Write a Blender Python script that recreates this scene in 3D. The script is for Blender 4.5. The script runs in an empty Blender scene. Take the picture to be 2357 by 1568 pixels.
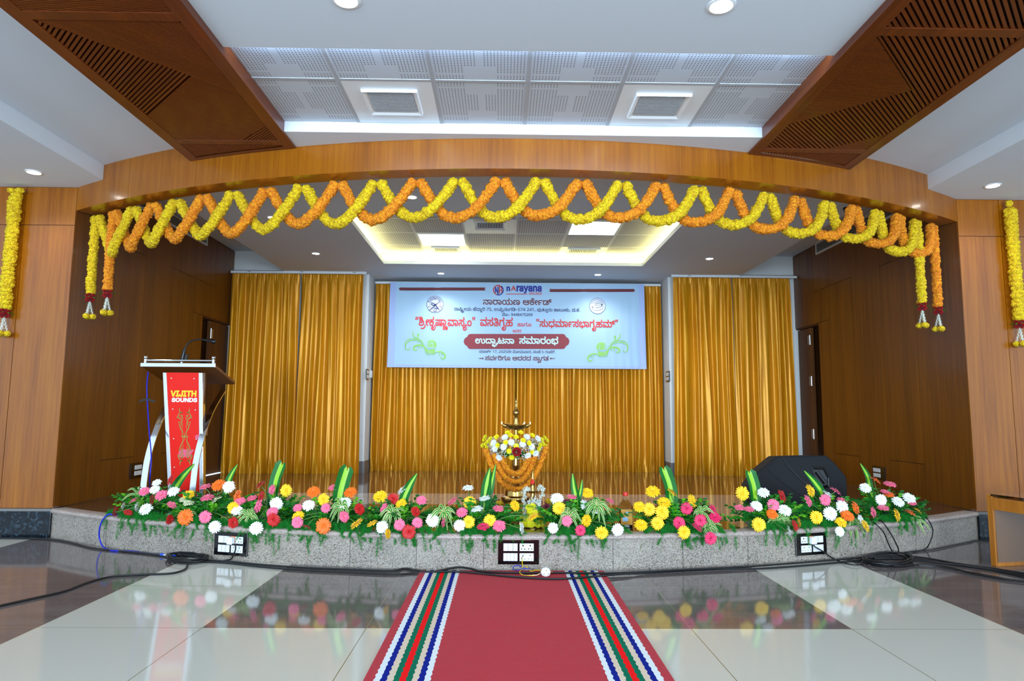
import bpy, math, random
import numpy as np
from mathutils import Vector, Matrix, Quaternion
from mathutils.geometry import tessellate_polygon
random.seed(7); rng = np.random.default_rng(7)
SC = bpy.context.scene; COL = SC.collection
PI = math.pi
# ---------------------------------------------------------------- camera
IW, IH = 2357, 1568
FPX, PITCH, YAW, ROLL, CAMZ = 1553.505, 0.1080919, 0.0141709, 0.0065144, 1.050986
def cam_axes():
    cy, sy, cp, sp = math.cos(YAW), math.sin(YAW), math.cos(PITCH), math.sin(PITCH)
    f = np.array([sy*cp, cy*cp, sp]); r = np.array([cy, -sy, 0.0]); u = np.cross(r, f)
    cr, sr = math.cos(ROLL), math.sin(ROLL)
    return cr*r+sr*u, -sr*r+cr*u, f
RT, UP, FW = cam_axes()
cd = bpy.data.cameras.new('camera'); cam = bpy.data.objects.new('camera', cd); COL.objects.link(cam)
cd.sensor_width = 36.0; cd.lens = FPX/IW*36.0; cd.clip_start = 0.05; cd.clip_end = 100
cam.matrix_world = Matrix(((RT[0], UP[0], -FW[0], 0), (RT[1], UP[1], -FW[1], 0), (RT[2], UP[2], -FW[2], CAMZ), (0, 0, 0, 1)))
SC.camera = cam
# ---------------------------------------------------------------- view, world, big lights
SC.view_settings.view_transform = 'Standard'; SC.view_settings.look = 'None'
SC.view_settings.exposure = 0.66; SC.view_settings.gamma = 1.0; SC.view_settings.use_curve_mapping = False
SC.cycles.use_denoising = True
SC.cycles.max_bounces = 8; SC.cycles.diffuse_bounces = 4; SC.cycles.glossy_bounces = 4; SC.cycles.transparent_max_bounces = 8
SC.cycles.caustics_reflective = False; SC.cycles.caustics_refractive = False; SC.cycles.sample_clamp_indirect = 6.0
w = bpy.data.worlds.new('hall_daylight'); SC.world = w; w.use_nodes = True
w.node_tree.nodes['Background'].inputs[0].default_value = (0.64, 0.82, 1.0, 1); w.node_tree.nodes['Background'].inputs[1].default_value = 1.0
def area_light(name, loc, rot, sx, sy, power, color=(1, 1, 1)):
    l = bpy.data.lights.new(name, 'AREA'); l.shape = 'RECTANGLE'; l.size = sx; l.size_y = sy; l.energy = power; l.color = color
    o = bpy.data.objects.new(name, l); COL.objects.link(o); o.location = loc; o.rotation_euler = rot
    return o
# the tall windows along the back of the hall, behind the photographer
area_light('hall_window_light', (-3.0, -5.5, 1.5), (PI/2+.22, 0, 0), 3.0, 2.2, 460, (0.66, 0.83, 1.0))
area_light('hall_window_light', (3.3, -5.5, 1.5), (PI/2+.22, 0, 0), 3.0, 2.2, 460, (0.66, 0.83, 1.0))
# ---------------------------------------------------------------- geometry helpers
def P(px, py, axis, val):
    """point of the place seen at a photo pixel, on the plane coordinate[axis] = val"""
    d = FW + RT*(px-IW/2)/FPX + UP*(IH/2-py)/FPX
    o = np.array([0, 0, CAMZ]); t = (val-o[axis])/d[axis]
    return o+t*d
def proj(p):
    d = np.asarray(p, float)-np.array([0, 0, CAMZ]); z = d@FW
    return np.array([IW/2+FPX*(d@RT)/z, IH/2-FPX*(d@UP)/z])
CX, R0 = 0.13, 7.15; CY = 4.68+R0
DZ = 0.237                                  # stage deck height
def arc(a, r=R0): return (CX+r*math.sin(a), CY-r*math.cos(a))
def arc_y(x, r=R0): return CY-math.sqrt(r*r-(x-CX)**2)
def cyl(px, py, r=R0):
    o = np.array([0, 0, CAMZ]); d = P(px, py, 1, 5.0)-o
    a = d[0]**2+d[1]**2; b = 2*((o[0]-CX)*d[0]+(o[1]-CY)*d[1]); c = (o[0]-CX)**2+(o[1]-CY)**2-r*r
    return o+d*((-b-math.sqrt(b*b-4*a*c))/(2*a))
def ang(p): return math.atan2(p[0]-CX, CY-p[1])
def lin(c): return tuple(((x/255.0)/12.92 if x/255.0 <= 0.04045 else ((x/255.0+0.055)/1.055)**2.4) for x in c)+(1.0,)
# ---------------------------------------------------------------- materials
MATS = {}
def M(name, rgb=(128, 128, 128), rough=0.5, metal=0.0, spec=0.5, coat=0.0, emit=0.0, emit_rgb=None, trans=0.0, sheen=0.0, sub=0.0, ior=None):
    m = bpy.data.materials.new(name); m.use_nodes = True; b = m.node_tree.nodes['Principled BSDF']; i = b.inputs
    i['Base Color'].default_value = lin(rgb); i['Roughness'].default_value = rough; i['Metallic'].default_value = metal
    i['Specular IOR Level'].default_value = spec; i['Coat Weight'].default_value = coat; i['Coat Roughness'].default_value = 0.06
    i['Transmission Weight'].default_value = trans; i['Sheen Weight'].default_value = sheen
    if ior: i['IOR'].default_value = ior
    if emit: i['Emission Color'].default_value = lin(emit_rgb or rgb); i['Emission Strength'].default_value = emit
    MATS[name] = m; return m
class NT:
    def __init__(s, m): s.t = m.node_tree; s.b = s.t.nodes['Principled BSDF']
    def n(s, typ, **kw):
        x = s.t.nodes.new(typ)
        for k, v in kw.items():
            if k == 'inp':
                for a, b in v.items(): x.inputs[a].default_value = b
            else: setattr(x, k, v)
        return x
    def l(s, a, b): s.t.links.new(a, b)
    def math(s, op, a, b=None, c=None):
        x = s.n('ShaderNodeMath', operation=op)
        for k, v in enumerate((a, b, c)):
            if v is None: continue
            if isinstance(v, (int, float)): x.inputs[k].default_value = v
            else: s.l(v, x.inputs[k])
        return x.outputs[0]
    def ramp(s, fac, stops):
        x = s.n('ShaderNodeValToRGB'); e = x.color_ramp.elements
        while len(e) < len(stops): e.new(0.5)
        for k, (p, c) in enumerate(stops): e[k].position = p; e[k].color = lin(c)
        s.l(fac, x.inputs[0]); return x.outputs[0]
    def mix(s, fac, a, b, blend='MIX'):
        x = s.n('ShaderNodeMix', data_type='RGBA', blend_type=blend)
        for k, v in ((0, fac), (6, a), (7, b)):
            if isinstance(v, (int, float)): x.inputs[k].default_value = v
            elif isinstance(v, tuple): x.inputs[k].default_value = v
            else: s.l(v, x.inputs[k])
        return x.outputs[2]
    def noise(s, vec, scale, detail=3, rough=0.5):
        x = s.n('ShaderNodeTexNoise'); x.inputs['Scale'].default_value = scale; x.inputs['Detail'].default_value = detail; x.inputs['Roughness'].default_value = rough
        if vec is not None: s.l(vec, x.inputs['Vector'])
        return x.outputs[0]
    def mapping(s, vec, scale):
        x = s.n('ShaderNodeMapping'); x.inputs['Scale'].default_value = scale; s.l(vec, x.inputs[0]); return x.outputs[0]
    def coord(s, k='Object'): return s.n('ShaderNodeTexCoord').outputs[k]
    def bump(s, h, strength=0.2, dist=0.01):
        x = s.n('ShaderNodeBump'); x.inputs['Strength'].default_value = strength; x.inputs['Distance'].default_value = dist
        s.l(h, x.inputs['Height']); s.l(x.outputs[0], s.b.inputs['Normal'])
def wood(name, dark, mid, light, rough=0.28, coat=0.5, scale=1.0):
    m = M(name, mid, rough, coat=coat); t = NT(m); uv = t.coord('UV')
    a = t.noise(t.mapping(uv, (38*scale, 1.1*scale, 1)), 1.0, 4, 0.6); b = t.noise(t.mapping(uv, (230*scale, 5*scale, 1)), 1.0, 2, 0.5); c = t.noise(t.mapping(uv, (5*scale, .35*scale, 1)), 1.0, 2)
    f = t.math('ADD', t.math('MULTIPLY', a, 0.55), t.math('ADD', t.math('MULTIPLY', b, 0.2), t.math('MULTIPLY', c, 0.42)))
    t.l(t.ramp(f, [(0.40, dark), (0.58, mid), (0.78, light)]), t.b.inputs['Base Color'])
    t.b.inputs['Coat Roughness'].default_value = 0.12
    return m
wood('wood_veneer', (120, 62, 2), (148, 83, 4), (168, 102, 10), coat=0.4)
wood('wood_dark_and_shaded', (86, 44, 2), (114, 63, 3), (136, 80, 7), rough=0.42, coat=0.12)  # stage wall shade put into the colour, a darker veneer copy; also lectern wood
wood('wood_slat', (78, 30, 2), (104, 44, 4), (126, 58, 8), rough=0.4, coat=0.15)
wood('wood_table', (150, 80, 14), (184, 112, 26), (206, 136, 46), rough=0.35, coat=0.3)
M('groove', (30, 14, 4), 0.8)
wood('wood_door', (70, 36, 3), (96, 52, 4), (116, 68, 8), rough=0.6, coat=0.0)
M('white_paint', (240, 244, 244), 0.65)
M('white_ceiling', (220, 227, 234), 0.75)
M('white_gloss', (236, 240, 242), 0.35)
M('grey_skirting', (120, 118, 116), 0.4)
M('black_plastic', (14, 13, 14), 0.35)
M('black_gloss', (8, 8, 10), 0.12, coat=0.4)
M('black_rubber', (12, 13, 16), 0.45)
M('blue_cable', (20, 40, 190), 0.45)
M('blue_plug', (20, 80, 200), 0.4)
M('yellow_wire', (235, 200, 10), 0.4)
M('cream_wire', (225, 205, 170), 0.4)
M('chrome', (225, 228, 232), 0.12, metal=1.0)
M('grid_grey', (178, 180, 184), 0.6)
M('aluminium', (200, 204, 208), 0.35, metal=0.9)
M('dark_duct', (24, 25, 28), 0.8)
M('brass', (196, 158, 88), 0.24, metal=1.0)
M('red_acrylic', (242, 22, 0), 0.25, spec=0.3)
M('gold_print', (168, 128, 40), 0.4)
M('yellow_print', (250, 212, 20), 0.4)
M('white_print', (245, 245, 245), 0.4)
M('pink_film', (235, 90, 120), 0.4)
M('kumkum', (214, 30, 16), 0.7)
M('glass_top', (40, 14, 4), 0.05, coat=1.0)
M('laminate', (120, 88, 62), 0.08, coat=1.0)
M('lamp_disc', (255, 250, 240), 0.5, emit=14.0)
M('lamp_panel', (245, 250, 255), 0.5, emit=9.0)
M('cove_warm', (255, 236, 150), 0.5, emit=16.0)
M('cove_cool', (190, 222, 255), 0.5, emit=60.0)
M('flame', (255, 240, 190), 0.5, emit=6.0)
# flowers and leaves
for k, c in dict(white=(246, 250, 246), pink=(250, 112, 150), red=(206, 12, 14), orange=(252, 116, 6), yellow=(254, 206, 4), magenta=(232, 30, 96), cream=(226, 232, 190), plum=(128, 6, 60), rose=(170, 4, 16)).items():
    m = M('petal_'+k, c, 0.55, sheen=0.1)
    m.node_tree.nodes['Principled BSDF'].inputs['Subsurface Weight'].default_value = 0.0
for k, c in dict(white=(206, 210, 110), pink=(240, 170, 150), red=(110, 12, 10), orange=(210, 120, 20), yellow=(222, 170, 10), magenta=(90, 14, 30), cream=(190, 196, 120)).items(): M('disc_'+k, c, 0.8)
def mari(name, a, b, c):
    m = M(name, b, 0.7); t = NT(m)
    v = t.coord('Object'); x = t.n('ShaderNodeTexVoronoi'); x.inputs['Scale'].default_value = 150; t.l(v, x.inputs['Vector'])
    f = t.math('ADD', t.math('MULTIPLY', t.noise(v, 55, 3), .6), t.math('MULTIPLY', t.math('SUBTRACT', .75, x.outputs['Distance']), .45))
    t.l(t.ramp(f, [(0.26, tuple(int(q*.85) for q in a)), (0.36, a), (0.45, b), (0.58, c)]), t.b.inputs['Base Color']); t.bump(t.math('SUBTRACT', 1.0, x.outputs['Distance']), 1.0, 0.006)  # petal gaps: shade between petals put into the colour at cell edges
mari('marigold_yellow', (226, 176, 0), (252, 218, 2), (255, 236, 20))
mari('marigold_orange', (236, 124, 0), (255, 160, 6), (255, 184, 24))
M('chrysanthemum_yellow', (250, 236, 16), 0.65); M('chrysanthemum_lime', (232, 224, 20), 0.65)
M('leaf_dark', (12, 88, 16), 0.5, spec=0.3); M('leaf_mid', (34, 128, 16), 0.5, spec=0.3); M('leaf_light', (92, 170, 22), 0.5, spec=0.3)
M('fern', (34, 142, 48), 0.7, spec=0.2); M('leaf_stripe', (150, 206, 40), 0.38); M('leaf_deep', (8, 104, 30), 0.45, spec=0.3); M('leaf_cream', (226, 224, 160), 0.45)
M('stem_green', (90, 130, 60), 0.5); M('foam', (20, 60, 24), 0.9)
M('jasmine', (240, 244, 232), 0.6)
M('speaker_cloth', (13, 15, 20), 0.8); M('oil', (200, 130, 4), 0.15, coat=0.3); M('bottle_plastic', (250, 252, 252), 0.03, trans=1.0, ior=1.04); M('label_gold', (206, 146, 24), 0.4); M('cap_red', (214, 40, 24), 0.35); M('label_blue', (150, 190, 226), 0.4)
# banner inks
M('banner_cloth', (176, 214, 246), 0.5); M('banner_edge', (176, 200, 252), 0.5); M('ink_maroon', (112, 24, 40), 0.5); M('ink_plaque', (148, 44, 58), 0.5); M('ink_navy', (30, 34, 96), 0.5); M('ink_blue', (14, 40, 160), 0.5)
M('ink_red', (222, 44, 50), 0.5); M('ink_scarlet', (214, 42, 34), 0.5); M('ink_white', (214, 244, 252), 0.5); M('ink_green', (150, 214, 110), 0.5); M('ink_lilac', (206, 222, 255), 0.5); M('ink_plum', (66, 40, 84), 0.5)
# gold satin
m = M('gold_satin', (206, 130, 6), 0.36, metal=0.28, sheen=0.2); t = NT(m)
t.l(t.ramp(t.noise(t.mapping(t.coord('Object'), (30, 30, 2)), 1.0, 3), [(0.3, (200, 130, 6)), (0.7, (226, 158, 18))]), t.b.inputs['Base Color'])
m.node_tree.nodes['Principled BSDF'].inputs['Sheen Tint'].default_value = lin((255, 210, 90))
# granite / terrazzo
def granite(name, base, spots, coord='Object', s=150, rough=0.35):
    m = M(name, base, rough); t = NT(m); v = t.coord(coord)
    x = t.n('ShaderNodeTexVoronoi'); x.inputs['Scale'].default_value = s; t.l(v, x.inputs['Vector'])
    col = t.ramp(t.n('ShaderNodeSeparateColor').outputs[0], [(0, base), (1, base)]) if False else None
    sep = t.n('ShaderNodeSeparateColor'); t.l(x.outputs['Color'], sep.inputs[0])
    c = t.ramp(sep.outputs[0], spots); n2 = t.noise(v, 6, 4)
    t.l(t.mix(0.35, c, t.ramp(n2, [(0.35, tuple(int(q*.72) for q in base)), (0.65, base)])), t.b.inputs['Base Color'])
    return m
def const(mm):
    for nd in mm.node_tree.nodes:
        if nd.type == 'VALTORGB': nd.color_ramp.interpolation = nd.color_ramp.interpolation
granite('terrazzo', (160, 148, 134), [(0.0, (16, 14, 14)), (0.15, (34, 30, 28)), (0.18, (136, 120, 104)), (0.5, (164, 152, 138)), (0.8, (182, 172, 158)), (0.95, (200, 196, 190))], s=230)
granite('terrazzo_nosing', (176, 160, 150), [(0.0, (60, 50, 48)), (0.08, (90, 80, 74)), (0.12, (160, 146, 136)), (0.5, (184, 168, 158)), (0.9, (206, 190, 180))], s=240)
granite('black_granite', (10, 22, 34), [(0.0, (4, 8, 14)), (0.6, (8, 20, 30)), (0.85, (26, 46, 58)), (1.0, (60, 80, 90))], s=45, rough=0.2)
# hall floor: 0.8 m polished tiles, dark border with a pale U-shaped band
def tile_floor(name, dark, pale, deck):
    m = M(name, dark, 0.07, spec=0.5); t = NT(m); sp = t.n('ShaderNodeSeparateXYZ'); t.l(t.coord('Object'), sp.inputs[0])
    x, y = sp.outputs[0], sp.outputs[1]
    dx = t.math('ABSOLUTE', t.math('SUBTRACT', x, 0.143))
    lt = lambda a, b: t.math('LESS_THAN', a, b)
    gt = lambda a, b: t.math('GREATER_THAN', a, b)
    mul = lambda a, b: t.math('MULTIPLY', a, b)
    mx = lambda a, b: t.math('MAXIMUM', a, b)
    limb = mul(gt(dx, 1.6), lt(dx, 2.4))
    if deck: f = mx(mul(limb, lt(y, 7.02)), mul(mul(lt(dx, 1.7), gt(y, 6.20)), lt(y, 7.02)))
    else: f = mx(mx(limb, mul(lt(dx, 2.4), lt(y, 3.455))), mul(gt(dx, 4.0), gt(y, 4.6)))
    gx = t.math('ABSOLUTE', t.math('SUBTRACT', t.math('FRACT', t.math('ADD', t.math('DIVIDE', t.math('SUBTRACT', x, 0.143), 0.8), 100.5)), 0.5))
    gy = t.math('ABSOLUTE', t.math('SUBTRACT', t.math('FRACT', t.math('ADD', t.math('DIVIDE', t.math('SUBTRACT', y, 3.455), 0.8), 100.5)), 0.5))
    g = lt(t.math('MINIMUM', gx, gy), 0.0022)
    v = t.coord('Object'); n1 = t.noise(v, 260, 2); n2 = t.noise(t.mapping(v, (2.2, 6, 1)), 1.0, 5, 0.6)
    dk = t.mix(0.5, t.ramp(n1, [(0.35, tuple(int(q*.86) for q in dark)), (0.65, tuple(min(255, int(q*1.12)) for q in dark))]), t.ramp(n2, [(0.3, tuple(int(q*.8) for q in dark)), (0.7, tuple(min(255, int(q*1.15)) for q in dark))]))
    pl = t.ramp(n1, [(0.35, tuple(int(q*.96) for q in pale)), (0.65, pale)])
    c = t.mix(f, dk, pl); gc = t.mix(f, lin((150, 140, 110)), lin((118, 112, 70)))
    t.l(t.mix(g, c, gc), t.b.inputs['Base Color'])
    return m
tile_floor('hall_tiles', (112, 104, 103), (212, 212, 200), False)
tile_floor('deck_tiles', (88, 64, 50), (176, 168, 160), True)
# perforated gypsum ceiling tiles
def perforated(name, x0, y0, s, k, slots):
    m = M(name, (214, 218, 224), 0.8); t = NT(m); sp = t.n('ShaderNodeSeparateXYZ'); t.l(t.coord('Object'), sp.inputs[0])
    u = t.math('FRACT', t.math('ADD', t.math('DIVIDE', t.math('SUBTRACT', sp.outputs[0], x0), s), 50.0)); v = t.math('FRACT', t.math('ADD', t.math('DIVIDE', t.math('SUBTRACT', sp.outputs[1], y0), s), 50.0))
    hu = t.math('SUBTRACT', t.math('FRACT', t.math('MULTIPLY', u, k)), 0.5); hv = t.math('SUBTRACT', t.math('FRACT', t.math('MULTIPLY', v, k)), 0.5)
    r = t.math('SQRT', t.math('ADD', t.math('POWER', hu, 2.0), t.math('POWER', hv, 2.0))); hole = t.math('LESS_THAN', r, 0.21)
    cu = t.math('ABSOLUTE', t.math('SUBTRACT', u, 0.5)); cv = t.math('ABSOLUTE', t.math('SUBTRACT', v, 0.5))
    inside = t.math('MULTIPLY', t.math('LESS_THAN', cu, 0.46), t.math('LESS_THAN', cv, 0.46))
    if not slots:
        blk = t.math('MULTIPLY', t.math('LESS_THAN', cu, 0.17), t.math('GREATER_THAN', cv, 0.20)); blk2 = t.math('LESS_THAN', cu, 0.035)
        blk3 = t.math('MULTIPLY', t.math('LESS_THAN', t.math('ABSOLUTE', t.math('SUBTRACT', cv, 0.36)), 0.02), 1.0)
        inside = t.math('MULTIPLY', inside, t.math('SUBTRACT', 1.0, t.math('MAXIMUM', blk3, t.math('MAXIMUM', blk, blk2))))
    f = t.math('MULTIPLY', hole, inside)
    t.l(t.mix(f, lin((206, 210, 216)), lin((70, 72, 78))), t.b.inputs['Base Color'])
perforated('perforated_tile', 0.145, 3.40, 0.588, 30, False)
perforated('slotted_tile', 0.145, 7.14, 0.588, 22, True)
# carpet
m = M('carpet_red', (176, 10, 34), 0.95, spec=0.1, sheen=0.2); t = NT(m); v = t.coord('Object')
sp = t.n('ShaderNodeSeparateXYZ'); t.l(v, sp.inputs[0])
wv = t.math('SINE', t.math('ADD', t.math('MULTIPLY', sp.outputs[1], 900.0), t.math('MULTIPLY', t.noise(v, 90, 2), 4.0)))
n1 = t.noise(v, 300, 3)
t.l(t.mix(0.5, t.ramp(n1, [(0.3, (138, 0, 18)), (0.7, (214, 10, 40))]), t.ramp(t.math('ADD', t.math('MULTIPLY', wv, 0.5), 0.5), [(0.1, (150, 2, 24)), (0.6, (206, 8, 38))])), t.b.inputs['Base Color'])
t.bump(t.math('ADD', wv, n1), 0.5, 0.004)
for k, c in dict(carpet_white=(226, 236, 240), carpet_blue=(14, 34, 140), carpet_cream=(222, 204, 182), carpet_green=(10, 112, 84), carpet_scarlet=(244, 24, 28)).items():
    m = M(k, c, 0.95, spec=0.1); t = NT(m); t.bump(t.noise(t.coord('Object'), 300, 2), 0.4, 0.003)
# ---------------------------------------------------------------- mesh building
class MB:
    def __init__(s): s.v = []; s.f = []; s.m = []; s.uv = {}
    def add(s, V, F, mi=0):
        o = len(s.v); s.v += [tuple(map(float, p)) for p in V]
        for f in F: s.f.append(tuple(i+o for i in f)); s.m.append(mi)
        return s
    def quad(s, a, b, c, d, mi=0, uv=None):
        o = len(s.v); s.v += [tuple(map(float, p)) for p in (a, b, c, d)]; s.f.append((o, o+1, o+2, o+3)); s.m.append(mi)
        if uv: s.uv[len(s.f)-1] = uv
        return s
    def box(s, x0, x1, y0, y1, z0, z1, mi=0, uvo=None):
        v = [(x0, y0, z0), (x1, y0, z0), (x1, y1, z0), (x0, y1, z0), (x0, y0, z1), (x1, y0, z1), (x1, y1, z1), (x0, y1, z1)]
        F = [(0, 3, 2, 1), (4, 5, 6, 7), (0, 1, 5, 4), (2, 3, 7, 6), (1, 2, 6, 5), (3, 0, 4, 7)]
        n = len(s.f); s.add(v, F, mi)
        u = random.random()*20 if uvo is None else uvo
        for k, f in enumerate(F):
            s.uv[n+k] = [((v[i][0]+v[i][1])+u, v[i][2]) if k > 1 else (v[i][0]+u, v[i][1]) for i in f]
        return s
    def obox(s, o, ax, ay, az, mi=0):
        o, ax, ay, az = (np.array(q, float) for q in (o, ax, ay, az))
        v = [o, o+ax, o+ax+ay, o+ay, o+az, o+ax+az, o+ax+ay+az, o+ay+az]
        F = [(0, 3, 2, 1), (4, 5, 6, 7), (0, 1, 5, 4), (2, 3, 7, 6), (1, 2, 6, 5), (3, 0, 4, 7)]
        n = len(s.f); s.add(v, F, mi); la, lb, lc = np.linalg.norm(ax), np.linalg.norm(ay), np.linalg.norm(az); u = random.random()*9
        T = [(0, 0, 0), (la, 0, 0), (la, lb, 0), (0, lb, 0), (0, 0, lc), (la, 0, lc), (la, lb, lc), (0, lb, lc)]
        for k, f in enumerate(F): s.uv[n+k] = [((T[i][0]+T[i][1]+u), T[i][2]) if k > 1 else (T[i][1]+u, T[i][0]) for i in f]
        return s
    def prism(s, poly, fn, d, mi=0):
        """poly: 2-D outline, fn maps (a,b,h) to a point; closed prism h 0..d"""
        n = len(poly); V = [fn(a, b, 0) for a, b in poly]+[fn(a, b, d) for a, b in poly]
        F = [tuple(range(n))[::-1], tuple(range(n, 2*n))]+[(i, (i+1) % n, n+(i+1) % n, n+i) for i in range(n)]
        return s.add(V, F, mi)
    def tube(s, pts, r, n=8, mi=0, cap=True):
        pts = [np.array(p, float) for p in pts]; k = len(pts); rr = r if isinstance(r, (list, tuple)) else [r]*k
        T = [pts[min(i+1, k-1)]-pts[max(i-1, 0)] for i in range(k)]; T = [q/(np.linalg.norm(q)+1e-12) for q in T]
        a = np.array([0, 0, 1.0]) if abs(T[0][2]) < .9 else np.array([1.0, 0, 0]); nrm = np.cross(T[0], a); nrm /= np.linalg.norm(nrm); V = []
        for i in range(k):
            nrm = nrm-T[i]*(nrm@T[i]); nrm /= (np.linalg.norm(nrm)+1e-12); b = np.cross(T[i], nrm)
            for j in range(n):
                q = 2*PI*j/n; V.append(pts[i]+rr[i]*(math.cos(q)*nrm+math.sin(q)*b))
        F = [(i*n+j, i*n+(j+1) % n, (i+1)*n+(j+1) % n, (i+1)*n+j) for i in range(k-1) for j in range(n)]
        if cap: F += [tuple(range(n))[::-1], tuple((k-1)*n+j for j in range(n))]
        return s.add(V, F, mi)
    def lathe(s, prof, c, n=28, mi=0, fn=None):
        V = []; k = len(prof)
        for r, z in prof:
            for j in range(n):
                q = 2*PI*j/n; V.append((c[0]+r*math.cos(q), c[1]+r*math.sin(q), c[2]+z))
        F = [(i*n+j, i*n+(j+1) % n, (i+1)*n+(j+1) % n, (i+1)*n+j) for i in range(k-1) for j in range(n)]
        F += [tuple(range(n))[::-1], tuple((k-1)*n+j for j in range(n))]
        return s.add(V, F, mi)
    def grid(s, fn, nu, nv, mi=0, flip=False):
        o = len(s.v)
        for i in range(nu+1):
            for j in range(nv+1): s.v.append(tuple(map(float, fn(i/nu, j/nv))))
        for i in range(nu):
            for j in range(nv):
                q = (o+i*(nv+1)+j, o+(i+1)*(nv+1)+j, o+(i+1)*(nv+1)+j+1, o+i*(nv+1)+j+1)
                s.f.append(q[::-1] if flip else q); s.m.append(mi)
        return s
    def build(s, name, mats, parent=None, smooth=False, bevel=0.0, angle=None, pos=None):
        return mesh_obj(name, s.v, s.f, mats, s.m, parent, smooth, bevel, s.uv, pos)
def mesh_obj(name, V, F, mats, mi=None, parent=None, smooth=False, bevel=0.0, uv=None, pos=None):
    me = bpy.data.meshes.new(name); V = np.asarray(V, float).reshape(-1, 3)
    off = np.array(pos if pos is not None else (wloc(parent) if parent else (0, 0, 0)))
    if isinstance(F, np.ndarray):
        F = F.astype(np.int32); me.vertices.add(len(V)); me.vertices.foreach_set('co', (V-off).astype(np.float32).ravel()); me.loops.add(F.size); me.loops.foreach_set('vertex_index', F.ravel())
        me.polygons.add(len(F)); me.polygons.foreach_set('loop_start', np.arange(0, F.size, F.shape[1], dtype=np.int32)); me.update(calc_edges=True)
    else: me.from_pydata([tuple(p) for p in (V-off)], [], [tuple(map(int, f)) for f in F])
    for q in ([mats] if isinstance(mats, str) else mats): me.materials.append(MATS[q])
    if mi is not None and not isinstance(mats, str) and len(mats) > 1: me.polygons.foreach_set('material_index', np.asarray(mi, np.int32))
    if uv:
        L = me.uv_layers.new(name='UVMap'); data = np.zeros((len(me.loops), 2), np.float32)
        for p in me.polygons:
            q = uv.get(p.index)
            if q:
                for k, li in enumerate(p.loop_indices): data[li] = q[k]
        L.data.foreach_set('uv', data.ravel())
    if smooth:
        me.polygons.foreach_set('use_smooth', np.ones(len(me.polygons), bool))
        try: me.set_sharp_from_angle(angle=math.radians(42))
        except Exception: pass
    me.validate(); me.update()
    o = bpy.data.objects.new(name, me); COL.objects.link(o)
    if parent: o.parent = parent
    if pos is not None: o.location = np.array(pos)-(wloc(parent) if parent else 0)
    if bevel:
        b = o.modifiers.new('bevel', 'BEVEL'); b.width = bevel; b.segments = 2; b.limit_method = 'ANGLE'
    return o
def wloc(o):
    v = np.zeros(3)
    while o is not None: v += np.array(o.location); o = o.parent
    return v
def tag(o, label, cat, group=None, kind=None):
    if label: o['label'] = label
    if cat: o['category'] = cat
    if group: o['group'] = group
    if kind: o['kind'] = kind
    return o
def thing(name, label, cat, loc, group=None):
    o = bpy.data.objects.new(name, None); COL.objects.link(o); o.location = tuple(map(float, loc)); o.empty_display_size = 0.05
    return tag(o, label, cat, group)
def struct(o, label=None):
    o['kind'] = 'structure'
    if label: o['label'] = label
    return o
def curve(pts, n=8):
    """Catmull-Rom through the points"""
    p = [np.array(q, float) for q in pts]; p = [2*p[0]-p[1]]+p+[2*p[-1]-p[-2]]; out = []
    for i in range(1, len(p)-2):
        for k in range(n):
            t = k/n; a, b, c, d = p[i-1:i+3]
            out.append(0.5*((2*b)+(c-a)*t+(2*a-5*b+4*c-d)*t*t+(3*b-a-3*c+d)*t**3))
    out.append(p[-2]); return out
# ================================================================ the setting
XL, XR = -3.755, 4.10                       # stage side walls
AL, AR = ang(arc(0)) , 0
AL = math.asin((XL-CX)/R0); AR = math.asin((XR-CX)/R0)
YL, YR = arc(AL)[1], arc(AR)[1]             # where the side walls meet the front walls
YB, YC = 9.32, 9.80                         # stage back wall, its middle recess
XA, XB = -1.87, 2.32                        # recess sides
# floor
struct(MB().box(-9, 9, -6.5, 6.4, -0.1, 0.0).build('floor', 'hall_tiles'))
# stage platform
N = 72; A = [AL+(AR-AL)*i/N for i in range(N+1)]
st = MB(); rin = R0-0.0
nos = 0.035; lip = 0.012
st.grid(lambda u, v: (*arc(AL+(AR-AL)*u, R0), v*(DZ-nos)), N, 1, 0)
stage = struct(st.build('stage_platform', ['terrazzo'], smooth=True), 'low curved stage faced in speckled terrazzo')
nb = MB()
prof = [(R0, DZ-nos), (R0+lip, DZ-nos), (R0+lip+.006, DZ-nos*.75), (R0+lip+.008, DZ-nos*.5), (R0+lip+.004, DZ-.008), (R0+lip-.006, DZ), (R0-.10, DZ)]
nb.grid(lambda u, v: (lambda k: (*arc(AL+(AR-AL)*u, prof[k][0]), prof[k][1]))(int(round(v*(len(prof)-1)))), N, len(prof)-1, 0)
nb.build('nosing', 'terrazzo_nosing', stage, smooth=True)
db = MB(); poly = [(*arc(a, R0-.10), DZ) for a in A]+[(XR, YR+.1, DZ), (XR, YB, DZ), (XB, YB, DZ), (XB, YC, DZ), (XA, YC, DZ), (XA, YB, DZ), (XL, YB, DZ), (XL, YL+.1, DZ)]
tri = tessellate_polygon([[Vector(p) for p in poly]])
db.add(poly, [t if (Vector(poly[t[1]])-Vector(poly[t[0]])).cross(Vector(poly[t[2]])-Vector(poly[t[0]])).z > 0 else t[::-1] for t in tri])
db.build('deck', 'deck_tiles', stage)
sm = MB()
for px in (487, 805, 958, 1113, 1411, 1572, 1722, 240, 2110):   # upright joints between the facing slabs
    a = ang(cyl(px, 1290, R0))
    p, q = arc(a-.00018, R0+.0008), arc(a+.00018, R0+.0008)
    sm.quad((*p, .002), (*q, .002), (*q, DZ-nos), (*p, DZ-nos))
sm.build('joint', 'groove', stage)
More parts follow.
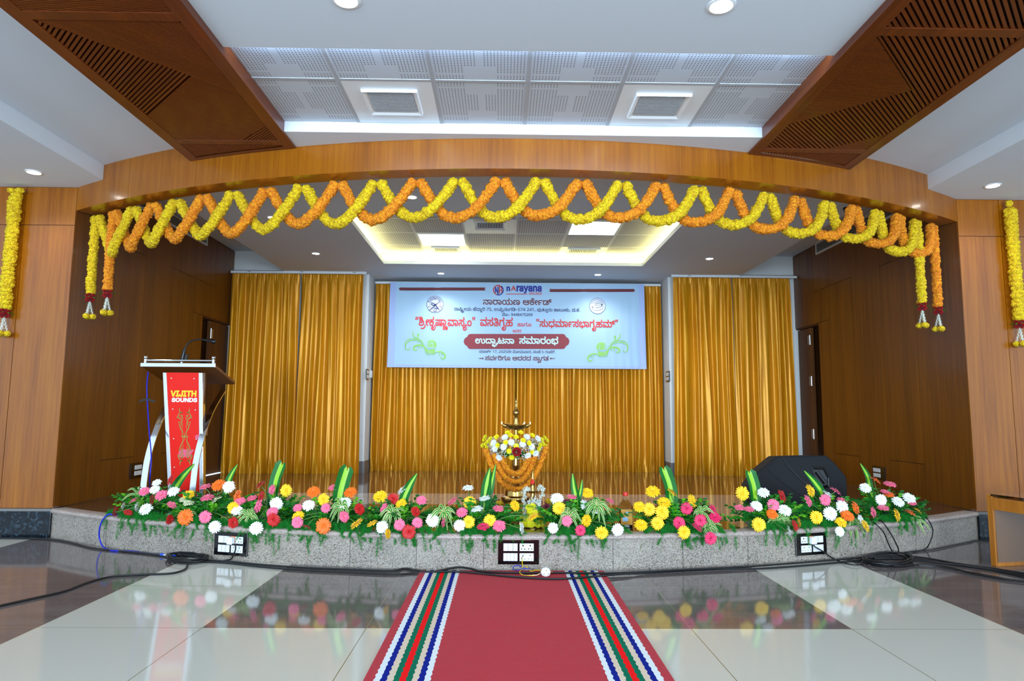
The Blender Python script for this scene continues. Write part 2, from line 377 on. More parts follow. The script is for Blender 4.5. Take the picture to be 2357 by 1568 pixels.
# front walls beside the stage
def board_wall(name, plane, rects, z0, z1, back, mat='wood_veneer', gap=0.005, skip=(), th=0.012, nrm=1):
    """veneer boards on an upright wall. plane ('y', v) or ('x', v); rects in (along, z)"""
    b = MB()
    for (a0, a1, c0, c1) in rects:
        a0 += gap/2; a1 -= gap/2; c0 += gap/2; c1 -= gap/2
        if plane[0] == 'y': b.box(a0, a1, plane[1], plane[1]+th*nrm, c0, c1, 0) if nrm > 0 else b.box(a0, a1, plane[1]-th, plane[1], c0, c1, 0)
        else: b.box(min(plane[1], plane[1]+th*nrm), max(plane[1], plane[1]+th*nrm), a0, a1, c0, c1, 0)
    for (a0, a1, c0, c1) in back:
        if plane[0] == 'y': b.box(a0, a1, plane[1]+th, plane[1]+th+.06, c0, c1, 1)
        else: b.box(min(plane[1]+th*nrm, plane[1]+(th+.06)*nrm), max(plane[1]+th*nrm, plane[1]+(th+.06)*nrm), a0, a1, c0, c1, 1)
    return struct(b.build(name, [mat, 'groove']))
zs = P(100, 518, 1, YL)[2]; xs = P(13, 1000, 1, YL)[0]; zr = P(2250, 544, 1, YR)[2]; xr_ = P(2337, 1000, 1, YR)[0]
board_wall('wall_front_left', ('y', YL), [(xs, XL, DZ, zs), (xs, XL, zs, 3.01), (xs-1.2, xs, DZ, zs), (xs-1.2, xs, zs, 3.01), (xs-2.4, xs-1.2, DZ, 3.01)], DZ, 3.01, [(-7, XL-.014, .0, 3.16)])
board_wall('wall_front_right', ('y', YR), [(XR, xr_, DZ, zr), (XR, xr_, zr, 3.01), (xr_, xr_+1.2, DZ, zr), (xr_, xr_+1.2, zr, 3.01), (xr_+1.2, xr_+2.4, DZ, 3.01)], DZ, 3.01, [(XR+.014, 7.4, .0, 3.16)])
b = MB(); b.box(-7, XL, YL-.02, YL, 0, DZ-.022); b.box(-7, XL, YL-.022, YL, DZ-.022, DZ, 1); struct(b.build('baseboard_left', ['black_granite', 'grey_skirting'], bevel=.003))
b = MB(); b.box(XR, 7.4, YR-.02, YR, 0, DZ-.022); b.box(XR, 7.4, YR-.022, YR, DZ-.022, DZ, 1); struct(b.build('baseboard_right', ['black_granite', 'grey_skirting'], bevel=.003))
# stage side walls: boards 0.57 m wide with staggered level joints
def side(name, X, nrm, Y0, joints, door, d0, d1):
    Y0 = Y0+.013; R = []; ys = [Y0]+joints
    for i in range(len(ys)-1):
        a, c = ys[i], ys[i+1]
        if i % 2 == 1: R += [(a, c, DZ, .59), (a, c, .59, 2.675), (a, c, 2.675, 3.28)]
        else: R += [(a, c, DZ, 3.28)]
    last = ys[-1]
    R += [(last, d0, DZ, 2.25)] if d0-last > .02 else []
    R += [(last, 8.74, 2.25, 2.67), (last, 8.74, 2.67, 3.28), (8.74, YB, 2.25, 3.28)]
    if YB-d1 > .02: R += [(d1, YB, DZ, 2.25)]
    back = [(Y0, d0, DZ-.2, 3.3), (d0, d1, 2.25, 3.3)]+([(d1, YB, DZ-.2, 3.3)] if YB-d1 > .01 else [])
    wl = board_wall(name, ('x', X), R, DZ, 3.28, back, mat='wood_dark_and_shaded', nrm=nrm)  # same veneer as the front walls, with shade put into its colour
    # the door leaf in its reveal
    t = .012*nrm; dd = .20*nrm
    dm = MB()
    dm.box(*sorted((X+t, X+dd)), d0-.002, d0+.02, DZ, 2.25, 0); dm.box(*sorted((X+t, X+dd)), d0, d1, 2.235, 2.25, 0)
    dm.box(*sorted((X+dd, X+dd+.04*nrm)), d0, YB-.002, DZ, 2.25, 0)
    dr = struct(dm.build(door, ['wood_door'], bevel=.001))
    lf = MB().box(*sorted((X+.03*nrm, X+.07*nrm)), d0+.30, YB-.01, DZ+.01, 2.225, 0).build('leaf', 'wood_door', dr)
    lf.parent = dr
    for z in (.75, 1.45, 2.0):
        h = MB().box(*sorted((X+.018*nrm, X+.03*nrm)), d0+.30, d0+.365, z, z+.12, 0); h.tube([(X+.018*nrm, d0+.30, z-.005), (X+.018*nrm, d0+.30, z+.125)], .008, 8)
        h.build('hinge', 'aluminium', dr)
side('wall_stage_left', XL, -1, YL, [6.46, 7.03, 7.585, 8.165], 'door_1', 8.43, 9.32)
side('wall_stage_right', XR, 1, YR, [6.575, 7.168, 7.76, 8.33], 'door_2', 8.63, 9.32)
# stage back wall with its recess
b = MB(); zt = 3.32
b.box(XL-.26, XA, YB, YB+.08, DZ, zt); b.box(XB, XR+.26, YB, YB+.08, DZ, zt); b.box(XA-.08, XA, YB+.08, YC, DZ, zt); b.box(XB, XB+.08, YB+.08, YC, DZ, zt); b.box(XA-.08, XB+.08, YC, YC+.08, DZ, zt)
bw = struct(b.build('wall_back', 'white_paint'))
b = MB()
for x0, x1, y0, y1 in ((XL, XL+.12, YB-.012, YB), (XA-.1, XA, YB-.012, YB), (XA, XA+.012, YB-.012, YC), (XB-.012, XB, YB-.012, YC), (XB, XB+.1, YB-.012, YB), (XR-.12, XR, YB-.012, YB)): b.box(x0, x1, y0, y1, DZ, DZ+.16)
struct(b.build('baseboard_back', 'grey_skirting'))
# the curved wooden beam over the stage front
ZB = 2.80; RB = R0-0.165; BT = 3.20
bm = MB(); npan = 11
for k in range(npan):
    a0 = AL+(AR-AL)*k/npan; a1 = AL+(AR-AL)*(k+1)/npan; g = .00007; uo = random.random()*20
    for j in range(6):
        c0 = a0+g+(a1-a0-2*g)*j/6; c1 = a0+g+(a1-a0-2*g)*(j+1)/6; u0, u1 = c0*R0+uo, c1*R0+uo
        p0, p1, q0, q1 = arc(c0, R0), arc(c1, R0), arc(c0, RB), arc(c1, RB)
        bm.quad((*p0, ZB), (*p1, ZB), (*p1, BT), (*p0, BT), 0, [(u0, ZB), (u1, ZB), (u1, BT), (u0, BT)])
        bm.quad((*q0, ZB), (*q1, ZB), (*p1, ZB), (*p0, ZB), 0, [(u0, 0), (u1, 0), (u1, .16), (u0, .16)])
        bm.quad((*q1, ZB), (*q0, ZB), (*q0, BT), (*q1, BT), 0, [(u0, ZB), (u1, ZB), (u1, BT), (u0, BT)])
bm.grid(lambda u, v: (*arc(AL+(AR-AL)*u, R0-.004-.157*v), BT-.0) if False else (*arc(AL+(AR-AL)*u, R0-.003), ZB+.003+v*(BT-ZB-.003)), 84, 1, 1)
bmo = struct(bm.build('proscenium_beam', ['wood_veneer', 'groove'], smooth=False))
bmo['label'] = 'curved veneered beam across the top of the stage opening'
# ceilings of the hall
WL0, WL1, WR0, WR1 = -2.47, -1.555, 1.843, 2.77       # hanging slatted panels
SL, SR = -3.415, 3.68                                   # side bulkheads
def to_arc(x0, x1, y0, z, n=24, r=R0-.004): return [(x0+(x1-x0)*i/n, arc_y(x0+(x1-x0)*i/n, r), z) for i in range(n+1)]
def slab_to_beam(name, x0, x1, y0, z, mat, th=.03):
    far = to_arc(x0, x1, y0, z); near = [(p[0], y0, z) for p in far]; n = len(far); b = MB()
    for i in range(n-1):
        b.quad(near[i], far[i], far[i+1], near[i+1]); u = lambda p: (p[0], p[1], z+th)
        b.quad(u(near[i]), u(near[i+1]), u(far[i+1]), u(far[i])); b.quad(near[i], near[i+1], u(near[i+1]), u(near[i]))
    return struct(b.build(name, mat))
struct(MB().box(WL1, WR0, -3.2, 3.555, 3.055, 3.073).build('ceiling', 'white_ceiling'))
slab_to_beam('ceiling_left', SL, WL0, -3.2, 3.14, 'white_ceiling'); slab_to_beam('ceiling_right', WR1, SR, -3.2, 3.14, 'white_ceiling')
slab_to_beam('ceiling_strip', WL1, WR0, 4.607, 3.024, 'white_ceiling', .076)
def bulkhead(name, xi, xo, yw, s):
    b = MB()
    xs_ = sorted((xi, xi+s*.46)); b.box(xs_[0], xs_[1], -3.2, 4.75, 3.01, 3.17)
    n = 16; xe = XL if s < 0 else XR
    for i in range(n):
        x0 = xi+(xe-xi)*i/n; x1 = xi+(xe-xi)*(i+1)/n
        b.quad((x0+(s*.012 if i == 0 else 0), 4.75, 3.01), (x1, 4.75, 3.01), (x1, arc_y(x1)-.001, 3.01), (x0+(s*.012 if i == 0 else 0), arc_y(x0)-.001, 3.01))
    xs_ = sorted((xe, xo)); b.box(xs_[0], xs_[1], 4.75, yw, 3.01, 3.17)
    xs_ = sorted((xi, xi+s*.012)); b.box(xs_[0], xs_[1], 4.75, arc_y(xi), 3.01, 3.17)
    return struct(b.build(name, 'white_ceiling'))
bulkhead('ceiling_bulkhead_left', SL, -7, YL, -1); bulkhead('ceiling_bulkhead_right', SR, 7.4, YR, 1)
# perforated tile ceiling in front of the beam
gt = MB().box(WL1, WR0, 3.45, 4.607, 3.10, 3.115); tc = struct(gt.build('ceiling_tiled', 'perforated_tile'))
g = MB()
for k in range(-2, 4):
    x = .145+.588*k
    if WL1 < x < WR0: g.box(x-.013, x+.013, 3.45, 4.607, 3.096, 3.10)
g.box(WL1, WR0, 3.975, 4.001, 3.0965, 3.10); g.build('grid_bar', 'grid_grey', tc)
MB().box(WL1+.06, WR0-.06, 3.515, 3.532, 3.076, 3.094).build('cove_strip', 'cove_cool', tc)['label'] = 'cool white light strip hidden above the ceiling edge'
# stage ceiling: a dropped slab with a lit recess
ZS, ZH = 2.98, 3.29
SX0, SX1 = -3.01, 3.30
RX0, RX1, RY0, RY1 = -1.55, 1.825, 6.49, 8.64
yf = 4.9
b = MB()
def slab(x0, x1, y0, y1, z0=ZS, z1=ZS+.04): b.box(x0, x1, y0, y1, z0, z1)
n = 30
for i in range(n):
    x0 = SX0+(SX1-SX0)*i/n; x1 = SX0+(SX1-SX0)*(i+1)/n; f0, f1 = arc_y(x0, RB)+.001, arc_y(x1, RB)+.001
    b.quad((x0, f0, ZS), (x0, RY0, ZS), (x1, RY0, ZS), (x1, f1, ZS))
slab(SX0, RX0, RY0, RY1); slab(RX1, SX1, RY0, RY1); slab(SX0, SX1, RY1, YB); slab(XA, XB, YB, YC)
b.box(SX0, SX0+.02, 5.75, YB, ZS+.001, ZH); b.box(SX1-.02, SX1, 5.75, YB, ZS+.001, ZH)
lipz = .045
b.box(RX0-.015, RX0+.0005, RY0, RY1, ZS+.001, ZS+lipz); b.box(RX1-.0005, RX1+.015, RY0, RY1, ZS+.001, ZS+lipz); b.box(RX0, RX1, RY1-.0005, RY1+.015, ZS+.001, ZS+lipz); b.box(RX0, RX1, RY0-.015, RY0+.0005, ZS+.001, ZS+lipz)
stc = struct(b.build('ceiling_stage', 'white_ceiling'))
struct(MB().box(XL-.2, XR+.2, 5.0, YB+.1, ZH+.001, ZH+.05).build('ceiling_stage_upper', 'white_ceiling'))
ZT = 3.15
rc = MB().box(RX0-.2, RX1+.2, RY0-.2, RY1+.2, ZT, ZT+.02); rt = struct(rc.build('ceiling_recess', 'slotted_tile'))
g = MB()
for x0, x1, y0, y1 in ((RX0-.21, RX0-.2, RY0-.2, RY1+.2), (RX1+.2, RX1+.21, RY0-.2, RY1+.2), (RX0-.2, RX1+.2, RY1+.2, RY1+.21), (RX0-.2, RX1+.2, RY0-.21, RY0-.2)): g.box(x0, x1, y0, y1, ZS+.04, ZT)
g.build('recess_side', 'white_ceiling', rt)
g = MB()
for k in range(-2, 4): g.box(.145+.588*k-.008, .145+.588*k+.008, RY0-.2, RY1+.2, ZT-.003, ZT)
for k in range(-1, 4): g.box(RX0-.2, RX1+.2, 7.14+.588*k-.005, 7.14+.588*k+.005, ZT-.0025, ZT)
g.build('grid_bar', 'white_paint', rt)
g = MB(); zc = ZS+.05
g.box(RX0-.09, RX0-.07, RY0-.05, RY1+.05, zc, zc+.012); g.box(RX1+.07, RX1+.09, RY0-.05, RY1+.05, zc, zc+.012); g.box(RX0-.05, RX1+.05, RY1+.07, RY1+.09, zc, zc+.012)
g.build('cove_strip', 'cove_warm', rt)['label'] = 'warm white light strip hidden behind the recess lip'
# ---------------------------------------------------------------- hanging slatted panels
def clip_line(poly, p, d):
    """parameters where line p+t*d crosses the polygon"""
    ts = []
    for i in range(len(poly)):
        a, c = np.array(poly[i]), np.array(poly[(i+1) % len(poly)]); e = c-a; den = d[0]*e[1]-d[1]*e[0]
        if abs(den) < 1e-9: continue
        t = ((a[0]-p[0])*e[1]-(a[1]-p[1])*e[0])/den; u = ((a[0]-p[0])*d[1]-(a[1]-p[1])*d[0])/den
        if -1e-9 <= u < 1-1e-9: ts.append(t)
    return sorted(ts)
def slatted(label, x0, x1, fields, bars):
    r = thing('slatted_ceiling_panel', label, 'ceiling panel', ((x0+x1)/2, 3.5, 3.01))
    z0, z1, fw_, yb = 3.01, 3.14, .085, -1.5
    f = MB(); L = lambda x: arc_y(x)-.004
    n = 12
    for (a, c) in ((x0, x0+fw_), (x1-fw_, x1)): 
        ya, yc = L(a), L(c); V = [(a, yb, z0), (c, yb, z0), (c, yc, z0), (a, ya, z0), (a, yb, z1), (c, yb, z1), (c, yc, z1), (a, ya, z1)]
        n0 = len(f.f); F = [(0, 3, 2, 1), (4, 5, 6, 7), (0, 1, 5, 4), (2, 3, 7, 6), (1, 2, 6, 5), (3, 0, 4, 7)]; f.add(V, F); uo = random.random()*9
        for k, q in enumerate(F): f.uv[n0+k] = [(V[i][0]+V[i][2]+uo, V[i][1]) for i in q]
    for i in range(n):                               # end board following the beam
        a = x0+fw_+(x1-x0-2*fw_)*i/n; c = x0+fw_+(x1-x0-2*fw_)*(i+1)/n
        f.quad((a, L(a)-.05, z0), (a, L(a), z0), (c, L(c), z0), (c, L(c)-.05, z0), 0, [(L(a), a), (L(a)+.05, a), (L(c)+.05, c), (L(c), c)])
    f.box(x0+fw_, x1-fw_, yb, L(x0), 3.05, 3.056, 1)
    f.build('frame', ['wood_slat', 'groove'], r, bevel=.002)
    bb = MB()
    for y in bars: bb.box(x0+fw_, x1-fw_, y-.035, y+.035, z0+.001, z0+.03)
    bb.build('crossbar', 'wood_slat', r)
    for poly, d, pitch, wd in fields:
        s = MB(); d = np.array(d, float); d /= np.linalg.norm(d); nn = np.array([-d[1], d[0]]); c = [np.array(p)@nn for p in poly]; t = min(c)+pitch/2
        while t < max(c):
            p = nn*t; ts = clip_line(poly, p, d)
            for m_ in range(0, len(ts)-1, 2):
                if ts[m_+1]-ts[m_] < .015: continue
                a, e = p+d*ts[m_], p+d*ts[m_+1]; ax = np.array([*(e-a), 0]); ay = np.array([*(nn*wd), 0])
                s.obox((a[0]-nn[0]*wd/2, a[1]-nn[1]*wd/2, z0+.004), ax, ay, (0, 0, .03))
            t += pitch
        s.build('slat_field', 'wood_slat', r)
    return r
def zp(px, py): return tuple(P(px, py, 2, 3.012)[:2])
q = lambda x, y: zp(x/2.946, y/2.946)
Y1L = q(700, 110)[1]; Y2L = q(1500, 965)[1]; xa, xb = WL0+.085, WL1-.085; yb_ = -1.5
k1 = q(1300, 520); k2 = q(985, 800); k3 = q(1640, 958); k4 = q(1820, 845)
slatted('long slatted wood ceiling panel hanging on the left, above the lectern side', WL0, WL1, [
    ([(xa, Y1L-.035), (xb, Y1L-.035), (xb, 1.2), (xa, 1.2)], (1, -.14), .0135, .009),
    ([(xa, Y1L+.035), k1, k2, (xa, k2[1])], tuple(np.subtract(k1, k2)), .025, .0145),
    ([(xa, Y1L+.035), (xb, Y1L+.035), (xb, k4[1]), k3, (xa, Y2L-.035), (xa, k2[1]), k2, k1], tuple(np.subtract(k1, (xa, Y1L-.035))), .0135, .009),
    ([k3, (xb, k4[1]), (xb, Y2L-.035), (k3[0], Y2L-.035)], tuple(np.subtract(k4, k3)), .02, .012),
    ([(xa, Y2L+.035), (xb, Y2L+.035), (xb, arc_y(xb)-.055), ((xa+xb)/2, arc_y((xa+xb)/2)-.055), (xa, arc_y(xa)-.055)], (.8, 1), .024, .014)], [Y1L, Y2L])
q = lambda x, y: zp(1700+x/3.266, y/3.266)
Y1R = q(1500, 245)[1]; Y2R = q(560, 1135)[1]; xa, xb = WR0+.085, WR1-.085
k1 = q(1310, 680); k2 = q(335, 950); k3 = q(1140, 1015); k4 = q(640, 1130)
slatted('long slatted wood ceiling panel hanging on the right, above the stage monitor side', WR0, WR1, [
    ([(xa, Y1R-.035), (xb, Y1R-.035), (xb, 1.2), (xa, 1.2)], tuple(np.subtract(q(1380, 215), q(1270, 10))), .027, .016),
    ([(xa, Y1R+.035), k1, k2, (xa, k2[1])], (1, .16), .0135, .009),
    ([(xa, Y1R+.035), (xb, Y1R+.035), (xb, k3[1]), k4, (xa, Y2R-.035), k2, k1], tuple(np.subtract(k1, (xa, Y1R+.035))), .027, .016),
    ([(xb, k3[1]), (xb, Y2R-.035), k4], (1, .2), .0135, .009),
    ([(xa, Y2R+.035), (xb, Y2R+.035), (xb, arc_y(xb)-.055), ((xa+xb)/2, arc_y((xa+xb)/2)-.055), (xa, arc_y(xa)-.055)], (-.8, 1), .024, .014)], [Y1R, Y2R])
# ---------------------------------------------------------------- lamps in the ceilings
def downlight(x, y, z, label, group, power, r=.05, color=(1.0, .95, .87)):
    o = thing('downlight', label, 'ceiling light', (x, y, z), group)
    b = MB(); b.lathe([(r*1.28, 0), (r*1.28, -.004), (r*1.02, -.007), (r*.98, 0)], (x, y, z)); b.build('trim_ring', 'white_gloss', o, smooth=True)
    MB().lathe([(r*.98, -.0045), (r*.98, -.0055), (r*.5, -.0075), (.001, -.008)], (x, y, z)).build('lens', 'lamp_disc', o, smooth=True)
    l = bpy.data.lights.new('downlight_beam', 'SPOT'); l.energy = power; l.spot_size = math.radians(125); l.spot_blend = 1.0; l.shadow_soft_size = .05; l.color = color
    lo = bpy.data.objects.new('downlight_beam', l); COL.objects.link(lo); lo.parent = o; lo.location = (0, 0, -.02)
    return o
for (px, py), lab, pw in (((948, 453), 'ceiling spotlight over the front of the stage, seen behind an orange garland', 26), ((627, 500), 'ceiling spotlight over the lectern, left front of the stage', 26), ((727, 583), 'ceiling spotlight over the stage, above the left curtains', 30),
                      ((1015, 629), 'ceiling spotlight above the left half of the banner', 26), ((1376, 632), 'ceiling spotlight above the right half of the banner', 26), ((1633, 595), 'ceiling spotlight over the stage, above the right curtains', 30)):
    p = P(px, py, 2, ZS); downlight(p[0], p[1], ZS, lab, 'spotlights in the stage ceiling', pw, .042)
p = P(78, 396, 2, 3.01); downlight(p[0], p[1], 3.01, 'ceiling spotlight above the wall garland on the left wall', 'spotlights in the side bulkheads', 16, .05)
p = P(2285, 427, 2, 3.01); downlight(p[0], p[1], 3.01, 'ceiling spotlight above the wall garland on the right wall', 'spotlights in the side bulkheads', 16, .05)
p = P(797, 0, 2, 3.055); downlight(p[0], p[1], 3.055, 'spotlight in the white hall ceiling, the left one at the top edge', 'spotlights in the hall ceiling', 24, .055, (1, .98, .95))
p = P(1660, 13, 2, 3.055); downlight(p[0], p[1], 3.055, 'spotlight in the white hall ceiling, the right one at the top edge', 'spotlights in the hall ceiling', 24, .055, (1, .98, .95))
def panel(x0, y0, label):
    o = thing('light_panel', label, 'ceiling light', (x0+.294, y0+.294, ZT), 'square light panels in the stage ceiling')
    b = MB(); b.box(x0+.012, x0+.576, y0+.012, y0+.03, ZT-.012, ZT); b.box(x0+.012, x0+.576, y0+.558, y0+.576, ZT-.012, ZT); b.box(x0+.012, x0+.03, y0+.03, y0+.558, ZT-.012, ZT); b.box(x0+.558, x0+.576, y0+.03, y0+.558, ZT-.012, ZT); b.build('frame', 'white_gloss', o)
    MB().box(x0+.03, x0+.558, y0+.03, y0+.558, ZT-.009, ZT-.003).build('diffuser', 'lamp_panel', o)
panel(-1.031, 7.728, 'square white light panel in the recess above the banner, left one'); panel(.733, 7.14, 'square white light panel in the recess, right one nearer the beam')
# ---------------------------------------------------------------- air diffusers
def diffuser(x, y, z, w_, d_, label, group, along_x=True, plate=None):
    o = thing('air_diffuser', label, 'air vent', (x, y, z), group); h = .02
    if plate: MB().box(plate[0], plate[1], plate[2], plate[3], z-.001, z).build('plate', 'white_gloss', o)
    b = MB(); f = .036
    def ring(a, c, za, e, g_, ze):
        V = [(x-a, y-c, za), (x+a, y-c, za), (x+a, y+c, za), (x-a, y+c, za), (x-e, y-g_, ze), (x+e, y-g_, ze), (x+e, y+g_, ze), (x-e, y+g_, ze)]
        b.add(V, [(0, 1, 5, 4), (1, 2, 6, 5), (2, 3, 7, 6), (3, 0, 4, 7)])
    ring(w_/2, d_/2, z-.001, w_/2-.004, d_/2-.004, z-h); ring(w_/2-.004, d_/2-.004, z-h, w_/2-f, d_/2-f, z-.004)
    b.build('frame', 'white_gloss', o)
    MB().box(x-w_/2+f, x+w_/2-f, y-d_/2+f, y+d_/2-f, z-.003, z-.002).build('duct', 'dark_duct', o)
    s = MB()
    if along_x:
        n = 15
        for k in range(n):
            yy = y-d_/2+f+(d_-2*f)*(k+.5)/n; s.box(x-w_/2+f, x+w_/2-f, yy-.005, yy+.003, z-.012, z-.003)
    else:
        n = 16
        for k in range(n):
            xx = x-w_/2+f+(w_-2*f)*(k+.5)/n; s.box(xx-.004, xx+.003, y-d_/2+f, y+d_/2-f, z-.014, z-.003)
    s.build('louvre', 'grid_grey' if along_x else 'white_gloss', o)
g0 = 'air vents in the tiled hall ceiling'
diffuser(-.735, 4.275, 3.098, .36, .34, 'square white air vent in the tiled ceiling, left of the middle', g0, True, (-1.018, -.456, 4.002, 4.60))
diffuser(1.025, 4.28, 3.098, .36, .34, 'square white air vent in the tiled ceiling, right of the middle', g0, True, (.746, 1.308, 4.002, 4.60))
g0 = 'air vents in the stage recess ceiling'
diffuser(-.15, 7.36, ZT-.003, .36, .30, 'white air vent in the stage recess, between the two light panels', g0, False, (-.437, .139, 7.146, 7.722))
diffuser(-.735, 8.50, ZT-.003, .36, .26, 'white air vent in the stage recess, behind the left light panel', g0, False, (-1.025, -.449, 8.322, 8.84))
diffuser(1.03, 8.50, ZT-.003, .42, .26, 'white air vent in the stage recess, behind the right light panel', g0, False, (.739, 1.315, 8.322, 8.84))
def wall_grille(X, s, y0, y1, z0, z1, label):
    o = thing('wall_air_grille', label, 'air vent', (X, (y0+y1)/2, z0)); e = .02*s
    bx = lambda b, a0, a1, ya, yb2, za, zb: b.box(min(X+a0*s, X+a1*s), max(X+a0*s, X+a1*s), ya, yb2, za, zb)
    b = MB(); bx(b, 0, .018, y0, y1, z0, z0+.022); bx(b, 0, .018, y0, y1, z1-.016, z1); bx(b, 0, .018, y0, y0+.02, z0+.022, z1-.016); bx(b, 0, .018, y1-.02, y1, z0+.022, z1-.016); b.build('frame', 'white_gloss', o)
    b = MB(); bx(b, 0, .003, y0+.02, y1-.02, z0+.022, z1-.016); b.build('duct', 'dark_duct', o)
    b = MB(); n = 8
    for k in range(n):
        z = z0+.022+(z1-z0-.038)*(k+.5)/n; bx(b, .003, .016, y0+.02, y1-.02, z-.0025, z+.003)
    b.build('louvre', 'aluminium', o)
wall_grille(XL, 1, 6.2, 8.41, 3.135, 3.275, 'long air grille at the top of the left stage wall')
wall_grille(XR, -1, 6.2, 8.59, 3.14, 3.30-.01, 'long air grille at the top of the right stage wall')
p = P(1950, 478, 2, ZS); o = thing('security_camera', 'small black dome on the stage ceiling by the beam, above the right side', 'camera', p)
MB().lathe([(.030, -.016), (.032, -.03), (.026, -.05), (.012, -.062), (.001, -.064)], p).build('dome', 'black_gloss', o, smooth=True); MB().lathe([(.036, 0), (.036, -.016)], p).build('mount', 'black_plastic', o)
# ================================================================ curtains and banner
def curtain(name, label, x0, x1, y, ztop, seed, flare=0.03, folds=None):
    r = random.Random(seed); Wd = x1-x0; nf = folds or max(3, int(Wd/0.115)); ph = [r.uniform(-.5, .5) for _ in range(nf+1)]; am = [r.uniform(.35, 1.2) for _ in range(nf+1)]
    lowph = [r.uniform(-.6, .6) for _ in range(nf+1)]; nu, nv = nf*16, 44; H = ztop-DZ; kx = [r.uniform(0, 6.28) for _ in range(6)]
    def fn(u, v):
        s = u*nf; k = min(int(s), nf-1); t = s-k
        e = lambda A_: A_[k]*(1-t)+A_[k+1]*t
        z = v                                                        # 0 bottom .. 1 top
        wob = e(ph)+(1-z)**1.5*e(lowph)*.55+.10*math.sin(5*z+kx[0]+.9*k)
        th = 2*PI*(s+wob*.55); c = math.sin(th)
        a = (.020+.030*(1-z)**.35)*e(am)*(.55+.45*min(1, (1-z)*7))
        d = a*(abs(c)**.75*(1 if c > 0 else -1))+.006*math.sin(1.7*th+kx[1]+2*z)*(1-z)**.2+.0022*math.sin(3.1*th+kx[5]+7*z)
        top = max(0, (z-.955)/.045); d += top*.010*math.sin(3.0*th)
        puddle = max(0, (.07-z)/.07); d += puddle*(-.016+.016*math.sin(3*th+kx[2])+.012*math.sin(1.3*th+kx[3]))
        x = x0+Wd*u+.012*math.sin(th*.5+kx[4])*(1-z)+(u-.5)*2*flare*(1-z)**2
        return (x, y+d*-1, DZ+.004+H*z-.004)
    b = MB(); b.grid(fn, nu, nv, 0)
    o = b.build(name, ['gold_satin'], smooth=True, pos=((x0+x1)/2, y, DZ)); o.data.set_sharp_from_angle(angle=PI)
    return tag(o, label, 'curtain', 'gold satin curtains behind the stage')
ys, yc = YB-.13, YC-.12
zsd = P(700, 631, 1, ys)[2]; zcd = P(870, 654, 1, yc)[2]
xg1 = P(687.5, 760, 1, ys)[0]; xg2 = P(1687, 760, 1, ys)[0]; gp = .011
curtain('curtain', 'gold satin curtain at the far left of the stage back, beside the left wood wall', P(527, 760, 1, ys)[0], xg1-gp, ys, zsd, 3, .02)
curtain('curtain', 'gold satin curtain left of the banner, between the white strip and the left white return', xg1+gp, P(836, 760, 1, ys)[0]-.015, ys, zsd, 4, .02)
curtain('curtain', 'wide gold satin curtain behind the left half of the banner', XA+.03, .235, yc, zcd, 5, .0)
curtain('curtain', 'wide gold satin curtain behind the right half of the banner', .205, XB-.03, yc-.012, zcd, 6, .0)
curtain('curtain', 'gold satin curtain right of the banner, between the right white return and the white strip', P(1549, 760, 1, ys)[0]+.015, xg2-gp, ys, zsd, 8, .02)
curtain('curtain', 'gold satin curtain at the far right of the stage back, behind the stage monitor', xg2+gp, P(1821, 760, 1, ys)[0], ys, zsd, 9, .02)
def rail(label, x0, x1, y, z0):
    o = thing('curtain_rail', label, 'curtain rail', ((x0+x1)/2, y, z0), 'white curtain rails')
    b = MB(); b.box(x0, x1, y-.03, y-.024, z0, z0+.036); b.box(x0, x1, y-.03, y+.03, z0+.030, z0+.036); b.box(x0, x1, y-.036, y-.024, z0-.004, z0+.006); b.build('rail', 'white_gloss', o)
    s = MB(); k = 0; x = x0+.25
    while x < x1-.1: s.box(x-.02, x+.02, y-.0315, y-.030, z0+.016, z0+.022); x += .72
    s.build('fixing_screw', 'dark_duct', o)
rail('white curtain rail over the left pair of curtains', XL+.02, XA-.01, ys, zsd+.004); rail('white curtain rail over the banner', XA+.02, XB-.02, yc, zcd+.004); rail('white curtain rail over the right pair of curtains', XB+.01, XR-.02, ys, zsd+.004)
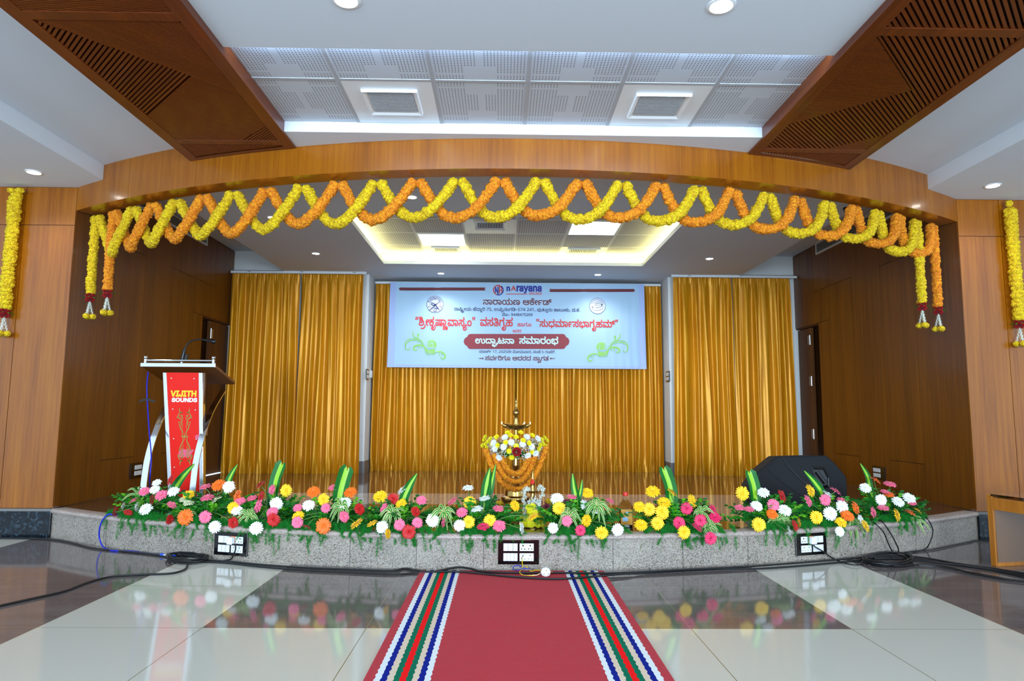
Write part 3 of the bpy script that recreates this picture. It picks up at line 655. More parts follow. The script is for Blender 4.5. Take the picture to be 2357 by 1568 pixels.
# ---------------------------------------------------------------- lettering
GLY = [[[121,-3,-12,1,-10,4,-8,6,-7,7,-5,8,-5,8,-6,10,-5,7,-5,4,-4,3,-4,2,-4,0,-8,-1,-6,-4,-3,-7,-1,-8,1,-8,2,-8,4,-9,5,-8,-19,-8,-5,9,-4,10,-3,11,-1,10,1,11,4,10,6,8,7,6,9,4,10,1,14,-2,11,-5,9,-9,8,-13,6,-9,5,-8,5,-6,5,-4,7,-2,8,-1,11,2,7,7,4,10,2,12,-2,16,-6,16,-8,14,-11,11,-14,9,-14,4,-84,0,0,20,132,0,0,-20,-14,0,1,2,12,-8,10,-10,8,-12,5,-12,4,-14,1,-14,-3,-22,-9,-17,-15,-11]],
[[102,60,-2,-18,-4,-16,-8,-13,-10,-9,-14,-5,-15,-2,-13,1,-11,4,-8,7,-6,8,-4,9,-1,11,1,10,3,8,4,7,6,4,7,3,7,1,8,-1,6,-4,4,-5,1,-7,-1,-6,-3,-5,-5,-3,-5,-1,-6,0,-4,3,-3,5,-1,6,2,1,-1,-4,-1,-3,-1,-3,0,-4,1,-9,5,-7,7,-6,12,-1,9,1,8,3,6,7,5,8,3,11,1,14,-1,13,-2,12,-5,9,-6,8,-5,6,-6,4,-7,3,-9,2,-11,1,-14,0,-77,0,0,20,82,0,15,-1,13,-2,12,-3,9,-4,8,-6,7,-7,8,-10,5,-13,4,-15]],
[[82,-3,-20,2,-17,6,-14,9,-11,13,-7,17,-3,20,1,13,3,12,5,10,6,9,8,8,9,6,4,-4,-36,0,0,20,116,0,0,-20,-3,0,0,3,9,-7,7,-7,6,-9,4,-10,3,-11,0,-13,-2,-19,-6,-16,-10,-13,-14,-10,-18,-7],[82,17,15,2,13,5,10,8,6,10,5,13,1,13,-2,15,-5,13,-7,10,-10,7,-12,5,-14,1,-14,-2,-13,-4,-10,-8,-8,-10,-4,-13,-2,-14,3,-22,11,-16,16,-9]],
[[77,-3,-17,2,-14,5,-12,7,-9,10,-7,11,-4,12,-3,13,-1,13,2,19,6,17,10,15,14,11,16,6,18,3,18,-2,14,-5,12,-8,8,-9,7,-11,5,-13,2,-12,1,-12,-2,-20,-6,-17,-10,-15,-13,-11,-16,-7],[76,17,14,1,11,5,9,7,7,11,4,13,1,16,-1,14,-4,12,-6,11,-9,7,-12,5,-14,2,-12,-1,-11,-5,-9,-7,-8,-10,-4,-13,-2,-16,2,-15,4,-14,7,-10,9,-7,11,-5],[180,-3,-18,2,-15,8,-13,10,-12,14,12,13,11,-11,11,-9,11,-5,13,-2,14,2,10,7,6,12,2,14,-1,16,-5,14,-8,13,-10,10,-12,9,-15,5,35,1,11,-8,9,-9,7,-10,6,-12,3,-13,1,-14,-1,-10,-2,-10,-3,-10,-5,-9,-7,-7,-9,-6,-12,-4],[272,-3,-18,2,-15,8,-14,10,-12,14,13,13,11,-11,11,-9,11,-5,14,-2,13,2,10,7,6,12,2,14,-1,17,-5,14,-7,13,-10,10,-12,9,-14,7,11,19,16,-9,14,-12,12,-13,9,-16,6,-17,2,-20,-2,-16,-4,-13,-7,-12,-10,-9,-14,-5],[231,153,-1,-5,-1,-7,-3,-6,-6,-6,-6,-5,-8,-3,-10,-2,-14,-1,-32,0,0,20,28,0,12,0,7,1,5,1,3,2,3,3,1,3,1,3,0,3,0,9,-4,8,-5,8,-7,8,16,11,10,-13,6,-11,4,-10]],
[[150,-3,-17,3,-15,8,-9,12,-3,17,3,14,7,11,10,8,14,3,12,-2,9,-4,6,-8,2,-9,0,-4,-1,-4,-1,-4,-1,-3,-17,1,0,2,1,2,0,2,0,2,0,5,-2,4,-4,2,-4,1,-6,-2,-5,-3,-3,-6,-1,-7,2,-9,4,-7,8,-5,12,-1,9,1,9,3,6,6,6,10,3,12,1,15,0,2,-1,16,-4,13,-5,12,-8,8,-9,5,-12,2,-13,-2,-11,-6,-7,-10,-3,-14,-19,0,-4,14,-7,10,-11,6,-14,2,-12,-2,-9,-4,-5,-8,-1,-9,0,-4,1,-5,2,-4,3,-3,5,-3,5,-2,7,-2,10,-1,4,0,0,-17,-7,0,-10,0,-6,-1,-6,-2,-4,-3,-2,-3,-2,-4,-1,-4,-1,-4,1,-8,4,-6,6,-5,9,-1,7,0,7,2,6,4,7,4,12,-15,-9,-6,-9,-4,-10,-3,-11,-1,-18,3,-13,8,-7,11,-2,14,1,8,2,7,4,7,5,5,8,5,9,3,-1,-6,-8,5,-7,5,-5,6,-4,7,-2,7,-1,8,2,11,4,10,7,8,9,7,12,3,13,2,16,-2,13,-5,12,-9,9,-13,-7,0,5,9,7,7,7,6,8,4,10,2,11,1,18,-3,14,-7,11,-11,9,-16,5,-18,2,-22,-1,-14,-3,-13,-4,-11,-6,-10,-7,-8,-10,-6,-11,-4]],
[[109,-3,-31,3,-25,7,-19,13,-14,16,-8,20,-3,22,2,18,5,16,8,12,10,9,13,6,13,2,11,-1,9,-3,7,-5,5,-7,3,-8,1,-10,-1,-10,-4,-9,-6,-8,-8,-6,-11,-3,-13,-1,-9,0,-7,2,-7,3,-6,4,-4,4,-4,4,6,17,2,-4,4,-3,4,-4,6,-3,6,-2,8,-1,11,1,8,4,4,7,2,7,-1,8,-4,5,-5,3,-7,1,-13,-3,-9,-8,-7,-14,-2,-19,0,-1,1,-12,4,-11,5,-10,8,-9,11,-8,14,-6,18,-4,20,-1,22,1,16,4,13,5,9,7,5,8,2,9,-1,6,-3,5,-5,4,-6,3,-1,1,-1,1,-1,1,-1,1,-14,7,-11,7,-7,10,-3,13,3,13,8,10,12,6,16,2,13,-2,10,-3,8,-6,5,-8,4,-8,1,-9,-2,-11,-4,-9,-7,-8,-8,-6,-9,-5,-9,-3,-11,-2,-15,-1,-51,0,0,19,69,0,7,2,6,3,5,4,4,5,4,6,0,6,-1,7,-4,6,-6,4,-9,2,-8,-2,-6,-3,-4,-5,-1,-6,2,-7,4,-6,8,-6,10,-5,4,-1,4,-2,4,-2,3,-2,6,-5,5,-6,3,-8,1,-9,-1,-10,-3,-9,-6,-9,-8,-8,-12,-6,-15,-6,-20,-3]],
[[71,-3,-17,1,-13,5,-12,7,-8,9,-5,11,-2,13,1,8,2,7,3,7,5,6,6,5,7,4,4,-3,-33,-1,0,18,52,0,3,2,2,3,1,3,1,4,-1,3,-1,4,-1,3,-2,3,11,3,9,-3,2,-4,1,-3,1,-3,0,-3,0,-4,-1,-3,-1,-3,-1,-2,51,0,0,-18,-34,1,4,3,7,-4,6,-4,4,-6,4,-7,2,-7,1,-8,-2,-13,-5,-12,-8,-9,-11,-7,-14,-5],[72,16,17,3,11,6,7,10,2,11,-1,9,-3,7,-5,6,-8,5,-9,3,-11,0,-12,0,-9,-3,-7,-5,-6,-6,-2,-8,-2,-8,3,-12,7,-9,11,-6],[9,118,0,20,66,0,14,0,10,2,7,2,4,4,3,3,1,5,1,4,0,5,-1,9,-5,7,-8,5,-9,1,-9,-1,-7,-4,-5,-6,-2,-7,0,-2,0,-1,0,-1,0,-1,-7,10,2,0,3,1,2,0,2,0,5,0,4,-3,3,-3,1,-5,-1,-5,-3,-3,-4,-3,-6,-1,-8,2,-5,5,-3,6,-1,7,1,8,4,7,6,7,7,6,10,3,12,1,13,-1,10,-4,8,-7,6,-8,4,-10,2,-12,-1,-9,-2,-8,-4,-7,-5,-6,-5,-4,-6,-3,-7,-2,-8,-1,-8,-1,-10,-1]],
[[96,108,-2,-11,-4,-9,-6,-8,-8,-6,-11,-3,-13,-1,-13,1,-11,4,-8,6,-6,6,6,17,3,-4,3,-3,5,-4,5,-3,7,-2,7,-1,11,1,8,5,5,6,1,8,-1,7,-3,5,-5,3,-8,1,-7,-1,-7,-3,-6,-6,-5,-8,-3,-9,-1,-12,0,-3,1,-15,5,-14,8,-11,10,-10,12,-8,13,-7,-10,-19,-17,9,-14,11,-12,13,-9,15,-5,17,-2,19,2,17,5,15,7,11,10,9,12,6,14,2,11,-1,9,-4,7,-5,5,-6,3,-8]],
[[138,118,-68,0,-13,0,-9,0,-7,-2,-5,-2,-3,-3,-3,-3,-1,-5,-1,-4,1,-6,2,-4,3,-3,3,-3,5,-2,6,-1,8,-1,10,0,29,0,0,-19,-24,0,-8,-1,-7,0,-4,0,-4,-1,-3,0,-3,-1,-5,-3,-3,-4,-3,-4,-1,-6,2,-7,2,-5,5,-4,6,-2,7,-2,8,0,2,0,0,-20,-4,0,-9,1,-10,1,-8,3,-7,4,-6,5,-4,6,-3,8,-1,10,1,7,1,6,3,5,4,5,5,4,6,4,1,-2,-9,6,-8,7,-4,10,-2,12,1,7,2,6,3,6,5,5,5,4,7,3,7,2,8,2,11,0,12,1,69,0]],
[[54,-3,-18,4,-14,11,-8,18,-4,25,2,15,3,14,5,12,8,10,10,9,11,7,4,-4,-43,0,0,20,144,0,0,-20,-5,0,-1,4,8,-4,6,-6,5,-6,3,-7,2,-7,1,-8,0,-4,-1,-4,-1,-3,-1,-4,-1,-1,-1,-1,-1,-1,-1,-1,-5,-6,-7,-6,-8,-3,-10,-2,-8,1,-8,2,-6,4,-5,5,-3,7,-1,8,2,12,7,7,9,5,11,1,7,0,7,-2,5,-2,5,-3,10,-8,8,-11,5,-13,1,-15,-1,-14,-5,-12,-7,-10,-9,-7,-10,-4,-12,-2,-16,2,-12,5,-9,9,-9,13,8,1,-7,-11,-6,-8,-8,-5,-8,-4,-8,-1],[57,17,11,2,8,6,6,10,4,11,19,0,4,-13,7,-9,9,-6,11,-1,7,1,6,2,6,4,5,5,3,8,1,9,-1,10,-3,9,-3,8,-6,6,-7,5,-8,1,-5,0,-4,-2,-2,-4,-1,-4,1,-5,2,-3,4,-2,6,-1,4,1,4,1,4,3,3,3,3,6,1,6,-1,7,-3,7,-5,6,-6,5,-8,4,-9,3,-10,2,-11,1,-9,0,-15,-1,-12,-4,-11,-5,-9,-8,-7,-10,-5,-11,-3,-12,-1,-13,2,-18,5,-11,8,-7],[226,74,-15,3,-13,8,-7,14,-3,19,0,2,2,16,4,13,8,11,10,8,12,4,15,2,9,-1,8,-1,7,-3,6,-3,-11,-16,-5,3,-5,2,-6,1,-6,0,-7,-1,-7,-2,-7,-5,-4,-6,-3,-10,-1,-12,0,-3,1,-11,4,-8,6,-5,9,-2,6,0,4,3,3,4,2,6,-1,3,-1,3,-1,2,-2,2,-3,2,-4,2,-5,0,-6,0,-72,0,0,20,69,0,11,-1,9,-1,8,-3,7,-5,4,-5,3,-5,2,-7,0,-7,-2,-13,-7,-10,-11,-5]],
[[56,-3,-13,1,-12,4,-10,7,-7,9,-5,11,-2,13,1,10,4,10,5,8,8,6,9,4,11,1,12,-2,9,-4,6,-8,2,-9,0,-4,0,-4,-1,-4,-2,-3,-17,1,1,3,0,2,1,2,0,1,-1,5,-2,4,-4,2,-5,1,-7,-2,-5,-4,-4,-6,-2,-10,2,-10,6,-8,10,-5,14,-2,15,2,10,7,7,10,2,13,20,0,3,-15,7,-10,9,-6,12,-2,9,1,7,3,5,5,3,6,2,8,1,9,-1,11,-4,12,-6,13,-11,13,18,12,10,-13,8,-14,4,-16,2,-16,-1,-16,-5,-12,-6,-10,-8,-7,-4,-3,-4,-2,-4,-1,-4,-1,-5,-1,-4,0,-12,1,-9,2,-8,4,-6,6,-6,7,-6,8,8,1,-6,-10,-8,-8,-7,-5,-9,-4,-9,-1],[172,-14,-13,20,-3,5,-38,55,17,10,38,-56,3,-4,14,-19],[84,88,-11,1,-9,2,-8,3,-6,2,10,16,6,-3,5,-2,6,-1,7,-1,6,1,6,1,5,3,4,4,3,6,1,9,0,5,-1,7,-3,7,-4,6,-5,4,-6,2,-8,1,-7,-1,-5,-2,-3,-4,-1,-5,0,-5,2,-3,3,-2,3,-2,3,-1,3,0,11,1,8,4,6,6,6,7,8,-12,-4,-4,-4,-6,-6,-5,-6,-4,-9,-2,-10,-1,-8,0,-8,3,-7,3,-5,6,-4,7,-1,9,2,11,7,10,12,7,14,2,14,-2,11,-4,8,-8,7,-9,4,-11,1,-12,-1,-14,-4,-11,-7,-8,-8,-6,-11,-3]],
[[-60,-92,-9,1,-9,3,-7,6,-6,7,-4,10,-1,11,1,11,4,10,5,8,8,6,9,4,11,1,11,-1,8,-5,4,-7,2,-9,-2,-10,-5,-7,-9,-4,-13,-2,-8,1,-6,2,-6,3,-4,3,3,15,4,-4,4,-3,5,-2,7,0,6,0,4,2,2,3,1,3,-1,3,-1,2,-3,2,-4,0,-7,-1,-7,-4,-4,-8,-2,-12,1,-8,2,-6,3,-4,4,-2,5,-2,6,0,8,1,7,5,4,5,2,7,17,0,3,-8,4,-6,6,-3,7,-1,7,1,6,3,3,5,1,7,-2,8,-5,7,-7,4,-9,1,7,14,8,-2,8,-4,7,-4,6,-6,4,-8,1,-10,-1,-10,-4,-8,-5,-7,-7,-4,-8,-2,-9,-1,-11,1,-10,4,-6,7,-5,8,7,0,-5,-6,-5,-5,-5,-4,-6,-3,-7,-1],[-17,-41,0,16,11,0,5,0,5,1,3,1,2,2,1,2,2,2,0,3,0,3,0,7,-2,7,-3,8,-3,8,18,5,4,-9,3,-9,2,-9,0,-9,-1,-10,-3,-7,-5,-5,-6,-4,-7,-2,-7,-1],[-17,-129,-6,0,-7,0,-8,1,-8,1,2,18,7,-1,7,-1,7,0,8,0,22,1,18,5,13,8,9,10,5,13,2,15,-1,8,-1,8,-3,8,-3,7,18,8,4,-9,3,-9,2,-11,1,-11,-6,-29,-17,-22,-28,-14]],
[[58,-3,-21,3,-15,10,-10,15,-4,20,4,20,10,15,16,10,21,4,7,-1,6,-1,6,-2,5,-3,5,-4,4,-4,-1,0,0,1,0,1,0,2,0,1,-1,7,-2,6,-3,6,-5,6,-6,4,-7,3,-7,3,-8,1,38,2,6,-4,4,-4,5,-6,3,-6,2,-8,0,-8,0,-2,0,-2,0,-2,0,-1,-1,0,4,4,5,4,6,3,6,2,7,1,7,1,21,-4,15,-10,9,-16,3,-19,-3,-19,-10,-15,-16,-11,-21,-3,-11,1,-9,2,-9,5,-6,5,-6,7,-3,9,4,-1,-4,-8,-5,-6,-7,-6,-8,-4,-9,-3],[59,16,14,2,10,6,6,10,1,11,-2,13,-6,9,-9,6,-13,2,-10,-1,-8,-3,-6,-4,-4,-6,-2,-7,-1,-8,2,-13,6,-9,10,-6],[140,16,14,2,10,6,6,10,2,11,-1,9,-3,7,-5,6,-5,4,-8,3,-9,1,-14,-2,-9,-6,-6,-10,-2,-11,2,-13,6,-9,10,-6],[8,118,0,20,123,0,15,0,10,2,6,2,4,4,3,3,2,5,0,4,1,5,-2,9,-5,7,-7,5,-10,1,-8,-1,-8,-4,-5,-6,-1,-7,0,-2,0,-1,0,-1,0,-1,-8,10,3,0,2,1,2,0,2,0,6,0,4,-3,3,-3,0,-5,0,-5,-3,-3,-5,-3,-6,-1,-7,2,-5,5,-3,6,-1,7,1,8,3,7,6,7,8,6,10,3,12,1,12,-1,10,-4,9,-7,6,-8,4,-10,1,-12,-1,-9,-2,-8,-4,-7,-5,-6,-5,-4,-6,-3,-7,-2,-8,-1,-8,-1,-10,-1]],
[[54,-3,-18,4,-14,11,-8,18,-4,25,2,15,3,14,5,12,8,10,10,9,11,7,4,-4,-43,0,0,20,144,0,0,-20,-11,0,3,2,10,-6,8,-9,7,-10,5,-12,4,-13,1,-15,-3,-25,-9,-18,-15,-11,-18,-4,-10,1,-8,2,-8,4,-6,5,-7,8,-5,9,8,1,-7,-11,-6,-8,-8,-5,-8,-4,-8,-1],[57,17,11,2,9,7,6,10,3,13,19,0,3,-15,7,-10,9,-5,10,-2,11,2,8,6,5,12,2,17,-1,13,-3,12,-4,11,-7,10,-9,8,-11,6,-12,4,-15,1,-4,0,-15,-1,-12,-4,-11,-5,-9,-8,-7,-10,-5,-11,-3,-12,-1,-13,2,-18,5,-11,8,-7]],
[[-56,-92,-8,1,-8,4,-5,5,-4,7,-2,7,-1,8,2,14,5,11,8,9,12,7,13,4,16,1,16,-1,13,-5,11,-6,8,-10,6,-11,1,-12,0,-8,-3,-8,-3,-7,-6,-5,-7,-4,-9,-1,-7,0,-6,2,-5,2,-5,4,-4,6,-4,7,7,-1,-3,-6,-4,-5,-5,-4,-5,-3,-7,-1],[-53,-76,6,1,5,4,3,5,2,8,17,0,2,-7,4,-6,5,-4,5,-1,6,1,4,3,3,5,1,7,-2,8,-3,8,-5,6,-7,4,-9,3,-10,1,-4,0,-10,-1,-9,-3,-7,-4,-6,-6,-3,-7,-1,-9,1,-7,2,-5,4,-3]],
[[82,-3,-20,2,-17,6,-14,9,-11,14,-7,18,-3,23,2,14,4,13,7,12,8,10,11,8,12,7,13,4,13,1,10,-1,10,-1,8,-3,8,-5,7,-6,7,-8,1,0,-5,10,-5,10,-7,9,-7,8,-8,6,-10,5,-10,3,-11,1,-14,-1,-9,-5,-5,-6,-2,-8,1,-6,2,-6,2,-4,4,-5,-13,-14,-6,8,-6,9,-3,9,-1,9,2,14,5,10,8,7,10,5,11,3,12,1,18,-2,16,-5,13,-9,12,-10,10,-14,7,-14,5,-14,3,-16,2,-15,0,-15,-2,-22,-6,-19,-10,-15,-14,-10,-18,-7],[82,17,15,2,13,5,10,8,6,10,5,12,1,14,-2,15,-5,12,-7,10,-10,7,-12,5,-14,1,-14,-1,-13,-5,-10,-8,-8,-10,-4,-12,-2,-14,3,-22,11,-16,16,-9]],
[[36,0,71,152,-96,0,0,20,120,0,0,-16,-71,-156]],
[[62,-3,-13,1,-13,2,-11,3,-9,4,0,21,10,-5,12,-4,12,-2,12,-1,13,1,10,3,9,5,7,7,4,9,1,12,-2,15,-8,11,-14,7,-20,2,-8,0,-8,-1,-9,-1,-6,-2,-11,8,6,80,90,0,0,-20,-70,0,-5,-48,5,1,7,1,7,0,9,1,17,-2,14,-4,12,-8,9,-10,6,-13,2,-15,-2,-17,-6,-14,-10,-11,-13,-9,-17,-5]],
[[49,30,1,-3,-2,-9,-3,-10,-4,-10,-4,-10,-4,-10,-4,-10,-16,0,2,10,3,11,2,11,2,10,2,10,1,10]],
[[242,-3,-13,1,-11,3,-10,4,-8,7,-4,6,-4,6,-3,7,-2,9,-1,12,0,13,0,19,-1,11,-1,9,-2,6,-4,5,-3,3,-4,2,-4,1,-5,1,-8,-1,-7,-3,-4,-4,-3,-6,-2,-7,-1,-8,0,-9,1,-6,0,-6,1,-6,1,-6,0,-8,-2,-16,-6,-14,-9,-11,-12,-8,-15,-4,-17,-2,-20,3,-18,7,-13,12,-10,17,-7,19,-2,23,2,18,5,16,8,12,10,9,13,6,13,2,11,-1,9,-3,7,-5,5,-7,3,-8,1,-10,-1,-10,-4,-9,-6,-8,-8,-6,-11,-3,-13,-1,-9,0,-7,2,-7,3,-6,4,-4,4,-4,4,6,17,2,-4,4,-3,4,-4,6,-3,6,-2,8,-1,11,1,8,4,4,7,2,7,-1,8,-4,5,-5,3,-7,1,-13,-3,-10,-8,-6,-15,-2,-18,0,-1,0,-12,3,-12,3,-10,5,-9,7,-8,9,-5,11,-4,13,-1,13,1,11,4,7,6,5,8,2,9,1,9,0,7,0,7,-1,7,-1,6,0,6,0,7,1,14,4,11,7,9,9,7,11,4,13,2,9,-1,8,-2,6,-3,6,-4,5,-5,3,-5,3,-7,2,-8,1,-10,1,-12,0,-20,0,-14,2,-11,4,-8,5,-6,4,-4,6,-2,7,-2,8,0,9,1,9,3,7,5,5,8,3,9,1,13,-1,13,-4,13,-5,12,-8,11,-10,10,-12,9,14,17,15,-12,11,-13,9,-14,6,-15,4,-15,1,-17,-1,-17,-5,-14,-8,-11,-11,-9,-13,-5]],
[[56,-3,-13,1,-12,4,-10,7,-7,9,-5,11,-2,13,1,10,4,10,5,8,8,6,9,4,11,1,12,-2,9,-4,6,-8,2,-9,0,-4,0,-4,-1,-4,-2,-3,-17,1,1,3,0,2,1,2,0,1,-1,5,-2,4,-4,2,-5,1,-7,-2,-5,-4,-4,-6,-2,-10,2,-10,6,-8,10,-5,14,-2,15,2,10,7,7,10,2,13,20,0,3,-15,6,-10,10,-5,11,-2,8,1,6,3,5,5,3,6,2,7,1,9,-1,11,-4,12,-6,12,-10,14,18,12,10,-13,7,-14,5,-16,2,-16,-2,-17,-5,-13,-7,-10,-9,-7,-10,-5,-11,-1,-12,1,-9,2,-7,4,-6,6,-6,7,-6,8,8,1,-6,-10,-8,-8,-7,-5,-9,-4,-9,-1],[84,88,-11,1,-9,2,-8,3,-6,2,10,16,6,-3,5,-2,6,-1,7,-1,6,1,6,1,5,3,4,4,3,6,1,9,0,5,-1,7,-3,7,-4,6,-5,4,-6,2,-8,1,-7,-1,-5,-2,-3,-4,-1,-5,0,-5,2,-3,3,-2,3,-2,3,-1,3,0,11,1,8,4,6,6,6,7,8,-12,-4,-4,-4,-6,-6,-5,-6,-4,-9,-2,-10,-1,-8,0,-8,3,-7,3,-5,6,-4,7,-1,9,2,11,7,10,12,7,14,2,14,-2,11,-4,8,-8,7,-9,4,-11,1,-12,-1,-14,-4,-11,-7,-8,-8,-6,-11,-3]],
[[-60,-82,-13,2,-12,6,-7,10,-2,12,1,12,6,8,9,6,11,2,9,-1,7,-4,5,-6,1,-7,0,-3,-1,-3,0,-3,-1,-2,-15,1,1,2,0,1,0,2,0,1,0,2,-2,2,-2,2,-3,0,-4,0,-3,-2,-2,-3,-1,-6,1,-7,4,-4,6,-3,9,-1,6,0,6,2,4,3,4,4,2,5,1,5,17,0,1,-8,4,-6,6,-4,7,-1,8,1,6,3,3,5,2,5,1,7,0,5,-1,12,-3,13,-6,13,-8,11,17,8,6,-8,5,-9,4,-10,3,-9,2,-10,0,-11,-1,-14,-4,-10,-6,-9,-8,-5,-9,-3,-10,-1,-7,0,-6,2,-5,2,-4,3,-4,4,-3,4,2,1,-4,-5,-5,-5,-6,-3,-5,-2,-7,-1]],
[[121,-3,-12,1,-10,4,-8,6,-7,7,-5,8,-5,8,-6,10,-5,7,-5,4,-4,3,-4,2,-4,0,-8,-1,-6,-4,-3,-7,-1,-8,1,-8,2,-8,4,-9,5,-8,-19,-8,-5,9,-4,10,-3,11,-1,10,1,11,4,10,6,8,7,6,9,4,10,1,14,-2,11,-5,9,-9,8,-13,6,-9,5,-8,5,-6,5,-4,7,-2,8,-1,11,2,7,7,4,10,2,12,-2,16,-6,16,-8,14,-11,11,-14,9,-14,4,-84,0,0,20,106,0,12,0,7,1,5,1,4,2,2,3,2,3,1,3,0,3,-1,9,-3,8,-5,8,-7,8,16,11,10,-13,6,-11,3,-10,1,-11,0,-5,-2,-7,-3,-6,-5,-6,-7,-5,-8,-3,-10,-2,-13,-1,-6,0,14,3,12,-9,10,-10,8,-12,5,-12,4,-14,1,-14,-3,-22,-9,-17,-15,-11]],
[[68,-3,-17,2,-14,5,-12,10,-9,12,-5,16,-2,19,2,18,5,15,9,13,12,10,15,6,17,2,19,-2,14,-7,12,-9,8,-13,5,-16,1,-17,-2,-17,-5,-16,-8,-13,-12,-10,-15,-6],[68,16,18,3,12,9,7,15,3,18,-3,19,-7,14,-12,9,-17,3,-12,-1,-11,-5,-7,-7,-5,-9,-3,-10,-1,-12,2,-20,8,-14,12,-9]],
[[82,119,-11,-1,-8,-4,-7,-6,-6,-8,-5,-9,-4,-10,-2,-7,-1,-7,-1,-8,-1,-9,-1,-11,0,-11,0,-28,-23,0,0,32,1,19,3,18,4,17,7,14,9,13,14,9,4,-4,-42,0,0,20,84,0,12,0,8,1,4,1,4,2,2,3,2,3,1,3,0,3,-1,9,-3,8,-5,8,-7,8,16,11,10,-13,6,-11,3,-10,2,-11,-2,-9,-3,-8,-5,-6,-7,-6,-8,-3,-10,-2,2,1,12,-11,9,-13,6,-15,3,-15,2,-17,1,-17,0,-32,-23,0,0,28,0,11,-1,11,-1,10,-1,9,-2,8,-2,7,-7,15,-8,11,-10,7]],
[[54,-3,-12,2,-11,5,-8,8,-7,12,-4,15,-2,19,2,16,5,15,7,14,10,12,13,10,14,7,17,4,18,2,12,-1,12,-2,12,-3,10,-6,10,-8,9,-10,9,-26,-4,-17,-5,-6,-7,-6,-8,-3,-10,-2,-8,1,-8,2,-6,4,-5,5,-3,7,-1,8,2,12,7,7,9,5,11,1,7,0,7,-2,5,-2,5,-3,10,-8,8,-11,5,-13,1,-15,-1,-14,-5,-12,-7,-10,-9,-7,-10,-4,-12,-2,-16,2,-12,5,-9,9,-9,13,8,1,-7,-11,-6,-8,-8,-5,-8,-4,-8,-1],[57,17,11,2,8,6,6,10,4,11,19,0,4,-13,7,-9,9,-6,11,-1,7,1,6,2,6,4,5,5,3,8,1,9,-1,10,-3,9,-3,8,-6,6,-7,5,-8,1,-5,0,-4,-2,-2,-4,-1,-4,1,-5,2,-3,4,-2,6,-1,4,1,4,1,4,3,3,3,3,6,1,6,-1,7,-3,7,-5,6,-6,5,-8,4,-9,3,-10,2,-11,0,-9,0,-15,-1,-12,-3,-11,-6,-9,-8,-7,-9,-5,-11,-3,-12,-1,-13,2,-18,5,-11,8,-7],[72,186,20,-2,18,-4,16,-6,14,-8,11,-10,10,-11,7,-12,5,-13,3,-13,1,-13,0,-6,-1,-6,-1,-5,-2,-4,-20,33,9,3,-7,13,-9,12,-10,10,-12,8,-11,6,-12,4,-13,3,-15,1,-12,-1,-9,-2,-6,-3,-4,-4,-3,-5,-1,-5,1,-6,2,-6,3,-5,4,-5,-16,-12,-4,5,-3,6,-3,5,-2,6,-2,6,0,6,2,14,5,10,9,7,11,5,13,3]],
[[10,61,0,19,105,0,0,-19]],
[[138,39,-26,0,0,-39,-21,0,0,39,-86,0,0,19,84,116,23,0,0,-115,26,0],[91,59,0,52,0,12,0,10,1,9,0,9,-1,0,-2,-5,-3,-6,-4,-5,-3,-4,-52,-72]],
[[130,0,-118,0,0,18,41,40,15,15,12,13,9,11,6,10,4,10,1,11,-1,8,-3,8,-4,5,-6,5,-8,2,-9,1,-12,-1,-11,-4,-10,-5,-10,-7,-12,14,7,6,8,5,9,5,10,3,10,2,11,1,16,-2,13,-4,11,-7,7,-9,5,-11,2,-13,-1,-13,-4,-13,-6,-11,-8,-11,-10,-12,-12,-12,-39,-37,0,-1,87,0]],
[[89,0,-22,0,0,120,0,7,0,6,1,5,0,4,0,5,0,4,-4,-3,-3,-4,-4,-3,-4,-3,-19,-16,-12,15,48,37,19,0]],
[[56,-3,-13,1,-12,4,-10,7,-7,9,-5,11,-1,13,1,10,3,10,6,8,7,6,10,4,11,1,12,-2,9,-4,6,-8,2,-9,0,-4,-1,-4,-1,-4,-1,-3,-17,1,0,3,1,2,0,2,0,1,0,5,-3,4,-3,2,-5,1,-7,-2,-6,-4,-4,-6,-1,-10,2,-10,6,-8,10,-5,13,-2,15,2,11,7,6,10,3,13,19,0,3,-15,7,-10,9,-5,11,-2,9,1,6,3,5,5,3,6,2,7,1,9,-2,11,-3,12,-6,12,-11,14,18,12,10,-13,8,-14,4,-16,2,-16,-2,-17,-4,-13,-7,-10,-9,-7,-11,-5,-11,-1,-11,1,-9,2,-8,4,-6,6,-6,7,-5,8,8,1,-7,-10,-7,-8,-8,-5,-8,-4,-10,-1],[100,74,-5,1,-5,3,-3,5,-1,6,1,6,3,5,5,3,5,1,6,-1,5,-3,3,-5,1,-6,-1,-6,-3,-5,-5,-3],[8,118,0,20,127,0,12,0,7,1,5,1,3,2,3,3,2,3,1,3,0,3,-1,9,-3,8,-5,8,-7,8,16,11,10,-13,6,-11,3,-10,1,-11,0,-5,-2,-7,-3,-6,-5,-6,-7,-5,-8,-3,-10,-2,-13,-1]],
[[-89,10,9,-9,9,-8,10,-7,11,-5,13,-3,13,-1,17,2,14,5,11,9,8,12,4,15,2,18,-2,19,-5,20,-10,20,-15,18,18,13,15,-21,11,-23,6,-23,2,-24,-1,-19,-4,-16,-7,-13,-9,-11,-11,-9,-13,-6,-15,-4,-16,-1,-16,1,-15,4,-13,6,-12,8,-12,10,-10,11]],
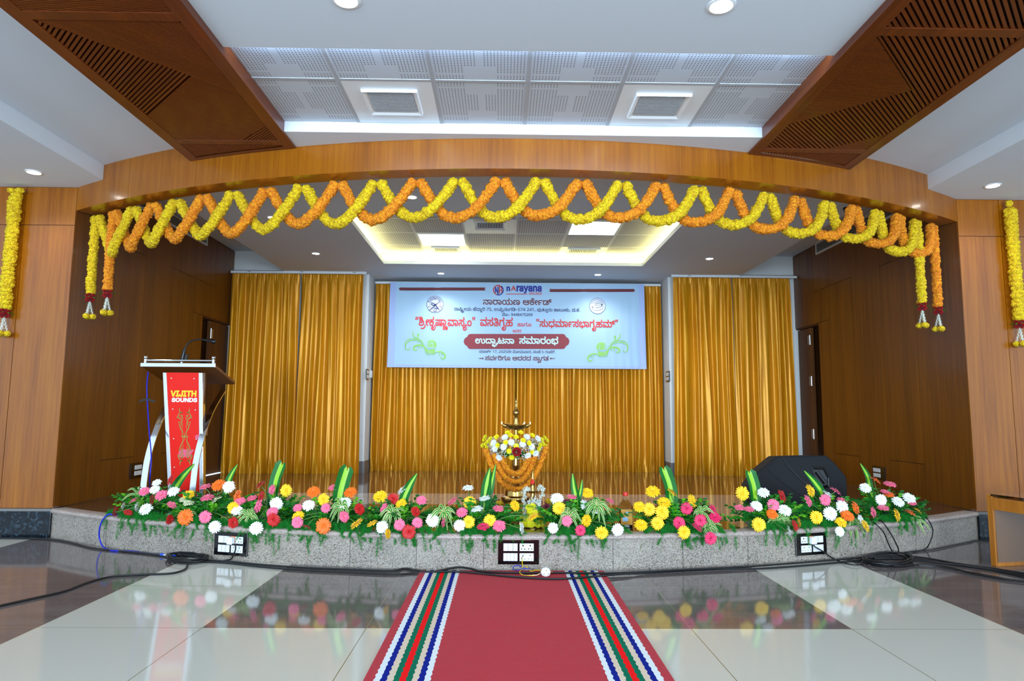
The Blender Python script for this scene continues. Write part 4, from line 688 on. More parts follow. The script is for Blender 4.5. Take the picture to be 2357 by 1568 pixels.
[[77,-3,-16,1,-14,3,-12,5,-10,6,-7,8,-6,9,-3,10,-1,11,0,4,1,4,0,3,1,4,20,-3,-1,-2,0,-3,0,-2,-1,-3,1,-6,2,-6,3,-6,4,-6,6,-4,9,-4,11,-2,13,-1,14,1,12,2,9,4,6,4,5,6,3,6,1,6,1,5,0,6,-1,5,-2,5,-3,5,-1,1,-1,0,-1,1,-1,1,-5,4,-7,2,-7,2,-9,1,-8,-1,-6,-2,-4,-3,-1,-4,1,-5,3,-3,5,-2,7,0,8,0,6,3,5,4,4,5,2,7,1,7,-1,9,-4,7,-5,6,-7,5,-6,3,-6,2,30,1,7,-6,6,-8,3,-9,1,-11,0,-2,0,-2,0,-2,0,-1,-2,-7,-4,-9,-6,-8,-7,-6,-8,-4,-9,-2,-9,-1,-15,2,-11,5,-7,9,-2,12,1,8,3,6,5,6,7,4,9,3,12,0,9,0,8,-1,7,-2,7,-3,1,-1,1,0,1,-1,1,0,1,0,10,-8,6,-10,5,-11,1,-11,-1,-12,-3,-11,-5,-9,-8,-8,-9,-7,-12,-4,-14,-3],[10,118,0,20,83,0,12,0,7,1,5,1,3,2,3,3,2,3,1,3,0,3,-1,9,-3,8,-5,8,-7,8,16,11,10,-13,6,-11,3,-10,1,-11,0,-5,-2,-7,-3,-6,-5,-6,-7,-5,-8,-3,-10,-2,-13,-1]],
[[22,-3,-15,2,-13,7,-12,10,-12,12,13,14,10,-11,9,-8,10,-5,10,-1,10,1,7,5,3,7,2,9,-1,9,0,7,-1,7,0,6,0,6,0,7,2,17,6,15,9,12,13,9,15,5,17,2,18,-2,14,-5,13,-7,10,-10,8,-12,5,-14,4,-15,1,-16,-2,-19,-4,-15,-8,-13,-10,-9,-13,-5,-16,-2,-13,1,-10,4,-9,7,-6,8,-4,9,-1,11,1,10,3,8,4,7,6,4,7,3,7,1,8,-1,6,-4,4,-5,1,-7,-1,-6,-3,-5,-4,-3,-6,-1,-6,0,-4,3,-3,5,-1,6,2,1,-1,-4,-1,-3,-1,-3,0,-4,2,-9,4,-7,8,-6,11,-1,10,1,8,3,6,7,5,8,3,11,0,13,-1,16,-4,15,-7,12,-10,10,-13,7,-16,2,-13,-1,-10,-4,-9,-6,-6,-8,-4,-11,-1,-13,0,-7,0,-6,1,-6,1,-6,0,-7,0,-7,-2,-14,-4,-10,-7,-8,-9,-6,-9,-3]],
[[25,-44,-1,-8,-2,-7,-4,-5,-4,-4,-8,-5,-10,-3,-11,-1,-15,-1,-82,0,0,19,81,0,-7,-5,-2,5,-1,4,-1,5,0,7,0,7,3,7,5,6,6,6,9,3,11,1,14,-2,11,-7,6,-10],[-25,-46,1,-5,1,-5,2,-4,3,-4,-9,5,11,0,10,1,7,2,4,5,2,7,-1,6,-3,4,-5,3,-6,1,-7,-1,-5,-3,-4,-6]],
[[82,-3,-20,2,-17,6,-14,9,-11,13,-7,17,-3,20,1,13,3,12,5,10,6,9,8,8,9,6,4,-4,-36,0,0,20,90,0,11,0,7,1,5,1,4,2,2,3,2,3,1,3,0,3,-1,9,-3,8,-5,8,-7,8,16,11,10,-13,6,-11,3,-10,1,-11,0,-5,-2,-7,-3,-6,-5,-6,-3,-3,-5,-2,-4,-2,-6,-2,-1,2,9,-7,7,-7,6,-9,4,-10,3,-12,0,-13,-2,-19,-6,-16,-10,-13,-14,-10,-18,-7],[82,17,15,2,13,5,10,8,6,10,5,13,1,13,-2,15,-5,13,-7,10,-10,7,-12,5,-14,1,-14,-2,-13,-4,-10,-8,-8,-10,-4,-13,-2,-14,3,-22,11,-16,16,-9]],
[[29,-3,-18,2,-15,8,-14,10,-12,14,13,13,11,-11,10,-9,12,-5,14,-2,13,2,10,7,6,12,2,14,-1,17,-5,14,-7,13,-10,10,-12,9,-14,7,11,19,16,-9,14,-12,12,-13,9,-16,6,-17,2,-20,-2,-16,-4,-13,-7,-12,-11,-9,-13,-5]],
[[77,-3,-16,1,-14,3,-12,5,-10,6,-7,8,-6,9,-3,10,-1,11,0,4,1,4,0,3,1,4,20,-3,-1,-2,0,-3,0,-2,-1,-3,1,-6,2,-6,3,-6,4,-6,6,-4,9,-4,11,-2,13,-1,14,1,12,2,9,4,6,4,5,6,3,6,1,6,1,5,0,6,-1,5,-2,5,-3,5,-1,1,-1,0,-1,1,-1,1,-5,4,-7,2,-7,2,-9,1,-8,-1,-6,-2,-4,-3,-1,-4,1,-5,3,-3,5,-2,7,0,8,0,6,3,5,4,4,5,2,7,1,7,-1,9,-4,7,-5,6,-7,5,-6,3,-6,2,30,1,7,-6,6,-8,3,-9,1,-11,0,-2,0,-2,0,-2,0,-1,-2,-7,-4,-9,-6,-8,-7,-6,-8,-4,-9,-2,-9,-1,-15,2,-11,5,-7,9,-2,12,1,8,3,6,5,6,7,4,9,3,12,0,9,0,8,-1,7,-2,7,-3,1,-1,1,0,1,-1,1,0,1,0,10,-8,6,-10,5,-11,1,-11,-1,-12,-3,-11,-5,-9,-8,-8,-9,-7,-12,-4,-14,-3],[10,118,0,20,108,0,0,-20]],
[[94,-3,-25,3,-21,7,-17,12,-12,17,-7,19,-3,22,2,18,5,16,7,13,11,9,12,6,14,2,11,-1,9,-3,7,-5,5,-7,3,-8,1,-10,-1,-10,-4,-9,-6,-8,-8,-6,-11,-3,-13,-1,-5,0,-5,0,-5,2,-4,1,-4,2,-3,2,3,18,2,-2,3,-2,4,-1,4,-2,4,-1,5,0,11,1,8,5,4,6,2,8,-1,7,-4,5,-5,3,-7,1,-8,-1,-7,-3,-7,-6,-5,-9,-3,-12,-1,-16,2,-15,5,-14,10,-12,12,-10,17,-6,19,-2,20,2,16,5,13,7,9,11,6,13,2,15,-2,17,-8,14,-12,12,-15,10,11,18,20,-13,14,-16,9,-19,3,-23,-2,-19,-6,-17,-12,-15,-16,-12,-22,-7]],
[[71,-3,-17,1,-13,5,-12,7,-8,9,-5,11,-2,13,1,8,2,7,3,7,5,6,6,5,7,4,4,-3,-33,-1,0,18,52,0,3,2,2,3,1,3,1,4,-1,3,-1,4,-1,3,-2,3,11,3,9,-3,2,-4,1,-3,1,-3,0,-3,0,-4,-1,-3,-1,-3,-1,-2,51,0,0,-18,-34,1,4,3,7,-4,6,-4,4,-6,4,-7,2,-7,1,-8,-2,-13,-5,-12,-8,-9,-11,-7,-14,-5],[72,16,17,3,11,6,7,10,2,11,-1,9,-3,7,-5,6,-8,5,-9,3,-11,0,-12,0,-9,-3,-7,-5,-6,-6,-2,-8,-2,-8,3,-12,7,-9,11,-6],[9,118,0,20,75,0,11,0,7,1,5,1,3,2,3,3,2,3,1,3,0,3,-1,9,-3,8,-5,8,-7,8,16,11,10,-13,6,-11,3,-10,1,-11,0,-5,-2,-7,-3,-6,-5,-6,-7,-5,-8,-3,-10,-2,-13,-1]],
[[54,-3,-18,4,-14,11,-8,18,-4,25,2,15,3,14,5,12,8,10,10,9,11,7,4,-4,-43,0,0,20,118,0,11,0,8,1,5,1,3,2,3,3,2,3,0,3,0,3,0,9,-4,8,-5,8,-7,8,16,11,10,-13,6,-11,4,-10,1,-11,-1,-5,-1,-7,-3,-6,-6,-6,-2,-2,-4,-2,-3,-2,-5,-2,-5,-1,-5,-1,0,2,10,-7,8,-9,7,-10,5,-12,4,-14,1,-14,-3,-25,-9,-18,-15,-11,-18,-4,-10,1,-8,2,-8,4,-6,5,-7,8,-5,9,8,1,-7,-11,-6,-8,-8,-5,-8,-4,-8,-1],[57,17,11,2,9,7,6,10,3,13,19,0,3,-15,7,-10,9,-5,10,-2,11,2,8,6,5,12,2,17,-1,13,-3,12,-4,11,-7,10,-9,8,-11,6,-12,4,-15,1,-4,0,-15,-1,-12,-4,-11,-6,-9,-7,-7,-10,-5,-11,-3,-12,-1,-13,2,-18,5,-11,8,-7]],
[[18,14,1,8,3,5,5,3,6,1,6,-1,5,-3,4,-5,1,-8,-1,-8,-4,-5,-5,-3,-6,-1,-6,1,-5,3,-3,5]],
[[56,-3,-13,1,-12,4,-10,7,-7,9,-5,11,-1,13,1,10,3,10,6,8,7,6,10,4,11,1,12,-2,9,-4,6,-8,2,-9,0,-4,-1,-4,-1,-4,-1,-3,-17,1,0,2,1,2,0,3,0,1,0,5,-3,4,-3,2,-5,1,-7,-2,-6,-4,-4,-6,-1,-10,2,-10,6,-8,10,-5,13,-2,15,2,11,7,6,10,3,13,19,0,3,-15,7,-10,9,-5,11,-2,12,2,8,7,4,10,2,12,-2,14,-4,13,-6,12,-7,10,-9,8,-10,7,-10,5,-10,2,38,2,12,-9,10,-10,7,-12,6,-12,4,-14,1,-14,-2,-17,-4,-13,-7,-10,-9,-7,-11,-5,-11,-1,-11,1,-9,2,-8,4,-6,6,-6,7,-5,8,8,1,-7,-10,-7,-8,-8,-5,-8,-4,-10,-1],[8,118,0,20,119,0,15,0,10,2,6,2,4,4,3,3,2,5,0,4,1,5,-2,9,-5,7,-7,5,-10,1,-8,-1,-8,-4,-5,-6,-1,-7,0,-2,0,-1,0,-1,0,-1,-8,10,3,0,2,1,2,0,2,0,6,0,4,-3,3,-3,0,-5,0,-5,-3,-3,-5,-3,-6,-1,-7,2,-5,5,-3,6,-1,7,1,8,3,7,6,7,8,6,10,3,12,1,12,-1,10,-4,9,-7,6,-8,4,-10,1,-12,-1,-9,-2,-8,-3,-7,-6,-6,-5,-4,-6,-3,-6,-2,-8,-1,-9,-1,-10,-1],[221,-3,-15,2,-14,7,-12,10,-11,12,13,14,9,-11,10,-8,9,-5,11,-1,10,1,6,5,4,7,1,9,0,9,0,7,-1,7,-1,6,0,6,0,7,2,17,6,15,10,12,12,9,16,5,17,2,17,-2,15,-5,12,-7,11,-10,7,-12,6,-14,3,-15,2,-16,-2,-19,-5,-15,-7,-13,-11,-9,-13,-5,-15,-2,-13,1,-11,4,-8,7,-6,8,-4,9,-1,11,1,10,3,8,4,7,6,4,6,3,8,1,8,-1,6,-4,3,-5,1,-7,0,-6,-3,-5,-5,-3,-5,-1,-6,0,-5,3,-2,5,-1,6,2,1,-2,-4,-1,-3,0,-3,0,-4,1,-9,4,-7,8,-6,12,-1,9,1,8,3,6,7,5,8,3,11,1,13,-1,16,-4,15,-7,12,-10,10,-13,7,-17,2,-12,-1,-11,-4,-8,-6,-6,-8,-4,-11,-2,-13,1,-7,0,-6,1,-6,0,-6,0,-7,0,-7,-1,-14,-5,-10,-6,-8,-9,-6,-10,-3]],
[[18,14,1,8,3,5,5,3,6,1,6,-1,5,-3,4,-5,1,-8,-1,-8,-4,-5,-5,-3,-6,-1,-6,1,-5,3,-3,5],[18,96,1,8,3,5,5,3,6,1,6,-1,5,-3,4,-5,1,-8,-1,-8,-4,-5,-5,-3,-6,-1,-6,1,-5,3,-3,5]],
[[130,99,-1,-15,-1,-15,-3,-14,-5,-13,-6,-13,-8,-11,-10,-8,-14,-7,-15,-5,-19,-1,-5,0,-7,1,-6,0,-4,2,0,18,4,-1,6,-1,6,-1,6,0,15,1,13,4,11,7,7,9,6,10,4,12,3,12,1,14,-2,0,-4,-5,-5,-5,-7,-5,-7,-3,-9,-2,-10,-1,-15,2,-12,5,-10,7,-8,11,-5,13,-2,15,2,17,6,15,8,12,12,8,13,6,17,2,12,-2,11,-3,11,-6,8,-8,8,-11,5,-13,4,-16],[70,157,-15,-2,-11,-8,-7,-12,-3,-19,2,-14,7,-12,10,-7,15,-2,12,1,9,3,8,6,6,6,4,8,1,7,-1,8,-2,8,-3,8,-4,7,-5,6,-7,4,-8,3]],
[[71,176,15,-2,13,-3,11,-6,8,-8,5,-11,2,-12,-1,-10,-4,-8,-5,-8,-7,-6,-8,-5,-9,-5,10,-6,10,-6,8,-7,6,-8,4,-9,1,-12,-1,-13,-6,-12,-8,-9,-12,-7,-14,-5,-17,-1,-18,1,-15,4,-11,7,-9,9,-5,12,-2,14,2,11,3,9,6,9,8,7,9,5,9,5,-8,6,-8,5,-6,7,-5,7,-3,9,-1,10,2,12,5,11,8,8,11,6,13,3],[34,44,2,-12,7,-9,12,-6,17,-3,16,3,11,6,8,9,2,12,-1,8,-4,7,-5,6,-8,6,-9,4,-10,5,-4,1,-11,-4,-8,-6,-7,-5,-4,-7,-3,-7],[71,158,-13,-2,-10,-5,-6,-7,-2,-11,1,-8,3,-7,5,-5,7,-5,8,-4,8,-4,9,4,7,4,6,5,5,5,3,7,1,8,-2,11,-7,7,-10,5]],
[[14,74,0,15,2,14,3,15,4,13,7,12,8,11,10,9,13,7,16,4,19,2,5,-1,6,0,6,-1,5,-1,0,-18,-5,1,-6,1,-5,0,-6,1,-16,-2,-13,-4,-10,-7,-8,-8,-6,-10,-3,-12,-3,-13,-1,-14,1,0,5,6,5,5,6,4,8,3,8,3,11,0,14,-1,13,-5,10,-8,8,-10,5,-13,1,-16,-1,-17,-6,-14,-8,-12,-11,-9,-14,-5,-17,-2,-12,1,-11,4,-11,6,-9,8,-7,11,-6,13,-3,16],[74,16,14,2,12,8,7,12,3,18,-3,15,-6,11,-11,8,-15,2,-11,-1,-10,-4,-7,-5,-6,-7,-4,-7,-1,-8,1,-8,1,-8,3,-7,5,-7,5,-6,7,-4,7,-3]],
[[60,137,-2,3,3,9,3,10,4,10,4,10,4,10,4,9,17,0,-3,-10,-2,-10,-2,-11,-2,-11,-2,-10,-2,-9],[14,137,-1,3,3,9,3,10,3,10,4,10,4,10,4,9,16,0,-2,-10,-2,-10,-3,-11,-2,-11,-2,-10,-1,-9]],
[[67,-3,-17,1,-15,4,-12,6,-9,8,-5,10,-2,14,2,12,5,9,7,7,10,4,12,4,12,2,14,3,11,3,7,5,4,7,2,9,1,11,0,4,-1,10,-2,11,-3,10,-5,10,-7,9,-8,6,-10,5,-11,1,-7,-1,-5,-2,-3,-5,-2,-5,1,-5,3,-4,5,-3,6,-1,9,2,7,4,5,7,3,11,18,-2,-5,-18,-9,-12,-12,-7,-15,-2,-10,1,-8,2,-7,5,-6,6,-3,7,-1,10,3,11,7,10,12,7,15,2,15,-2,13,-5,12,-8,9,-11,7,-12,5,-14,3,-15,1,-14,0,-3,0,-2,0,-2,0,-2,0,-2,0,-2,-3,-14,-6,-12,-8,-8,-10,-6,-12,-3,-12,-3,-11,-1,-8,-2,-7,-3,-5,-4,-2,-4,-1,-6,1,-7,3,-5,4,-5,8,-3,10,-3,13,0,18,1,15,4,12,7,9,9,5,11,2,13,-1,13,-5,12,-6,10,-10,9,-2,1,-2,1,-2,0,-2,1,-7,3,-8,2,-8,1,-9,1,-10,-1,-8,-2,-5,-4,-2,-6,0,-3,1,-3,1,-3,1,-2,-18,-8,-3,6,-2,5,-1,5,0,5,1,5,1,6,3,5,5,4,6,4,8,3,10,2,12,1,9,0,8,-1,8,-2,8,-3,1,0,1,0,2,0,1,0,1,-1,1,0,12,-7,10,-8,8,-10,7,-11,4,-14,1,-15,-2,-19,-7,-17,-11,-13,-16,-9,-20,-6]],
[[32,-14,-3,-19,-8,-15,-13,-11,-16,-9,-21,-4,-23,-2,-10,0,-10,1,-11,2,-10,2,5,17,8,-1,9,-2,9,-1,10,0,28,3,20,9,12,13,4,17,-1,9,-2,7,-3,7,-4,6,18,9,6,-10,3,-10,2,-9]],
[[-27,-104,-15,2,-13,4,-10,8,-8,10,-4,11,-2,13,1,11,4,10,5,8,8,7,9,4,11,1,9,-1,8,-2,5,-5,4,-5,2,-6,1,-8,-2,-10,-6,-9,-10,-5,-14,-2,-6,0,-6,1,-5,2,-5,3,-3,18,5,-4,5,-3,6,-1,6,0,8,0,5,2,3,4,1,5,-1,4,-2,4,-4,2,-5,1,-5,-1,-5,-3,-4,-3,-3,-5,-2,-6,-1,-7,0,-1,3,-13,6,-10,11,-6,15,-2,12,1,11,4,9,6,7,9,4,12,2,17,-2,12,-3,13,-4,12,-5,10,17,9,4,-9,4,-8,3,-9,2,-10,2,-10,0,-11,-4,-28,-12,-20,-20,-13]],
[[56,-3,-13,1,-12,4,-10,7,-7,9,-5,11,-1,13,1,10,3,10,6,8,7,6,10,4,11,1,12,-2,9,-4,6,-8,2,-9,0,-4,-1,-4,-1,-4,-1,-3,-17,1,0,3,1,2,0,2,0,1,0,5,-3,4,-3,2,-5,1,-7,-2,-6,-4,-4,-6,-1,-10,2,-10,6,-8,10,-5,13,-2,15,2,11,7,6,10,3,13,19,0,3,-15,7,-10,10,-6,12,-2,9,1,7,3,4,5,4,6,2,8,0,9,-1,11,-3,12,-7,13,-10,13,18,12,10,-13,7,-14,5,-16,1,-16,-1,-16,-4,-12,-7,-10,-8,-7,-3,-3,-4,-2,-5,-1,-4,-1,-4,-1,-4,0,-12,1,-10,2,-7,4,-7,6,-5,7,-6,8,8,1,-7,-10,-7,-8,-8,-5,-8,-4,-10,-1],[100,74,-5,1,-5,3,-3,5,-1,6,1,6,3,5,5,3,5,1,6,-1,5,-3,3,-5,1,-6,-1,-6,-3,-5,-5,-3],[173,-14,-14,20,-3,5,-38,55,17,10,38,-56,4,-4,13,-19],[8,118,0,20,155,0,0,-20]],
[[-66,-94,-12,2,-8,4,-5,7,-1,7,1,7,4,6,7,5,10,3,0,-5,-10,4,-6,4,-4,7,-1,7,2,8,6,8,10,5,13,1,7,0,7,-2,5,-2,5,-4,5,-5,5,-6,-9,1,5,5,5,5,5,4,6,2,7,2,7,0,12,-1,10,-4,7,-7,6,-8,3,-11,2,-11,-2,-11,-3,-9,-5,-7,-7,-6,-9,-4,-12,-1,-12,2,-10,5,-6,8,-2,9,2,9,4,7,8,5,9,1,8,0,5,-4,4,-4,2,-6,-1,-3,0,-2,0,-2,-1,-2,-13,1,0,1,0,1,0,2,-1,2,-2,1,-2,1,-2,-1,-2,-1,-2,-2,0,-3,1,-4,2,-3,5,-2,6,0,8,1,6,4,4,6,2,11,-1,8,-2,6,-3,5,-5,4,-6,2,-7,1,-8,-1,-6,-3,-4,-5,-2,-6,-17,0,-2,6,-4,5,-6,3,-7,1,-8,0,-4,-2,-3,-3,-1,-4,0,-2,1,-1,1,-2,1,-1,2,-1,3,-1,3,-1,5,0,5,0,0,-15,-5,0,-5,0,-4,0,-3,-1,-2,-1,-2,-3,0,-3,0,-3,2,-2,4,-2,5,0,4,0,4,1,4,2,3,3,9,-14,-6,-3,-6,-3,-7,-1]],
[[56,-3,-13,1,-12,4,-10,7,-7,9,-5,11,-1,13,1,10,3,10,6,8,7,6,10,4,11,1,12,-2,9,-4,6,-8,2,-9,0,-4,-1,-4,-1,-4,-1,-3,-17,1,0,2,1,2,0,3,0,1,0,5,-3,4,-3,2,-5,1,-7,-2,-6,-4,-4,-6,-1,-10,2,-10,6,-8,10,-5,13,-2,15,2,11,7,6,10,3,13,19,0,3,-15,7,-10,9,-5,11,-2,12,2,8,7,4,10,2,12,-2,14,-4,13,-6,12,-7,10,-9,8,-10,7,-10,5,-10,2,38,1,12,-8,10,-10,7,-12,6,-12,4,-14,1,-14,-2,-17,-4,-13,-7,-10,-9,-7,-11,-5,-11,-1,-11,1,-9,2,-8,4,-6,6,-6,7,-5,8,8,1,-7,-10,-7,-8,-8,-5,-8,-4,-10,-1],[8,118,0,20,153,0,0,-20]],
[[121,-3,-12,1,-10,4,-8,6,-7,7,-5,8,-5,8,-6,10,-5,7,-5,4,-4,3,-4,2,-4,0,-8,-1,-6,-4,-3,-7,-1,-8,1,-8,2,-8,4,-9,5,-8,-19,-8,-5,9,-4,10,-3,11,-1,10,1,11,4,10,6,8,7,6,9,4,10,1,10,-1,8,-2,7,-4,6,-6,6,-7,5,-9,6,-9,5,-8,5,-6,5,-4,7,-2,7,-1,11,2,8,7,5,10,1,12,-1,12,-4,12,-6,12,-10,13,17,12,10,-13,8,-14,5,-15,2,-16,-4,-23,-9,-17,-15,-10],[85,79,-5,1,-5,3,-3,5,-1,6,1,5,3,5,5,3,5,1,6,-1,5,-3,3,-5,1,-5,-1,-6,-3,-5,-5,-3],[8,118,0,20,106,0,12,0,8,1,4,1,4,2,2,3,2,3,1,3,0,3,-1,9,-3,8,-5,8,-7,8,16,11,10,-13,6,-11,3,-10,2,-11,-1,-5,-1,-7,-4,-6,-5,-6,-7,-5,-8,-3,-10,-2,-13,-1]],
[[-1,-102,-15,1,-11,3,-8,5,-5,6,-3,7,-1,7,0,6,2,5,3,4,4,4,5,3,6,4,6,3,4,3,3,3,1,3,-1,3,-2,2,-3,1,-4,1,-7,-1,-4,-2,-2,-2,0,-3,0,-2,0,-1,1,-1,0,-2,-16,-5,-1,3,-1,3,-1,4,0,4,2,7,6,6,9,5,14,1,9,0,7,-3,5,-3,4,-4,2,-5,0,-6,0,-4,-1,-4,-3,-4,-3,-4,-5,-4,-7,-3,-7,-4,-4,-4,-3,-3,0,-4,0,-4,3,-3,4,-2,5,-2,6,0,8,-1,12,1,9,3,8,4,5,6,3,7,1,7,-1,8,-3,7,-3,7,-5,5,-5,6,-5,6,-5,6,-4,6,-3,7,0,7,1,8,3,6,4,5,6,4,7,2,8,1,11,-2,9,-4,7,-8,4,-12,-18,-3,-1,4,-1,3,-3,3,-2,1,-3,1,-3,1,-4,-1,-4,-2,-2,-3,-1,-4,1,-5,3,-5,3,-4,5,-6,6,-5,5,-6,5,-7,4,-8,2,-9,1,-10,-1,-12,-4,-9,-6,-8,-7,-6,-9,-4,-10,-4,-10,-1]],
[[21,134,-5,64,24,0,-5,-64],[67,134,-5,64,24,0,-5,-64]],
[[56,-3,-13,1,-12,4,-10,7,-7,9,-5,11,-1,13,1,10,3,10,6,8,7,6,10,4,11,1,12,-2,9,-4,6,-8,2,-9,0,-4,-1,-4,-1,-4,-1,-3,-17,1,0,2,1,2,0,3,0,1,0,5,-3,4,-3,2,-5,1,-7,-2,-6,-4,-4,-6,-1,-10,2,-10,6,-8,10,-5,13,-2,15,2,11,7,6,10,3,13,19,0,3,-15,7,-10,9,-5,11,-2,12,2,8,7,4,10,2,12,-2,14,-4,13,-6,12,-7,10,-9,8,-10,7,-10,5,-10,2,38,2,12,-9,10,-10,7,-12,6,-12,4,-14,1,-14,-2,-17,-4,-13,-7,-10,-9,-7,-11,-5,-11,-1,-11,1,-9,2,-8,4,-6,6,-6,7,-5,8,8,1,-7,-10,-7,-8,-8,-5,-8,-4,-10,-1],[8,118,0,20,127,0,12,0,7,1,5,1,3,2,3,3,2,3,1,3,0,3,-1,9,-3,8,-5,8,-7,8,16,11,10,-13,6,-11,3,-10,1,-11,0,-5,-2,-7,-3,-6,-5,-6,-7,-5,-8,-3,-10,-2,-13,-1]],
[[76,-3,-16,1,-14,3,-12,5,-10,6,-7,8,-5,9,-4,10,-1,11,0,4,1,4,0,3,1,4,19,-3,0,-2,0,-3,0,-2,0,-3,0,-6,2,-6,3,-6,4,-6,7,-4,8,-4,11,-2,13,-1,14,1,12,2,9,4,6,4,5,6,3,6,1,6,1,5,0,6,-1,5,-3,6,-3,4,-1,1,-1,1,-1,1,-5,4,-6,2,-8,2,-8,1,-10,-1,-6,-2,-3,-3,-1,-5,1,-4,3,-3,5,-2,7,0,8,0,7,3,5,5,4,7,2,10,1,12,-1,12,-3,12,-5,11,-6,9,-8,7,-9,6,-10,3,-11,1,-7,-1,-6,-2,-3,-5,-1,-5,1,-5,3,-4,5,-3,6,-1,8,2,8,3,5,7,3,12,18,-2,-3,-13,-5,-9,-6,-8,-8,-5,-9,-3,-10,-1,-10,1,-9,2,-7,5,-5,6,-3,7,-1,10,2,11,8,10,11,7,15,2,16,-2,14,-5,13,-8,11,-10,8,-12,6,-13,4,-14,1,-15,0,-7,-1,-6,-1,-6,-1,-5,-1,-1,0,-1,0,-1,-1,-1,0,-1,0,-1,-8,-11,-10,-8,-12,-5,-13,-2,-15,2,-11,5,-7,9,-2,13,1,7,3,7,5,6,7,4,9,3,12,1,10,-1,10,-2,8,-4,7,-3,2,-2,10,-7,6,-10,4,-10,1,-11,-1,-12,-3,-11,-5,-9,-8,-8,-9,-7,-12,-4,-14,-3]],
[[58,-3,-21,3,-15,10,-10,15,-4,20,4,20,10,15,16,10,21,4,7,-1,6,-1,6,-2,5,-3,5,-4,4,-4,-1,0,0,1,0,1,0,2,0,1,-1,7,-2,6,-3,6,-5,6,-6,4,-7,3,-7,3,-8,1,38,2,6,-4,4,-4,5,-6,3,-6,2,-8,0,-8,0,-2,0,-2,0,-2,0,-1,-1,0,4,4,5,4,6,3,6,2,7,1,7,1,21,-4,15,-10,9,-16,3,-19,-3,-19,-10,-15,-16,-11,-21,-3,-11,1,-9,2,-9,5,-6,5,-6,7,-3,9,4,-1,-4,-8,-5,-6,-7,-6,-8,-4,-9,-3],[59,16,14,2,10,6,6,10,1,11,-2,13,-6,9,-9,6,-13,2,-10,-1,-8,-3,-6,-4,-4,-6,-2,-7,-1,-8,2,-13,6,-9,10,-6],[140,16,14,2,10,6,6,10,2,11,-1,9,-3,7,-5,6,-5,4,-8,3,-9,1,-14,-2,-9,-6,-6,-10,-2,-11,2,-13,6,-9,10,-6],[8,118,0,20,131,0,12,0,7,1,5,1,3,2,3,3,2,3,0,3,1,3,-1,9,-3,8,-5,8,-7,8,16,11,10,-13,6,-11,3,-10,1,-11,0,-5,-2,-7,-3,-6,-5,-6,-7,-5,-8,-3,-10,-2,-13,-1]],
[[58,-3,-21,3,-15,10,-10,15,-4,20,4,20,10,15,16,10,21,4,7,-1,6,-1,6,-2,5,-3,5,-4,4,-4,-1,0,0,1,0,1,0,2,0,1,-1,7,-2,6,-3,6,-5,6,-6,4,-7,3,-7,3,-8,1,38,2,6,-4,4,-4,5,-6,3,-6,2,-8,0,-8,0,-2,0,-2,0,-2,0,-1,-1,0,4,4,5,4,6,3,6,2,7,1,7,1,21,-4,15,-10,9,-16,3,-19,-3,-19,-10,-15,-16,-11,-21,-3,-11,1,-9,2,-9,5,-6,5,-6,7,-3,9,4,-1,-4,-8,-5,-6,-7,-6,-8,-4,-9,-3],[59,16,14,2,10,6,6,10,1,11,-2,13,-6,9,-9,6,-13,2,-10,-1,-8,-3,-6,-4,-4,-6,-2,-7,-1,-8,2,-13,6,-9,10,-6],[140,16,14,2,10,6,6,10,2,11,-1,9,-3,7,-5,6,-5,4,-8,3,-9,1,-14,-2,-9,-6,-6,-10,-2,-11,2,-13,6,-9,10,-6],[8,118,0,20,154,0,0,-20]],
[[54,-3,-18,4,-14,11,-8,18,-4,25,2,15,3,14,5,12,8,10,10,9,11,7,4,-4,-43,0,0,20,118,0,11,0,8,1,5,1,3,2,3,3,2,3,0,3,0,3,0,9,-4,8,-5,8,-7,8,16,11,10,-13,6,-11,4,-10,1,-11,-1,-5,-1,-7,-3,-6,-6,-6,-2,-2,-4,-2,-3,-2,-5,-2,-5,-1,-5,-1,0,2,10,-7,8,-9,7,-10,5,-12,4,-14,1,-14,-3,-25,-9,-18,-15,-11,-18,-4,-10,1,-8,2,-8,4,-6,5,-7,8,-5,9,8,1,-7,-11,-6,-8,-8,-5,-8,-4,-8,-1],[57,17,11,2,9,7,6,10,3,13,19,0,3,-15,7,-10,9,-5,10,-2,11,2,8,6,5,12,2,17,-1,13,-3,12,-4,11,-7,10,-9,8,-11,6,-12,4,-15,1,-4,0,-15,-1,-12,-4,-11,-6,-9,-7,-7,-10,-5,-11,-3,-12,-1,-13,2,-18,5,-11,8,-7],[84,-36,2,40,19,0,2,-40]],
